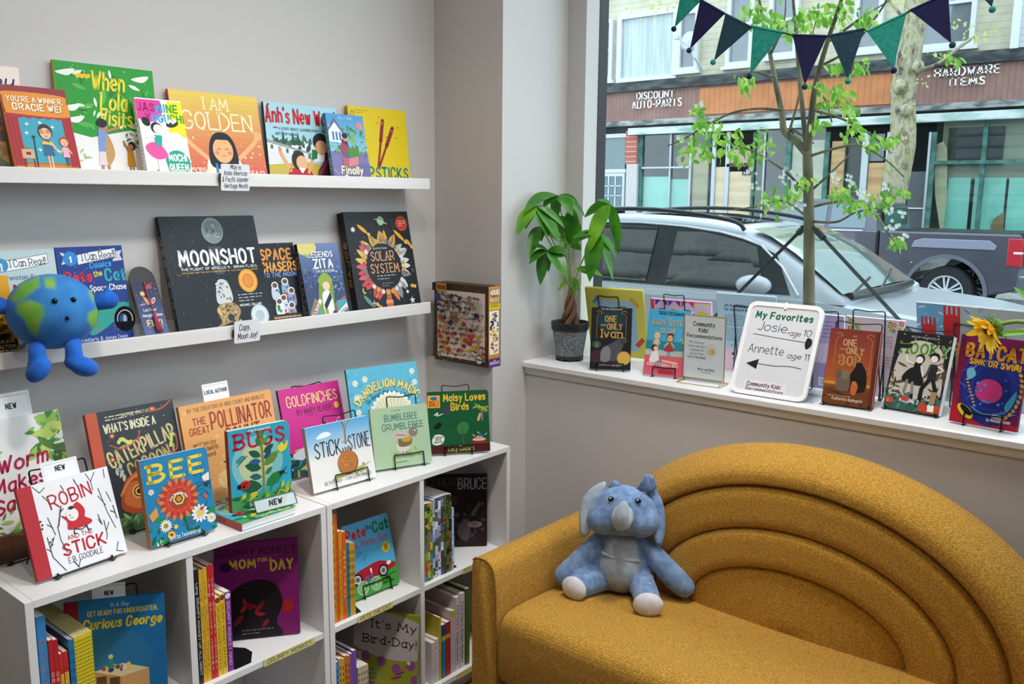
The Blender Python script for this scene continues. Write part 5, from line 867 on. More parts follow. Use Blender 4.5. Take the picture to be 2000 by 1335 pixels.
def a_pink(A):
    for i, (x, c, d) in enumerate(((.18, '#3f78b8', '#2a4a8a'), (.4, '#d8642c', '#5a3ab0'), (.62, '#3a2430', '#d03a4a'), (.86, '#d8c03a', '#e8d85a'))):
        A.poly(((x-.1, .9), (x, 1), (x+.1, .9), (x+.1, .99), (x-.1, .99)), d); A.ell(x, .74, .12, .13, c); A.ell(x, .7, .085, .09, ['#7aa0d8', '#f0c49a', '#8a5a44', '#f2e08a'][i])
    A.rect(0, .985, 1, 1, '#d8386a'); A.rect(.0, .0, .06, 1, '#d8386a'); A.dots(12, 3, ['#f0e08a'], (.01, .02), (.1, .5, .9, .95))
B = (2.556, 1.508, ZS+.008, -83.3, -14.2)
sbook('lilac and pink book back with cartoon heads, behind the turquoise comic', B, .208, .217, .010, '#d9b8d8', '#c2386a', a_pink, G4, paper=M_paperw)
easel_back('black wire easel against the back of the lilac and pink book', frame(*B), .208, .217, x=.085, wd=.07, top=1.1)
# gold framed acrylic sign
B = frame(2.345, 1.282, ZS, -86, -2); r = empty('framed_sign', 'small white sign in a gold wire frame beside the whiteboard', 'sign', mat=B); M_gold = cm('#c2a465', .3, metal=.8); w_, h_ = .128, .188; z0 = .014
m = MB(); m.box((0, -.0005, z0), (w_, .0005, z0+h_), cm('#f2f0f3', .6)); A = Art(m, w_, h_, lambda x, y, k: (x, -.0006-k, z0+y))
A.text('Community', .49, .84, .095, '#1d1720', fit=.52, wt=.21); A.text("Kids'", .48, .745, .095, '#1d1720', fit=.23, wt=.21); A.text('Recommendations', .5, .65, .085, '#1d1720', fit=.86, wt=.18)
for i, t in enumerate(('"My Favorites"', 'book selection', 'is picked out', 'by our local', 'Kid of the Week')): A.text(t, .32, .555-.06*i, .055, '#4a444e', fit=[.40, .42, .34, .32, .45][i], wt=.12 if i < 4 else .16)
for i in range(16): a = R_(i*22.5); A.strokes([[(.69*A.w+A.w*.12*cos(a), .45*A.h+A.w*.12*sin(a)), (.69*A.w+A.w*.165*cos(a), .45*A.h+A.w*.165*sin(a))]], .001, '#e0a84a')
A.up(); A.ell(.69, .45, .09, .09, '#f0c88a'); A.ell(.70, .46, .075, .075, '#f4e0c0'); A.ell(.72, .45, .05, .06, '#e8b878'); A.text('Moon and Back', .57, .13, .06, '#2a2630', fit=.42, wt=.15); A.text('BOOKSTORE', .57, .09, .025, '#4a444e', fit=.22, wt=.14); A.ell(.25, .15, .03, .03, '#ece0d8')
m.build('sign_sheet', r); m = MB(); m.box((-.001, -.0022, z0-.001), (w_+.001, -.0012, z0+h_+.001), M_acr); m.build('acrylic_cover', r); m = MB()
m.tube(fillet([(-.001, 0, .004), (-.001, 0, z0+h_+.001), (w_+.001, 0, z0+h_+.001), (w_+.001, 0, .004)], .002), .0016, M_gold); m.tube([(0, 0, z0-.002), (w_, 0, z0-.002)], .0014, M_gold)
m.tube(fillet([(-.004, .03, .0018), (-.004, -.04, .0018), (w_+.004, -.04, .0018), (w_+.004, .03, .0018), (-.004, .03, .0018)], .003), .0016, M_gold)
for xx in (-.001, w_+.001): m.tube([(xx, -.04, .002), (xx, 0, .02)], .0014, M_gold)
m.build('gold_frame', r)
def a_blue(A):
    A.rect(0, 0, 1, .3, '#e3c4d6'); A.text('An invaluable companion', .46, .84, .05, '#1a4a7a', fit=.64, wt=.22); A.text('for anyone in the thick of it', .48, .79, .05, '#1a4a7a', fit=.7, wt=.22); A.lines_of_text(.14, .82, .73, 6, .026, '#4a7088', .008, 3); A.lines_of_text(.14, .84, .56, 7, .026, '#4a7088', .008, 4); A.lines_of_text(.2, .7, .34, 1, .026, '#4a7088', .008, 5)
    A.poly(((.26, .1), (.3, .28), (.4, .2), (.46, .08), (.36, .06)), '#2a5a78', True); A.dots(20, 3, ['#c9642c', '#1f3a4a', '#3f8a5a'], (.01, .03), (.22, .05, .48, .28)); A.text('s', .6, .22, .06, '#b03a6a', wt=.14)
B = (2.548, 1.259, ZS+.008, -84.2, -17)
sbook('pale blue and pink book seen from behind with small print, between gold-framed sign and whiteboard', B, .185, .262, .012, '#aecbd8', '#8fb0c0', a_blue, G4, paper=M_paperw)
easel_back('black wire easel against the back of the pale blue book', frame(*B), .185, .262, x=.095, wd=.078, top=.87)
# whiteboard in a clear stand
B = frame(2.287, 1.103, ZS+.002, -89.1, 24); r = empty('whiteboard', 'small whiteboard with marker names and arrows leaning on the window board', 'whiteboard', mat=B); w_, h_, rc = .221, .275, .022
def rr(w0, z0, w1, z1, q, n=5): return [(cx+q*cos(R_(a0+90*i/n)), cz+q*sin(R_(a0+90*i/n))) for cx, cz, a0 in ((w1-q, z0+q, -90), (w1-q, z1-q, 0), (w0+q, z1-q, 90), (w0+q, z0+q, 180)) for i in range(n+1)]
m = MB(); m.prism([(x, 0, z) for x, z in rr(.006, .006, w_-.006, h_-.006, rc)], (0, .004, 0), cm('#d3d6da', .25)); A = Art(m, w_, h_, lambda x, y, k: (x, -k, y)); KK = '#17171a'
A.text('My Favorites', .50, .825, .082, '#12684e', fit=.74, wt=.26, slant=.05)
hand = lambda pts, wd=.008: A.line(pts, wd, KK, True)
A.text('Josie,', .40, .69, .115, KK, fit=.42, wt=.085, slant=.08, jit=.03); A.text('age', .69, .665, .07, KK, fit=.13, wt=.11, slant=.15); A.text('10', .84, .675, .085, KK, fit=.09, wt=.1, slant=.1); A.line(((.15, .645), (.5, .625), (.84, .61)), .009, KK)
A.poly(((.86, .66), (.92, .64), (.92, .58), (.87, .54), (.84, .59)), KK, True)
A.text('Annette', .36, .45, .11, KK, fit=.46, wt=.085, slant=.05, jit=.03); A.text('age', .74, .43, .07, KK, fit=.17, wt=.11, slant=.15); A.text('11', .90, .43, .08, KK, fit=.05, wt=.11)
A.poly(((.14, .325), (.29, .275), (.30, .385)), KK); hand(((.30, .335), (.5, .33), (.7, .345), (.86, .335)), .009)
A.rect(.18, .025, .73, .155, '#e3dbe3'); A.text("Community Kids'", .44, .098, .05, '#2a1722', fit=.45, wt=.22); A.text('Recommendations', .455, .045, .05, '#2a1722', fit=.49, wt=.18)
m.build('board', r)
m = MB(); O = rr(0, 0, w_, h_, rc+.004); I_ = rr(.011, .013, w_-.011, h_-.013, rc-.006); n = len(O); fm = cm('#eceded', .3); vs = [(x, -.003, z) for x, z in O]+[(x, -.003, z) for x, z in I_]+[(x, .007, z) for x, z in O]+[(x, .0, z) for x, z in I_]
m.mesh(vs, [f_ for i in range(n) for j in [(i+1) % n] for f_ in ((i, j, n+j, n+i), (2*n+i, 2*n+j, j, i), (n+i, n+j, 3*n+j, 3*n+i))], fm); m.poly([(x, .007, z) for x, z in O][::-1], fm); m.box((w_/2-.004, -.005, h_-.018), (w_/2+.004, -.003, h_+.002), fm); m.build('rim', r, auto=40)
B2 = B.copy(); r = empty('acrylic_stand', 'clear acrylic sign stand holding up the small whiteboard', 'sign stand', mat=B2); m = MB(); m.box((.004, .010, 0), (w_+.016, .0125, h_+.012), M_acr)
q = B2.inverted() @ Vector((B2.translation.x+.13, B2.translation.y, ZS+.001)); m.prism([(.004, .0125, .0), (.004, q.y, q.z), (.004, q.y-.002, q.z+.002), (.004, .0125, .004)], (w_+.012, 0, 0), M_acr); m.build('sheet', r)
def a_purp(A):
    A.rect(0, 0, 1, .35, '#a99ac8'); A.lines_of_text(.1, .9, .9, 6, .05, '#7a6aa0', .014); A.rect(.1, .36, .9, .62, '#d8c8e0'); A.rect(.55, .05, .9, .16, '#f0f0f2'); [A.rect(.58+.03*i, .06, .59+.03*i, .15, '#2a2a2e') for i in range(10)]; A.ell(.4, .16, .05, .05, '#d8b83a')
B = (2.49, 1.005, ZS+.004, -88, -8)
sbook('purple book seen from behind, half hidden between whiteboard and orange book', B, .150, .222, .010, '#b8a8d4', '#9a88bc', a_purp, G4, kind='paper', paper=M_paperw)
easel_back('black wire easel against the back of the purple book', frame(*B), .150, .222, x=.10, wd=.07, top=1.06)
def a_bob(A):
    A.grad(0, .1, 1, 1, '#b8652a', '#7a3028', 18); A.rect(0, 0, 1, .26, '#7a4a1e'); A.poly(((0, .2), (.4, .26), (1, .22), (1, 0), (0, 0)), '#6a3a18'); A.rect(0, .26, 1, .3, '#c9853a'); A.rect(.92, 0, 1, 1, '#5a2620'); scroll(A, '#b88858')
    A.text('THE', .5, .9, .035, '#c9a06a', wt=.15); A.text('ONE', .42, .785, .13, '#c9a878', fit=.26, wt=.17, serif=True); A.text('AND', .28, .72, .045, '#b8906a', wt=.14); A.text('ONLY', .54, .68, .13, '#c9a878', fit=.34, wt=.17, serif=True); A.text('BOB', .46, .53, .19, '#b9854c', fit=.42, wt=.22, serif=True)
    A.poly(((.5, .2), (.48, .36), (.56, .48), (.66, .56), (.78, .5), (.84, .36), (.8, .2)), '#1c1614', True); A.ell(.66, .53, .075, .08, '#1c1614'); A.poly(((.26, .2), (.24, .36), (.36, .44), (.5, .38), (.5, .2)), '#6a5a4c', True); A.ell(.4, .40, .1, .1, '#7a6a5a'); A.ell(.27, .40, .07, .09, '#64564a'); A.poly(((.56, .16), (.54, .26), (.62, .32), (.68, .26), (.64, .15)), '#b8602c', True); A.ell(.6, .3, .05, .045, '#c06a32'); A.leaves(8, 3, ['#4a2812'], (.1, .3), (.1, .06, .8, .16), .15); A.text('Katherine Applegate', .5, .06, .06, '#e6d6b8', fit=.6, wt=.15); A.lines_of_text(.08, .9, .11, 1, .02, '#d9b88a', .008)
B = (2.316, .847, ZS+.006, -84.5, 13.9)
sbook('burnt orange hardback with a dark ape silhouette, right of the whiteboard', B, .128, .203, .024, '#8f4426', '#5a2620', a_bob, G4, paper=M_paperw)
easel('black wire easel under the burnt orange hardback', frame(*B), .128, .203, .024, ZS, .118, 1.12, .02, group=GE, low=True)
def a_flo(A):
    for x, y, c in ((.1, .94, '#d85a8a'), (.2, .9, '#e8c04a'), (.07, .85, '#c9384a'), (.82, .94, '#e05a7a'), (.92, .88, '#e8c04a'), (.75, .92, '#8ab04a'), (.94, .96, '#c94a8a')): A.flower(x, y, .05, 5, c, '#f0d86a', .7)
    A.leaves(16, 3, ['#6aa04a', '#8ab85a'], (.05, .09), (.02, .8, .24, .98), .4); A.leaves(16, 5, ['#6aa04a', '#8ab85a'], (.05, .09), (.72, .82, .98, .98), .4); A.lines_of_text(.2, .8, .78, 5, .04, '#a898a8', .01, 3); A.lines_of_text(.15, .85, .52, 5, .04, '#a898a8', .01, 6); A.rect(.6, .05, .9, .16, '#f6f4f6'); [A.rect(.62+.03*i, .06, .63+.03*i, .15, '#3a3a3e') for i in range(9)]; A.leaves(12, 8, ['#d85a8a', '#e8a04a'], (.04, .08), (.02, .03, .4, .18))
B = (2.495, .847, ZS+.004, -89.4, -8.6)
sbook('pale lilac book with printed flowers seen from behind, between the orange and black hardbacks', B, .156, .225, .008, '#dccfdc', '#c9bcc9', a_flo, G4, kind='paper', paper=M_paperw)
easel_back('black wire easel against the back of the pale lilac flower book', frame(*B), .156, .225, x=.062, wd=.085, top=1.1)
def a_hook(A):
    A.poly(((.1, .12), (.06, .5), (.18, .82), (.5, .9), (.84, .8), (.94, .5), (.88, .12)), '#c3bcb0', True); A.rect(0, 0, 1, .16, '#3a5a54'); A.leaves(60, 3, ['#3f6a60', '#2a4a44', '#4a7a6a', '#1f2c2a'], (.06, .16), (.0, .04, 1, .22), .4); A.leaves(16, 5, ['#5a4a34', '#4a3c2c'], (.1, .3), (.02, .2, .12, .7), .2); A.leaves(16, 6, ['#5a4a34', '#4a3c2c'], (.1, .3), (.86, .2, .96, .7), .2)
    A.text('NEW YORK TIMES BESTSELLER', .52, .93, .03, '#b8b4ac', fit=.5, wt=.16); A.text('HOOKY', .54, .725, .19, '#4f8a3a', fit=.84, wt=.22, jit=.05, serif=True, shadow='#d9d6c0', sdx=.006); A.poly(((.06, .82), (.3, .85), (.28, .79), (.1, .78)), '#1c1c1e', True); A.poly(((.12, .82), (.18, .97), (.27, .83)), '#1c1c1e'); A.line(((.13, .835), (.27, .845)), .014, '#6a8a4a')
    for x in (.1, .3, .5, .72, .92): A.dots(2, int(x*50), ['#e9e6dc'], (.008, .01), (x, .9, x+.05, .98))
    A.poly(((.24, .38), (.62, .34), (.54, .52), (.36, .54)), '#1a1a1c', True); A.poly(((.4, .52), (.56, .52), (.54, .62), (.42, .62)), '#1a1a1c'); A.ell(.5, .67, .085, .085, '#1a1a1c'); A.ell(.49, .655, .065, .065, '#e6dfd4'); A.line(((.34, .38), (.32, .24)), .05, '#8a8378'); A.line(((.44, .36), (.47, .2)), .05, '#8a8378'); A.line(((.4, .6), (.28, .62), (.24, .7)), .03, '#e6dfd4'); A.line(((.54, .58), (.6, .46), (.64, .42)), .03, '#e6dfd4'); A.poly(((.43, .12), (.5, .12), (.49, .22), (.45, .22)), '#1a1a1c')
    A.line(((.74, .44), (.62, .3), (.62, .16)), .07, '#1a1a1c'); A.line(((.78, .44), (.86, .3), (.88, .16)), .07, '#1a1a1c'); A.poly(((.68, .42), (.84, .42), (.84, .62), (.70, .62)), '#26262a'); A.ell(.75, .71, .09, .085, '#1a1a1c'); A.ell(.745, .685, .065, .065, '#e6dfd4'); A.line(((.7, .6), (.66, .48), (.62, .44)), .035, '#4a4844'); A.line(((.84, .6), (.94, .56), (.84, .52)), .035, '#e6dfd4'); A.text('VOLUME 2', .44, .10, .075, '#e6e9e4', fit=.34, wt=.22); A.ell(.1, .1, .07, .06, '#b8482c'); A.ell(.06, .1, .03, .05, '#d0602c'); A.ell(.36, .15, .07, .05, '#c0402c'); A.poly(((.64, .02), (1, .02), (1, .12), (.8, .1), (.68, .14)), '#b8442c', True); A.ell(.84, .09, .06, .06, '#e9ece6'); A.rect(.79, .03, .9, .1, '#e9ece6'); A.ell(.84, .13, .05, .035, '#5a9a7a')
    A.rect(.8, .14, .9, .28, '#a8845c'); A.ell(.72, .2, .035, .035, '#e9e9e4'); A.ell(.72, .2, .022, .022, '#26262a')
B = (2.379, .706, ZS+.006, -95.7, 17)
sbook('black paperback with swirly green lettering, two dark-dressed children and a witch hat', B, .141, .207, .024, '#1c1d1e', '#131415', a_hook, G4, kind='paper', paper=M_paperw)
easel('black wire easel under the black paperback with green lettering', frame(*B), .141, .207, .024, ZS, .13, 1.08, .02, group=GE, low=True)
def a_fork(A):
    A.rect(0, .5, .28, 1, '#6aaad0'); A.rect(.28, 0, 1, 1, '#b4c4c8'); A.rect(0, 0, .28, .5, '#c9d0d0'); A.leaves(26, 5, ['#e9eef0', '#8ac0dc'], (.04, .09), (.02, .7, .26, .98), .2); A.leaves(14, 8, ['#5a9ac8', '#a8d0e6'], (.06, .12), (.5, .8, .7, .98), .15)
    for x, y, s in ((.11, .78, .9), (.33, .9, 1.0)):
        A.poly(((x-.07*s, y-.02), (x-.06*s, y-.28), (x, y-.36), (x+.06*s, y-.28), (x+.07*s, y-.02)), '#cf2f3a', True)
        for i in range(4): A.rect(x-.075*s+.043*s*i, y-.06, x-.075*s+.043*s*i+.024*s, y+.09*s, '#cf2f3a')
        A.rect(x-.02, y-.75, x+.02, y-.3, '#cf2f3a')
    for i in range(9): A.line([(.04+.03*i, .45-.03*(i % 3)), (.2+.05*i, .5+.05*(i % 4)), (.4+.04*i, .3+.06*(i % 3))], .022, ['#e2b56a', '#d0a052', '#efc984'][i % 3], True)
    A.leaves(12, 3, ['#e05a9a', '#e88ab8'], (.08, .16), (.0, .3, .2, .42), .12); A.rect(.70, .40, .95, .42, '#c03a6a'); [A.rect(.72+.04*i, .42, .725+.04*i, .52, '#c03a6a') for i in range(5)]; [A.line([(.4, .2+.06*i), (1, .17+.06*i)], .003, '#7a8a90') for i in range(5)]; A.ell(.8, .72, .012, .01, '#2a3a44'); A.line(((.81, .72), (.81, .8)), .005, '#2a3a44')
B = (2.566, .667, ZS+.006, -97, -15)
sbook('wide pale book with red forks printed on its back, behind the sunflower', B, .273, .280, .009, '#c3ced2', '#a8b4b8', a_fork, G4, paper=M_paperw)
easel_back('black wire easel against the back of the wide red fork book', frame(*B), .273, .280, x=.14, wd=.085, top=.83)
def a_bat(A):
    A.rect(0, 0, 1, 1, '#6a1650'); A.grad(.0, .0, .08, 1, '#a81c34', '#5a1230', 8); A.poly(((0, 0), (1, 0), (1, .06), (.3, .1), (0, .22)), '#a81c2c'); A.ell(.56, .45, .48, .62, '#2a2270', 0, 40); A.ell(.56, .45, .44, .56, '#1f2f88', 0, 40); A.leaves(70, 3, ['#3a58b8', '#2a3a9a', '#5a3a9a', '#4a78c8'], (.08, .2), (.14, .12, .98, .8), .16); A.ell(.56, .45, .33, .4, '#23358f', 0, 36); A.ell(.56, .44, .28, .34, '#1c2a7a', 0, 36)
    A.line(((.2, .5), (.28, .66), (.5, .74), (.78, .7)), .02, '#6a8ad8', True); A.line(((.3, .2), (.5, .14), (.8, .2), (.92, .4)), .02, '#4a9ac8', True); A.text('BATCAT', .55, .765, .19, '#d9962c', fit=.86, wt=.3, shadow='#4a1a5a', sdx=.014, jit=.03); A.text('SINK OR SWIM!', .55, .67, .085, '#e8b83a', fit=.74, wt=.26, rot=-3, shadow='#4a1040', sdx=.008)
    A.ell(.52, .40, .20, .19, '#c93a80', 0, 30); A.dots(18, 4, ['#5a8ad8', '#3a6ac0'], (.012, .03), (.3, .2, .85, .65), 9)
    for i in range(16): a = R_(-60+i*8.5); A.ell(.56+.42*cos(a), .45+.40*sin(a), .034, .025, ['#d8a02c', '#c98a24'][i % 2], 60+i*8)
    for i in range(9): A.ell(.18+.02*i, .5-.035*i, .02, .016, '#c9a03a')
    A.poly(((.16, .6), (.24, .64), (.3, .56), (.2, .5)), '#6ab8d0', True); A.poly(((.78, .26), (.86, .38), (.92, .44), (.9, .3), (.82, .2)), '#3f9fc0', True)
    A.ell(.22, .14, .15, .075, '#d8c22c', -40, 28); A.ell(.23, .155, .115, .045, '#191a14', -40, 24); A.text('by MAGGIE RAMM', .72, .07, .045, '#f0e3e6', fit=.34, wt=.2); A.rect(.62, .11, .76, .15, '#e3e6f0')
B = (2.334, .533, ZS+.006, -96.3, 9.3)
sbook('purple and blue hardback with yellow lettering and a whirlpool, under the sunflower', B, .153, .217, .012, '#7a1840', '#8a1a34', a_bat, G4, paper=M_paperw)
easel('black wire easel with a lip under the purple and blue hardback', frame(*B), .153, .217, .012, ZS, .085, .98, .03, group=GE)
# marker cards clipped to the ledges
def ledge_card(lines, label, pts, z_tilt, w, h, x, y, z, a):
    r = empty('shelf_talker', label, 'sign', 'white cards clipped to the ledges', mat=frame(x, y, z, a, -4)); m = MB(); m.prism([(p, 0, q) for p, q in rr(0, 0, w, h, .004, 3)], (0, .0015, 0), cm('#e6e6ea', .3)); A = Art(m, w, h, lambda u, v, k: (u, -k, v))
    for t, cx, cy, hh, ft in lines: A.text(t, cx, cy, hh, '#121214', fit=ft, wt=.17, slant=.15, jit=.05)
    A.ell(.05, .95, .012, .012, '#8a8a90'); A.ell(.95, .95, .012, .012, '#8a8a90'); m.build('card', r); m = MB(); m.box((-.004, .0016, h*.3), (w*.3, .004, h*.62), cm('#141416', .4)); m.build('clip', r)
P = onY(431, 372, 2.019); ledge_card([('May is', .5, .80, .15, .36), ('Asian American', .5, .58, .14, .8), ('& Pacific Islander', .5, .34, .14, .9), ('Heritage Month', .52, .1, .14, .82)], 'white card with handwritten lines clipped to the upper ledge', None, 0, .083, .067, P.x, 2.017, P.z, 0)
P = onY(457, 671, 2.019); ledge_card([('Copy,', .40, .56, .2, .42), ('Moon Joy!', .5, .18, .2, .74)], 'white card with handwritten lines clipped to the lower ledge', None, 0, .078, .059, P.x, 2.017, P.z, 0)
# jigsaw box on the plaster ledge
r = empty('jigsaw_puzzle_box', 'mushroom-patterned jigsaw puzzle box on the plaster ledge in the corner', 'puzzle box', None, (2.089, 1.845, ZS)); m = MB(); wy, dx_, hz = .243, .0545, .262
m.box((0, 0, 0), (dx_, wy, hz), cm('#3a2a1e', .45)); A = Art(m, wy, hz, lambda x, y, k: (-k, wy-x, y)); A.rect(0, 0, 1, 1, '#4a3626'); A.leaves(120, 3, ['#6a5a2c', '#3c4a24', '#7a4a2a', '#2c1f18', '#8a7a4a'], (.03, .07), (.01, .01, .99, .99), .5)
A.rect(.06, .06, .94, .91, '#e2d8d0'); rd = random.Random(7); pal = ['#5a3a2c', '#8a5a3c', '#3a3a4a', '#b8482c', '#c9903a', '#2c2a2e', '#a8303a', '#8a7a6a', '#d8a83a', '#6a4a5a', '#4a5a6a', '#c9b8a0']
for iy in range(12):
    for ix in range(11):
        x = .1+.08*ix+rd.uniform(-.015, .015)+(.03 if iy % 2 else 0); y = .1+.067*iy+rd.uniform(-.01, .01); s = rd.uniform(.034, .054)
        if x > .92: continue
        c = pal[rd.randrange(len(pal))] if iy > 4 else rd.choice(['#c9903a', '#b8482c', '#a8303a', '#8a5a3c', '#d8a83a', '#6a3a2c'])
        if iy > 7: c = rd.choice(['#2c2a2e', '#5a3a2c', '#3a3a4a', '#7a6a5a', '#8a6a4a', '#b8a890'])
        k = rd.random(); A.poly(((x-.008, y-s), (x+.008, y-s), (x+.006, y), (x-.006, y)), rd.choice(['#e6dccb', '#a8947a', c])); A.ell(x, y, s, s*.7, c, rd.uniform(-25, 25), 12, 0, 180 if k < .6 else 360); 
        if k < .35: A.dots(3, ix*13+iy, ['#efe6d8', '#2a1c16'], (.004, .006), (x-s*.5, y+.005, x+s*.5, y+.02))
A.rect(0, .9, .27, 1, '#2a2a4a'); A.rect(.075, .9, .27, 1, '#c98a3a'); A.text('1000', .172, .925, .045, '#2c1a10', fit=.15, wt=.3); A.ell(.1, .82, .06, .06, '#4a4a7a'); A.ell(.87, .09, .07, .07, '#2a3028', 0, 24); A.ell(.87, .09, .055, .055, '#d9d6c8', 0, 24); A.rect(.82, .083, .92, .1, '#2a3028')
S = Art(m, dx_, hz, lambda x, y, k: (x, -k, y)); S.rect(0, 0, 1, 1, '#c98a34'); S.rect(.08, .16, .92, .70, '#efe9df'); rd = random.Random(5)
for i in range(44): S.ell(rd.uniform(.18, .82), .19+.49*i/44, rd.uniform(.06, .13), rd.uniform(.05, .1), rd.choice(['#d8902c', '#c06a2c', '#e0b03a', '#8a4a3a']) if i < 26 else rd.choice(['#2c2a2e', '#4a4a5a', '#8a7a5a']), n=10)
S.text('1000', .5, .90, .3, '#f3ecd8', fit=.78, wt=.26); S.text('PIECE', .5, .87, .1, '#6a3a10', fit=.4, wt=.2); S.text('PUZZLE', .5, .815, .2, '#f3ecd8', fit=.8, wt=.24); S.rect(0, .71, 1, .78, '#d9b82c'); S.text('MUSHROOM', .5, .752, .09, '#4a3a10', fit=.6, wt=.2); S.rect(0, 0, 1, .11, '#5a2f7a'); S.text('eeBoo', .5, .035, .24, '#f0e9f4', fit=.8, wt=.14, slant=.2)
m.build('box', r)
# ------------------------------------------------------------------ mustard sofa
def fabric(name, c1, c2, pitch=.0036):
    m = noise_mat(name, c1, c2, 230, .85, 0, detail=3, lo=.38, hi=.62, sheen=.08); nt, b, L = nodes(m)
    tc = [n for n in nt.nodes if n.type == 'TEX_COORD'][0]; ws = []
    for ax in ('X', 'Y', 'Z'):
        w_ = nt.nodes.new('ShaderNodeTexWave'); w_.bands_direction = ax; w_.inputs['Scale'].default_value = .314/pitch; w_.inputs['Distortion'].default_value = .6; w_.inputs['Detail Scale'].default_value = 40; L(tc.outputs['Object'], w_.inputs['Vector']); ws.append(w_)
    a = nt.nodes.new('ShaderNodeMath'); a.operation = 'ADD'; L(ws[0].outputs['Fac'], a.inputs[0]); L(ws[1].outputs['Fac'], a.inputs[1]); a2 = nt.nodes.new('ShaderNodeMath'); a2.operation = 'ADD'; L(a.outputs[0], a2.inputs[0]); L(ws[2].outputs['Fac'], a2.inputs[1])
    bp = nt.nodes.new('ShaderNodeBump'); bp.inputs['Strength'].default_value = .6; bp.inputs['Distance'].default_value = .0018; L(a2.outputs[0], bp.inputs['Height']); L(bp.outputs[0], b.inputs['Normal'])
    return m
M_sofa = fabric('mustard weave', '#aa7812', '#d49e34'); M_pipe = fabric('mustard piping', '#96660c', '#b08018')
SY, SZ = .815, .445
so = empty('sofa', 'mustard yellow loveseat with an arched channelled back under the window', 'sofa', None, (1.9, SY, 0))
def toS(m):
    m.v = [(x-1.9, y-SY, z) for x, y, z in m.v]; return m
m = MB(); NT = 72
rings = [(.001, .001, 2.052)]
def ell_band(a0, b0, a1, b1, x0, x1, bulge, n=14):
    for i in range(1, n+1):
        q = .5-.5*cos(pi*i/n); p = (max(0, 1-abs(2*q-1)**5))**.5; rings.append((a0+(a1-a0)*q, b0+(b1-b0)*q, x0+(x1-x0)*q-bulge*p))
ell_band(.001, .001, .285, .158, 2.062, 2.078, .012)
ell_band(.285, .158, .395, .262, 2.078, 2.082, .024); ell_band(.395, .262, .505, .374, 2.082, 2.086, .024)
for q in range(1, 17):
    t = (q/16)**1.5; k_ = 1-(1-min(1, t/.14))**2; rings.append((.505+.115*t, .374+.086*t, 2.086-.024*k_+.088*max(0, (t-.30)/.70)**2))
rings += [(.622, .461, 2.20), (.612, .452, 2.225), (.57, .42, 2.238), (.3, .2, 2.24), (.001, .001, 2.24)]
vs = []; fs = []
for a, b, x in rings:
    for k in range(NT+1):
        t = pi*k/NT
        vs.append((x, SY-.012+a*cos(t), SZ+b*sin(t)))
    # feet going down behind the seat
n1 = NT+1
for i in range(len(rings)-1):
    for k in range(NT): fs.append((i*n1+k, i*n1+k+1, (i+1)*n1+k+1, (i+1)*n1+k))
m.mesh(vs, fs, M_sofa); toS(m).build('backrest', so, smooth=True)
m = MB(); m.box((2.085, .245, .25), (2.236, 1.385, SZ+.004), M_sofa); toS(m).build('back_base', so, bevel=.01)
# seat cushion with a crowned top and a rolled front
m = MB(); prof = [(2.10, .26), (2.10, .447)]+[(2.06, .4475), (1.95, .458), (1.85, .468), (1.75, .474), (1.69, .473)]+[(1.668-.045*sin(R_(a)), .430+.042*cos(R_(a))) for a in range(0, 91, 15)]+[(1.618, .38), (1.617, .30)]+[(1.632, .272), (1.66, .262)]
NY = 20; vs = []; n = len(prof)
for j in range(NY+1):
    y = .272+(1.402-.272)*j/NY; e = min(j, NY-j); s = [.014, .003, 0][min(e, 2)]
    for x, z in prof: vs.append((x+(s if x < 1.7 else 0), y, z-s*(1 if z > .4 else 0)))
fs = [(j*n+i, j*n+(i+1) % n, (j+1)*n+(i+1) % n, (j+1)*n+i) for j in range(NY) for i in range(n)]+[tuple(range(n))[::-1], tuple(NY*n+i for i in range(n))]
m.mesh(vs, fs, M_sofa); toS(m).build('seat_cushion', so, auto=50)
def arm(y0, y1, s):
    """y0 outer face, y1 inner face"""
    m = MB(); d = y1-y0; sg = 1 if d > 0 else -1; r = .042
    prof = [(y0, .10), (y1, .10), (y1-sg*.004, .50), (y1-sg*.008, .545)]+[(y1-sg*(.010+r)+sg*r*cos(R_(a)), .558+r*sin(R_(a))) for a in range(0, 91, 15)]+[(y0+sg*.012, .597), (y0+sg*.003, .588), (y0, .575)]
    xs = [1.632, 1.636, 1.66, 1.8, 2.0, 2.15, 2.225]; sc = [.97, 1, 1, 1, 1, 1, 1]; vs = []; n = len(prof)
    for x, k in zip(xs, sc):
        cy = (y0+y1)/2; vs += [(x, cy+(y-cy)*k, z-(1-k)*.12*(1 if z > .4 else 0)) for y, z in prof]
    fs = [(j*n+i, j*n+(i+1) % n, (j+1)*n+(i+1) % n, (j+1)*n+i) for j in range(len(xs)-1) for i in range(n)]+[tuple(range(n)), tuple((len(xs)-1)*n+i for i in range(n))]
    m.mesh(vs, fs, M_sofa); o = toS(m).build('arm', so, auto=50)
    p = MB(); p.tube([(1.6335, y, z) for y, z in prof[1:-1]], .0024, M_pipe, 6); toS(p).build('piping', o)
arm(1.497, 1.408, 1); arm(.176, .265, -1)
m = MB(); m.box((1.655, .27, .10), (2.2, 1.405, .262), M_sofa); toS(m).build('seat_base', so, bevel=.01)
for x in (1.68, 2.16):
    for y in (.23, 1.44):
        m = MB(); m.lathe([(.014, 0), (.022, .10)], cm('#3a2a1c', .5), 12, (x, y, 0)); toS(m).build('leg', so, auto=40)
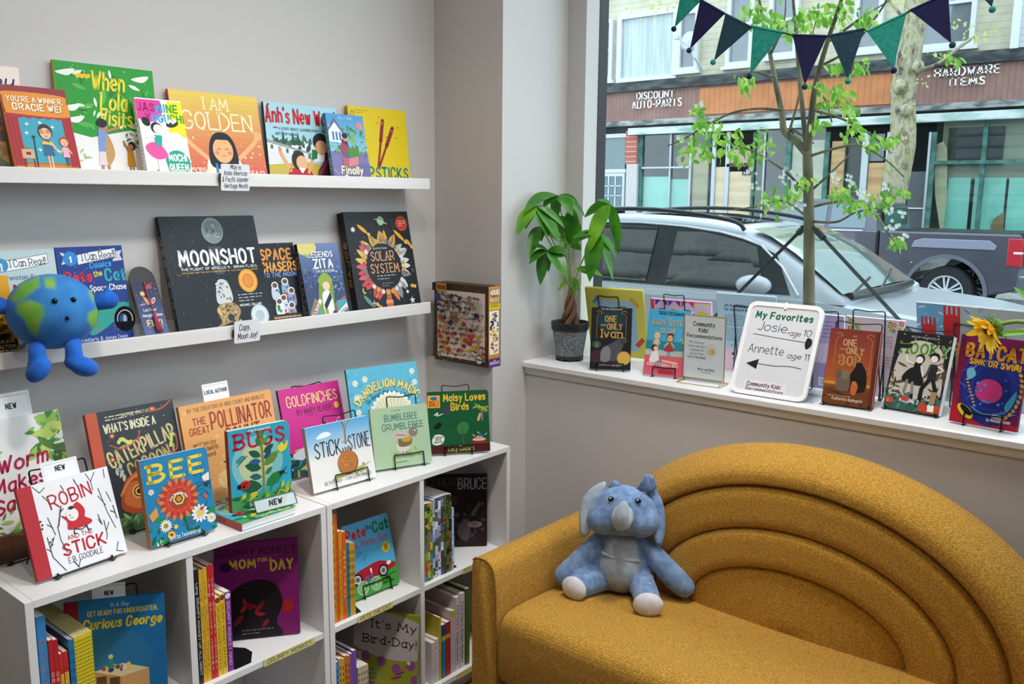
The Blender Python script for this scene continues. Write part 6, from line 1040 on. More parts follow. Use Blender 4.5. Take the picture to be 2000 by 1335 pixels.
# ------------------------------------------------------------------ plush elephant
def plush(name, c1, c2, scale=60, sheen=.2):
    return noise_mat(name, c1, c2, scale, .95, .55, 520, 5, .35, .65, sheen=sheen, dist=.0018)
M_el = plush('blue plush', '#5f7ca6', '#809cc2'); M_elg = plush('grey plush', '#93a0ac', '#a9b4be'); M_pad = plush('white plush', '#c9c8cc', '#dcdadc'); M_eye = cm('#0b0b0c', .08); M_wht = cm('#f4f4f4', .3)
def remesh(o, vox, it=8, f_=.6):
    r = o.modifiers.new('remesh', 'REMESH'); r.mode = 'VOXEL'; r.voxel_size = vox; r.use_smooth_shade = True
    s = o.modifiers.new('smooth', 'SMOOTH'); s.iterations = it; s.factor = f_
E0 = Vector((1.975, 1.25, .456)); yaw_e = math.atan2(-E0.y, -E0.x)
fx = Vector((cos(yaw_e), sin(yaw_e), 0)); fx = (Matrix.Rotation(R_(-3), 3, 'Z') @ fx)
rgt = Vector((-fx.y, fx.x, 0))      # picture right as the toy is seen from the room
ME = Matrix((rgt, -fx, Vector((0, 0, 1)))).transposed().to_4x4(); ME.translation = E0; ME = ME @ Matrix.Scale(1.1, 4)
el = empty('plush_elephant', 'pale blue plush elephant sitting on the left end of the mustard sofa', 'soft toy', None, mat=ME)
# local: x picture right, -y towards the room, z up
def cap(m, pts, rs, mat): m.tube(cr(pts, 5), [rs[0]+(rs[-1]-rs[0])*0 for _ in range(0)] or lerp_r(pts, rs), mat, 12); [m.ball(p, r_, mat, 14) for p, r_ in ((pts[0], rs[0]), (pts[-1], rs[-1]))]
def lerp_r(pts, rs, k=5):
    out = []
    for i in range(len(pts)-1): out += [rs[i]+(rs[i+1]-rs[i])*j/k for j in range(k)]
    return out+[rs[-1]]
m = MB(); m.ball((0, .0, .062), (.068, .056, .066), M_el, 20); m.ball((0, .012, .115), (.056, .046, .056), M_el, 20)
m.ball((.002, .0, .212), (.083, .066, .061), M_el, 24); m.ball((.002, -.008, .236), (.064, .052, .044), M_el, 20); m.ball((-.045, -.014, .196), (.044, .05, .042), M_el, 16); m.ball((.048, -.014, .196), (.044, .05, .042), M_el, 16); m.ball((.002, -.038, .224), (.038, .026, .030), M_el, 16)
cap(m, [(-.05, .01, .135), (-.085, -.005, .095), (-.12, -.015, .052), (-.138, -.02, .036)], [.022, .027, .032, .030], M_el)
cap(m, [(.052, .01, .135), (.09, -.005, .095), (.135, -.01, .05), (.158, -.012, .032)], [.022, .028, .031, .028], M_el)
cap(m, [(-.035, -.01, .04), (-.07, -.04, .036), (-.098, -.075, .035)], [.036, .033, .031], M_el)
cap(m, [(.045, -.01, .04), (.062, -.06, .034), (.072, -.118, .033)], [.036, .033, .033], M_el)
o = m.build('body', el, smooth=True); remesh(o, .0045)
m = MB(); m.ball((0, -.014, .068), (.058, .050, .062), M_elg, 20); m.ball((0, -.004, .12), (.046, .042, .042), M_elg, 16); o = m.build('belly', el, smooth=True); remesh(o, .005, 12); 
m = MB(); m.tube(cr([(-.046, -.034, .112), (-.02, -.047, .107), (.02, -.048, .103), (.048, -.036, .099)], 5), .0045, M_elg, 6); m.build('belly_fold', el, smooth=True)
for nm, c, r_, q in (('foot_pad', (-.108, -.088, .036), (.036, .020, .029), 35), ('foot_pad', (.074, -.136, .034), (.036, .018, .029), -5)):
    m = MB(); m.ball(c, r_, M_pad, 18, Matrix.Rotation(R_(q*-1), 3, 'Z')); m.build(nm, el, smooth=True, label='off-white foot pad')
m = MB(); m.tube(cr([(.004, -.045, .222), (.003, -.078, .216), (.002, -.098, .222), (.004, -.101, .244), (.008, -.094, .262)], 6), lerp_r([0]*5, [.030, .025, .021, .018, .011], 6), M_elg, 16); m.ball((.008, -.094, .262), .011, M_elg, 12); o = m.build('trunk', el, smooth=True); remesh(o, .004, 6)
def ear(pts, th, mats, nm='ear'):
    """cupped cloth ear: outline in local coordinates, inner side grey"""
    P = [Vector(p) for p in cr(pts, 5, True)]; c = sum(P, Vector())/len(P); m = MB(); nrm = Vector((0, 0, 0))
    for i in range(len(P)): nrm += (P[i]-c).cross(P[(i+1) % len(P)]-c)
    nrm.normalize(); n = len(P); vs = [c+nrm*th*1.4]; 
    for s in (.5, .85, 1): vs += [c+(p-c)*s+nrm*th*(1.2 if s < .9 else .3)*(1 if s < 1 else 0) for p in P]
    vs2 = [c-nrm*th*1.4]
    for s in (.5, .85): vs2 += [c+(p-c)*s-nrm*th*1.2 for p in P]
    for V, mt, sg in ((vs, mats[0], 1), (vs2+vs[1+2*n:], mats[1], -1)):
        fs = [(0, 1+i, 1+(i+1) % n) for i in range(n)]+[(1+r*n+i, 1+(r+1)*n+i, 1+(r+1)*n+(i+1) % n, 1+r*n+(i+1) % n) for r in range(2) for i in range(n)]
        m.mesh(V, fs if sg > 0 else [f[::-1] for f in fs], mt)
    return m.build(nm, el, smooth=True)
ear([(-.045, .025, .275), (-.078, .02, .262), (-.1, .012, .235), (-.108, .0, .2), (-.106, -.015, .165), (-.098, -.025, .146), (-.082, -.024, .152), (-.07, -.005, .18), (-.055, .02, .22)], .006, (M_elg, M_el))
ear([(.055, .025, .275), (.084, .02, .26), (.1, .012, .23), (.106, .0, .195), (.106, -.012, .16), (.098, -.022, .136), (.083, -.024, .148), (.072, -.005, .18), (.06, .02, .22)], .006, (M_elg, M_el))
m = MB(); Pp = [(.034, .0, .272), (.044, -.006, .292), (.056, -.002, .312), (.07, .006, .302), (.076, .014, .278), (.07, .014, .262)]; ear([(.030, .0, .268), (.042, -.008, .292), (.056, -.004, .314), (.064, -.004, .29), (.062, .0, .268)], .004, (M_el, M_el)); ear([(.060, -.002, .268), (.060, -.002, .308), (.070, .006, .306), (.080, .012, .288), (.080, .014, .268)], .004, (M_elg, M_el))
m = MB()
for i, (x, z) in enumerate(((-.028, .274), (-.022, .281), (-.014, .276))): m.ball((x, -.004, z), (.009, .008, .012), M_el, 10)
o = m.build('tuft', el, smooth=True); remesh(o, .003, 3)
for s, x in ((-1, -.026), (1, .040)):
    m = MB(); m.ball((x, -.0475, .2575), (.0078, .005, .0062), M_eye, 14, Matrix.Rotation(R_(18*s), 3, 'Y')); e_ = m.build('eye', el, smooth=True); m = MB(); m.ball((x-.002, -.0522, .2602), (.0022, .0012, .0022), M_wht, 8); m.build('glint', e_, smooth=True)
# ------------------------------------------------------------------ plush globe on the lower ledge
GCn = Vector((.816, 1.985, 1.284)); d_ = CAM-GCn; d_.z = 0; d_.normalize(); rg = Vector((-d_.y, d_.x, 0)); MG = Matrix((rg, -d_, Vector((0, 0, 1)))).transposed().to_4x4(); MG.translation = GCn; MG = MG @ Matrix.Scale(.96, 4)
gp = empty('plush_globe', 'round blue and green plush globe with a face sitting on the lower ledge', 'soft toy', None, mat=MG)
def cmat(name, bump=.5):
    m = bpy.data.materials.new(name); m.use_nodes = True; nt, b, L = nodes(m); at = nt.nodes.new('ShaderNodeVertexColor'); at.layer_name = 'Col'; L(at.outputs['Color'], b.inputs['Base Color']); b.inputs['Roughness'].default_value = .9; b.inputs['Sheen Weight'].default_value = .12
    n2 = nt.nodes.new('ShaderNodeTexNoise'); n2.inputs['Scale'].default_value = 500; bp = nt.nodes.new('ShaderNodeBump'); bp.inputs['Strength'].default_value = bump; bp.inputs['Distance'].default_value = .001; tc = nt.nodes.new('ShaderNodeTexCoord'); L(tc.outputs['Object'], n2.inputs['Vector']); L(n2.outputs['Fac'], bp.inputs['Height']); L(bp.outputs[0], b.inputs['Normal']); return m
GX, GY, GZ = .0945, .090, .085
LAND = [[(-.86, .45), (-.6, .8), (-.25, .96), (-.2, .75), (-.45, .55), (-.6, .42), (-.8, .35)], [(-.72, .3), (-.45, .42), (-.2, .3), (-.18, .1), (-.3, -.25), (-.36, -.55), (-.5, -.4), (-.6, -.05), (-.72, .1)], [(-.12, .93), (.1, .93), (.1, .68), (-.1, .72)], [(.75, .0), (.88, .05), (1.05, .1), (1.1, -.2), (.95, -.6), (.72, -.82), (.84, -.5), (.72, -.2)], [(.78, .55), (.9, .5), (1, .3), (.88, .25)]]
def inside(x, z, P):
    c = False; n = len(P)
    for i in range(n):
        (x0, z0), (x1, z1) = P[i], P[(i+1) % n]
        if (z0 > z) != (z1 > z) and x < (x1-x0)*(z-z0)/(z1-z0)+x0: c = not c
    return c
def edge_d(x, z, P):
    q = Vector((x, z)); r = 9
    for i in range(len(P)):
        a = Vector(P[i]); b = Vector(P[(i+1) % len(P)]); t = max(0, min(1, (q-a).dot(b-a)/(b-a).length_squared)); r = min(r, (q-a-(b-a)*t).length)
    return r
m = MB(); m.ball((0, 0, 0), (GX, GY, GZ), cmat('printed plush globe'), 96); o = m.build('ball', gp, smooth=True); me = o.data; at = me.color_attributes.new('Col', 'FLOAT_COLOR', 'POINT'); rd = random.Random(2)
from mathutils import noise as NZ
for i, v in enumerate(me.vertices):
    p = v.co; x, z = p.x/GX, p.z/GZ; nz = NZ.noise(p*60)*.12+NZ.noise(p*25)*.12; g = 0
    if p.y < .03:
        for P in LAND: g = max(g, min(1, max(0, (.5+(1 if inside(x, z, P) else -1)*edge_d(x, z, P)/.09+nz*2))))
    t = .5+.5*NZ.noise(p*28); sea = Vector(hexc('#1763b4')[:3]).lerp(Vector(hexc('#3a8cc8')[:3]), t); land = Vector(hexc('#4fa832')[:3]).lerp(Vector(hexc('#8fb83a')[:3]), .5+.5*NZ.noise(p*35+Vector((5, 1, 2)))); c = sea.lerp(land, g); at.data[i].color = (*c, 1)
M_bl = plush('bright blue plush', '#0a56b8', '#176ace', 40, .12)
for x in (.006, .043):
    m = MB(); y = -GY*math.sqrt(max(0, 1-(x/GX)**2-(.033/GZ)**2)); m.ball((x, y-.001, .033), .0062, M_eye, 12); m.build('eye', gp, smooth=True)
m = MB(); y = -GY*math.sqrt(1-(.028/GX)**2-(.006/GZ)**2); m.ball((.028, y-.0005, -.006), .0048, M_eye, 10); m.build('mouth', gp, smooth=True)
for s in (-1, 1):
    m = MB(); cap(m, [(s*.082, -.01, .012), (s*.105, -.012, .02), (s*.118, -.012, .022)], [.014, .021, .021], M_bl); m.ball((s*.114, -.012, .043), (.007, .008, .012), M_bl, 10); o = m.build('arm', gp, smooth=True); remesh(o, .003, 4)
for s, x, tx in ((-1, -.036, -.040), (1, .036, .058)):
    m = MB(); cap(m, [(x, -.04, -.068), (x, -.066, -.082), (x, -.072, -.105)], [.018, .018, .019], M_bl); m.ball((tx-.004*s, -.076, -.118), (.032, .030, .022), M_bl, 14, Matrix.Rotation(R_(22 if s > 0 else -50), 3, 'Y')); m.ball((x, -.072, -.106), (.022, .022, .02), M_bl, 12); o = m.build('foot', gp, smooth=True); remesh(o, .003, 5)
m = MB(); m.lathe([(.0005, .0018), (.0225, .0018), (.0225, 0), (.0005, 0)], cm('#14161c', .3), 24, M=Matrix.Translation((.148, -.022, -.022)) @ Matrix.Rotation(R_(82), 4, 'X') @ Matrix.Diagonal((1, 1.3, 1, 1))); A = Art(m, .045, .058, lambda x, y, k: (.1255+x, -.0252-k-.0035*(y-.029)/.029, -.051+y)); A.ell(.5, .5, .38, .5, '#dfe3e8', 0, 28); A.ell(.5, .5, .33, .44, '#14161c', 0, 28); A.ell(.42, .5, .2, .3, '#3f6aa8'); A.ell(.5, .5, .09, .22, '#c9d2dc'); m.build('hang_tag', gp)
# ------------------------------------------------------------------ bookmark in its black sleeve
BM = frame(1.056, 2.045, Z2F, .6, 24); r = empty('bookmark', 'space bookmark with a crimson tassel in a black sleeve on the lower ledge', 'bookmark', mat=BM); w_, h_ = .067, .199
m = MB(); O = [(0, 0), (w_, 0), (w_, h_*.8)]+[(w_/2+w_/2*cos(R_(a)), h_*.83+.17*h_*sin(R_(a))) for a in range(15, 166, 15)]+[(0, h_*.8)]; m.prism([(x, .0006, z) for x, z in O], (0, .0012, 0), cm('#1b1c20', .5)); A = Art(m, w_, h_, lambda x, y, k: (x, .0006-k, y)); A.grad(.03, 0, .97, .8, '#5a6a9a', '#2a2a4a', 14); A.dots(60, 3, [W, '#c9d0f0'], (.006, .016), (.05, .02, .95, .78))
A.ell(.68, .73, .1, .1, '#b8463a'); A.ell(.35, .64, .1, .1, '#c9903a'); A.ell(.35, .64, .06, .06, '#e9c89a'); A.poly(((.34, .6), (.5, .56), (.56, .5), (.42, .5)), '#d9a070', True); A.leaf(.62, .5, .3, .14, 58, '#e9e2d8'); A.up(); A.leaf(.64, .51, .22, .09, 58, '#c9402c'); A.up(); A.ell(.25, .5, .13, .035, '#8a90b0', 8); A.text('Let Your', .47, .41, .1, '#e9ecf4', fit=.5, wt=.2); A.text('Imagination', .52, .34, .1, '#e9ecf4', fit=.74, wt=.2); A.text('FLY!', .52, .22, .2, '#e3d28a', fit=.56, wt=.26); A.ell(.22, .08, .12, .06, '#d9a0a8', 20); A.ell(.72, .05, .17, .1, '#e3e6ea'); A.ell(.74, .19, .07, .07, '#3a8a94'); m.build('sleeve', r)
m = MB(); M_ts = cm('#a51d3c', .6, sheen=.4); m.tube(cr([(w_*.52, -.0015, h_*.79), (w_*.50, -.003, h_*.62), (w_*.55, -.004, h_*.45), (w_*.55, -.004, h_*.36)], 5), .0014, M_ts, 6); m.ball((w_*.55, -.0055, h_*.355), .004, M_ts, 10)
for i in range(26): a = 2*pi*i/26; m.tube(cr([(w_*.55+.003*cos(a), -.0060+.002*sin(a), h_*.345), (w_*.55+.0055*cos(a), -.0070+.003*sin(a), h_*.24), (w_*.58+.008*cos(a), -.0070+.003*sin(a), h_*.12+.002*(i % 3))], 3), .0009, M_ts, 4)
m.build('tassel', r, smooth=True)
# ------------------------------------------------------------------ potted money tree
PC = Vector((2.388, 1.742, ZS)); pl = empty('potted_plant', 'potted plant with a braided trunk and drooping green leaves at the window corner', 'plant', None, PC)
M_pot = noise_mat('woven grey pot', '#4c4e52', '#8d9094', 260, .6, .4, 300, 3, .4, .6, (1, 1, .6)); M_rim = cm('#1d1f22', .45)
m = MB(); m.lathe([(.044, .012), (.046, .014), (.0585, .103), (.0585, .106)], M_pot, 40); m.build('pot', pl, auto=50)
m = MB(); m.lathe([(.0605, .103), (.0625, .105), (.0645, .128), (.0635, .131), (.060, .131), (.058, .118), (.001, .117)], M_rim, 40); m.build('rim', pl, auto=50)
m = MB(); m.lathe([(.038, .004), (.047, .006), (.048, .016), (.044, .018)], M_rim, 32)
for i in range(8): a = 2*pi*i/8; m.box((-.008, .034, 0), (.008, .046, .008), M_rim, Matrix.Rotation(a, 4, 'Z'))
m.build('saucer', pl, auto=40)
m = MB(); m.lathe([(.001, .1185), (.05, .120), (.0575, .1175)], noise_mat('dark soil', '#1c1612', '#33281f', 120, .9, .8, 200), 24); m.build('soil', pl, smooth=True)
M_bark = noise_mat('brown braided bark', '#4a3020', '#7a5638', 40, .7, .5, 120, 4, .35, .65, (1, 1, .25))
m = MB()
for k in range(4):
    P = []; 
    for i in range(15): t = i/14; a = k*pi/2+t*3.4; rr_ = .016*(1-t)+.006; P.append((rr_*cos(a)+.001*t, rr_*sin(a), .115+.118*t))
    m.tube(P, [.0125*(1-t/14)+.0048*(t/14) for t in range(15)], M_bark, 8)
m.build('trunk', pl, smooth=True)
M_leaf = noise_mat('glossy green leaf', '#2a6a14', '#52962a', 14, .32, .15, 60, 3, .3, .7, trans=.3); M_leaf2 = noise_mat('young bright leaf', '#5a9a20', '#86bc2c', 14, .35, .1, 60, trans=.35); M_stem = cm('#6d8a34', .5); M_vein = cm('#7fae46', .4)
def blade(m, a, b, w_, sag, mat, up=Vector((0, 0, 1)), fold=.25):
    a = Vector(a); b = Vector(b); ax = b-a; L_ = ax.length; s = ax.cross(up); s = s.normalized() if s.length > 1e-4 else Vector((1, 0, 0)); nn = s.cross(ax).normalized(); NS = 9; vs = []
    view = (CAM-PC).normalized()
    s = (s+ax.normalized().cross(view)*(.9 if s.dot(ax.normalized().cross(view)) > 0 else -.9)).normalized(); nn = s.cross(ax).normalized()
    for i in range(NS+1):
        t = i/NS; c = a+ax*t+Vector((0, 0, 1))*sag*L_*4*t*(1-t); ww = w_*.5*(sin(pi*min(1, t**.85))**.8)*(1 if t < .97 else .3)+.0006
        vs += [c-s*ww+nn*ww*fold, c-s*ww*.5+nn*ww*fold*.6, c, c+s*ww*.5+nn*ww*fold*.6, c+s*ww+nn*ww*fold]
    m.mesh(vs, [(i*5+j, i*5+j+1, (i+1)*5+j+1, (i+1)*5+j) for i in range(NS) for j in range(4)], mat)
def pp(x, y, X): return onX(830+x/3.337, 360+y/3.337, X)-PC
top = Vector((.001, 0, .235))
LV = [((870, 72), 2.385, [((640, 190), 2.19, 95), ((770, 155), 2.30, 70), ((852, 245), 2.38, 105), ((962, 205), 2.36, 85), ((1045, 215), 2.43, 70), ((1000, 130), 2.46, 60)], 0),
 ((722, 142), 2.25, [((597, 338), 2.16, 95), ((655, 292), 2.21, 65), ((806, 345), 2.25, 105), ((882, 396), 2.27, 85), ((912, 285), 2.30, 60)], 0),
 ((1205, 130), 2.38, [((1040, 215), 2.36, 75), ((1066, 455), 2.33, 125), ((1262, 455), 2.42, 75), ((1110, 105), 2.42, 40)], 0),
 ((800, 428), 2.28, [((678, 520), 2.21, 65), ((752, 658), 2.27, 110), ((926, 612), 2.28, 105), ((938, 450), 2.31, 75), ((700, 405), 2.22, 55), ((805, 570), 2.30, 45)], 0),
 ((746, 272), 2.27, [((680, 485), 2.21, 85), ((758, 372), 2.28, 55), ((885, 385), 2.33, 75)], 0),
 ((1130, 322), 2.36, [((958, 348), 2.33, 65), ((1072, 636), 2.32, 120), ((1252, 490), 2.40, 65), ((1225, 625), 2.37, 55), ((962, 392), 2.35, 55), ((1120, 440), 2.42, 60)], 0),
 ((985, 545), 2.44, [((1068, 588), 2.42, 75), ((1155, 598), 2.43, 60)], 1),
 ((945, 390), 2.41, [((860, 360), 2.36, 85), ((890, 200), 2.38, 95), ((1005, 250), 2.46, 100), ((960, 150), 2.45, 110), ((830, 180), 2.34, 90), ((1015, 430), 2.45, 70)], 0),
 ((965, 605), 2.43, [((955, 805), 2.44, 50), ((868, 695), 2.38, 40), ((1000, 700), 2.45, 40)], 1)]
for hub, X, tips, br in LV:
    h_ = pp(*hub, X); m = MB(); mid = (top+h_)*.5+Vector((0, 0, .02)); m.tube(cr([top, mid, h_], 6), [.0019]*13, M_stem, 5)
    for i, (t_, tx, wpx) in enumerate(tips): blade(m, h_, pp(*t_, tx), wpx/3.337/1722*2.9, .10 if t_[1] > hub[1]+60 else .06, M_leaf2 if br or (i+len(tips)) % 7 == 5 else M_leaf)
    m.build('leaf', pl, smooth=True)
# ------------------------------------------------------------------ bunting across the window
XB_ = 2.47; bu = empty('bunting', 'string of teal and navy velvet pennants hung across the top of the window', 'bunting', None, onX(1600, 68, XB_)); OB = bu.location.copy()
def velvet(c1, c2): return noise_mat('velvet '+c1, c1, c2, 120, .9, .3, 500, 3, .3, .7, sheen=.03)
V_T = velvet('#0f7a6c', '#1c9484'); V_N = velvet('#03033a', '#060646'); V_D = velvet('#0c2f3e', '#124050')
FL = [((1330, -14), (1367, 3), (1318, 53), V_T, V_N), ((1368, 0), (1415, 27), (1348, 95), V_N, V_D), ((1417, 28), (1468, 54), (1395, 118), V_D, V_T), ((1471, 52), (1530, 64), (1465, 145), V_T, V_N), ((1548, 69), (1615, 71), (1572, 165), V_N, V_D), ((1620, 70), (1688, 57), (1656, 154), V_D, V_T), ((1694, 62), (1770, 26), (1745, 133), V_T, V_N), ((1778, 21), (1852, -13), (1858, 84), V_N, V_D), ((1893, -32), (1955, -62), (1937, 14), V_D, V_T)]
m = MB(); m.tube([onX(1200, -130, XB_)-OB]+[onX(*q, XB_)-OB for f_ in FL for q in f_[:2]]+[onX(2150, -160, XB_)-OB], .0022, V_N, 6); m.build('string', bu)
for a, b, c, mt, mp in FL:
    A_, B_, C_ = (onX(*q, XB_)-OB for q in (a, b, c)); m = MB(); m.prism([p+Vector((-.0025, 0, 0)) for p in (A_, B_, C_)], (.005, 0, 0), mt); m.tube([A_, (A_+B_)/2, B_], .0042, mt, 8); pn = m.build('pennant', bu, bevel=.0012); m = MB(); m.ball(C_+(C_-(A_+B_)/2).normalized()*.006, .0085, mp, 12); m.build('pompom', pn, smooth=True)
# ------------------------------------------------------------------ sunflower at the right end
XS = 2.285; hc = onX(1938, 640, XS); ax = (-RT*.90-UP*.40+FW*.05).normalized(); s1 = ax.cross(Vector((0, 0, 1))).normalized(); s2 = s1.cross(ax); sf = empty('sunflower', 'cut sunflower with drooping yellow petals over the right end of the window board', 'flower', None, hc)
M_pet = noise_mat('yellow petal', '#f2b81a', '#ffdc40', 30, .6, .2, 90, 3, trans=.45); M_sep = noise_mat('green sepal', '#4c7a24', '#7aa83c', 60, .7, .5, 200)
def petal(m, a, r0, r1, sw, w_, mat):
    d = s1*cos(a)+s2*sin(a); A_ = d*r0; B_ = d*r1+ax*sw; t = ax.cross(d); vs = []
    for i in range(6):
        q = i/5; c = A_.lerp(B_, q)+ax*.006*sin(pi*q); w2 = w_*(sin(pi*min(1, q*.8+.18)))**.8*(1 if i < 5 else .1); vs += [c-t*w2, c+ax*w2*.3, c+t*w2]
    m.mesh(vs, [(i*3+j, i*3+j+1, (i+1)*3+j+1, (i+1)*3+j) for i in range(5) for j in range(2)], mat)
rd = random.Random(4); m = MB()
for i in range(26): petal(m, 2*pi*i/26+rd.uniform(-.1, .1), .016, .044+rd.uniform(-.008, .008)+.012*(sin(2*pi*i/26) < 0), .026+rd.uniform(-.01, .012), .0075, M_pet)
m.build('petals', sf, smooth=True); m = MB(); m.ball(ax*.002, (.019, .019, .019), cm('#4a2f14', .9), 14); m.build('seed_head', sf, smooth=True); m = MB()
for i in range(34): petal(m, 2*pi*i/34*2.0+.2, .006, .030+rd.uniform(-.006, .006), -.004-rd.uniform(0, .016)+.008*(i % 2), .0045, M_sep)
m.ball(-ax*.006, (.02, .02, .02), M_sep, 12); m.build('sepals', sf, smooth=True)
st = [-ax*.012, onX(1972, 629, XS)-hc, onX(2005, 630, XS)-hc, onX(2060, 655, 2.30)-hc, Vector((2.36, .215, ZS+.06))-hc, Vector((2.40, .16, ZS+.006))-hc]; m = MB(); m.tube(cr(st, 6), .0048, cm('#7f9a4a', .6), 8); m.build('stem', sf, smooth=True)
m = MB(); blade(m, onX(1948, 656, XS)-hc, onX(2040, 650, 2.29)-hc, .020, .05, M_leaf2); blade(m, onX(2010, 590, XS)-hc, onX(1980, 560, XS)-hc, .018, .02, M_leaf2); m.tube(cr([onX(2010, 590, XS)-hc, onX(2040, 610, XS)-hc, st[3]], 4), .002, M_leaf2, 5); m.build('leaf', sf, smooth=True)
# ------------------------------------------------------------------ the street outside
GZ0 = -.27
M_asph = noise_mat('asphalt', '#5a5b5d', '#717274', 40, .9, .3, 200); M_conc = noise_mat('concrete pavement', '#9c9a96', '#b4b2ad', 8, .85, .2, 90)
mb = MB(); mb.box((5.2, -14, -.5), (17, 30, GZ0), M_asph); struct(mb.build('road'))
mb = MB(); mb.box((2.75, -14, -.5), (5.2, 30, -.14), M_conc); struct(mb.build('pavement_near')); mb = MB(); mb.box((17, -14, -.5), (19.0, 30, -.13), M_conc); struct(mb.build('pavement_far'))
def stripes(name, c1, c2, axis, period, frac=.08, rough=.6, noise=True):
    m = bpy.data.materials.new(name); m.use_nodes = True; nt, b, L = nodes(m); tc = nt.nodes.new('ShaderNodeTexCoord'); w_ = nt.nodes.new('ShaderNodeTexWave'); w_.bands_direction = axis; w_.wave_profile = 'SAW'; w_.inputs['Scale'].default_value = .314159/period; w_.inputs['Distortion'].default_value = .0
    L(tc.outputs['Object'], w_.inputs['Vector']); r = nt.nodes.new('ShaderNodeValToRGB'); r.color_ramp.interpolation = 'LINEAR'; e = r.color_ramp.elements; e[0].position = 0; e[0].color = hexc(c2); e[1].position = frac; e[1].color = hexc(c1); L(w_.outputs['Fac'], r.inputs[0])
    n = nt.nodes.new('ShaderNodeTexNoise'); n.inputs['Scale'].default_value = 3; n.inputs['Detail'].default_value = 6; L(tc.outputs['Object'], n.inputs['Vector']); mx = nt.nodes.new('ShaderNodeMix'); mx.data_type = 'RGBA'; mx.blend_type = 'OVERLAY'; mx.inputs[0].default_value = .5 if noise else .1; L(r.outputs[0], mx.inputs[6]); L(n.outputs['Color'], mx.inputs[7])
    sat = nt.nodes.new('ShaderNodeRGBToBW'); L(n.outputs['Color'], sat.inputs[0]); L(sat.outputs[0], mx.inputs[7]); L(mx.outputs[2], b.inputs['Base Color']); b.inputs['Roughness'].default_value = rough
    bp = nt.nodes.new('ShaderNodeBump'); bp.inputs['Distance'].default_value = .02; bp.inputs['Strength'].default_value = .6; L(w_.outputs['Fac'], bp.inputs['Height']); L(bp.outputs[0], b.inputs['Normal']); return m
M_side = stripes('grey clapboard', '#a5a7a2', '#2c2f31', 'Z', .42, .3)
mb = MB(); mb.box((2.63, 2.0, -.5), (2.76, 9, 6), M_side); mb.box((2.63, -9, -.5), (2.76, -5.46, 6), M_side); mb.box((2.63, -5.46, 2.93), (2.76, 2.0, 6), M_side); mb.box((2.63, -5.46, -.5), (2.76, 2.0, ZS-.02), M_side); struct(mb.build('wall_street'))
XF = 19.0; bd = empty('shop_building', 'cream sided building with disused shopfronts across the street', 'building', None, (XF, 7, GZ0)); LB = bd.location.copy()
def F(x, y, X=XF): return onX(x, y, X)-LB
def pbox(m, p, q, X0, X1, mat, zpad=0):
    """upright panel from picture corner p (left, top) to q (right, bottom), from depth X0 to X1"""
    a = onX(*p, X0); b = onX(*q, X0); ym = (p[1]+min(q[1], 425))/2; a.y = onX(p[0], ym, X0).y; b.y = onX(q[0], ym, X0).y; m.box((X0-LB.x, b.y-LB.y, b.z-LB.z-zpad), (X1-LB.x, a.y-LB.y, a.z-LB.z+zpad), mat)
def panel(name, p, q, X0, X1, mat, par=None, label=None): m = MB(); pbox(m, p, q, X0, X1, mat); o = m.build(name, bd if par is None else par, label=label); return o
zf1 = onX(1172, 171, XF).z; zf0 = onX(1172, 240, XF).z; yL = 24.0; yR = onX(1977, 60, XF).y
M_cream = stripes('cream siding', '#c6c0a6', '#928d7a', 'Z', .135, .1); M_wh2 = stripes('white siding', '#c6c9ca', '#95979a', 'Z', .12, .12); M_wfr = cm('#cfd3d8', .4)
m = MB(); m.box((.18, yR-LB.y, zf1-.05-LB.z), (.4, yL-LB.y, 7.4), M_cream); m.build('upper_wall', bd)
M_fas = stripes('red-brown board', '#8f6a60', '#5f433c', 'Y', .105, .12); M_fao = stripes('orange board', '#c27a48', '#7d4a2c', 'Y', .13, .1); M_grn = noise_mat('weathered green paint', '#3c5a52', '#6f8f86', 6, .6, .3, 40, stretch=(1, .2, 1)); M_grw = noise_mat('peeling green-white paint', '#7fa89c', '#d0d8d4', 5, .6, .3, 40, lo=.35, hi=.55, stretch=(1, .25, 1)); M_blk = noise_mat('sooty trim', '#22282a', '#4a5250', 8, .7, .3, 40, stretch=(1, .3, 1)); M_gcor = noise_mat('flaking grey trim', '#5a605e', '#a9aaa6', 7, .7, .5, 30, stretch=(1, .35, 1)); M_dark = cm('#23262a', .7)
def band(n, y0, y1, z0, z1, x0, x1, mat): m = MB(); m.box((x0, y0-LB.y, z0-LB.z), (x1, y1-LB.y, z1-LB.z), mat); return m.build(n, bd)
yRR = -6.0
band('fascia_board', yRR, yL, zf0, zf1-.16, .0, .12, M_fas)
yo0 = onX(1748, 180, XF).y; yo1 = onX(1366, 200, XF).y; band('fascia_repair', yo0, yo1, zf0+.06, zf1-.22, -.03, .0, M_fao)
band('cornice', yRR, yL, zf1-.16, zf1+.06, -.12, .2, M_blk); band('lower_moulding', yRR, yL, zf0-.12, zf0, -.16, .15, M_gcor)
zb = onX(1400, 252, XF).z; yb1 = onX(1234, 262, XF).y
band('shade_soffit', yRR, yL, zb, zf0-.12, .0, .3, M_dark); band('shop_beam', yRR, yb1, zb-.06, zb+.10, -.18, .02, M_grw)  # soffit coloured near black for the shadow under the cornice
def letters(t, p, q, label):
    """raised sign lettering between picture corners p and q on the fascia"""
    a = onX(*p, XF-.07); b = onX(*q, XF-.07); w_ = a.y-b.y; h_ = (a.z-b.z); m = MB(); A = Art(m, w_, h_, lambda x, y, k: (-.05-k, a.y-x-LB.y, b.z+y-LB.z), .012)
    A.rough = .6; A.text(t, .5, .0, h_/w_, '#f4f2ee', fit=.98, wt=.2, serif=True); return m.build('sign_letters', bd, label=label)
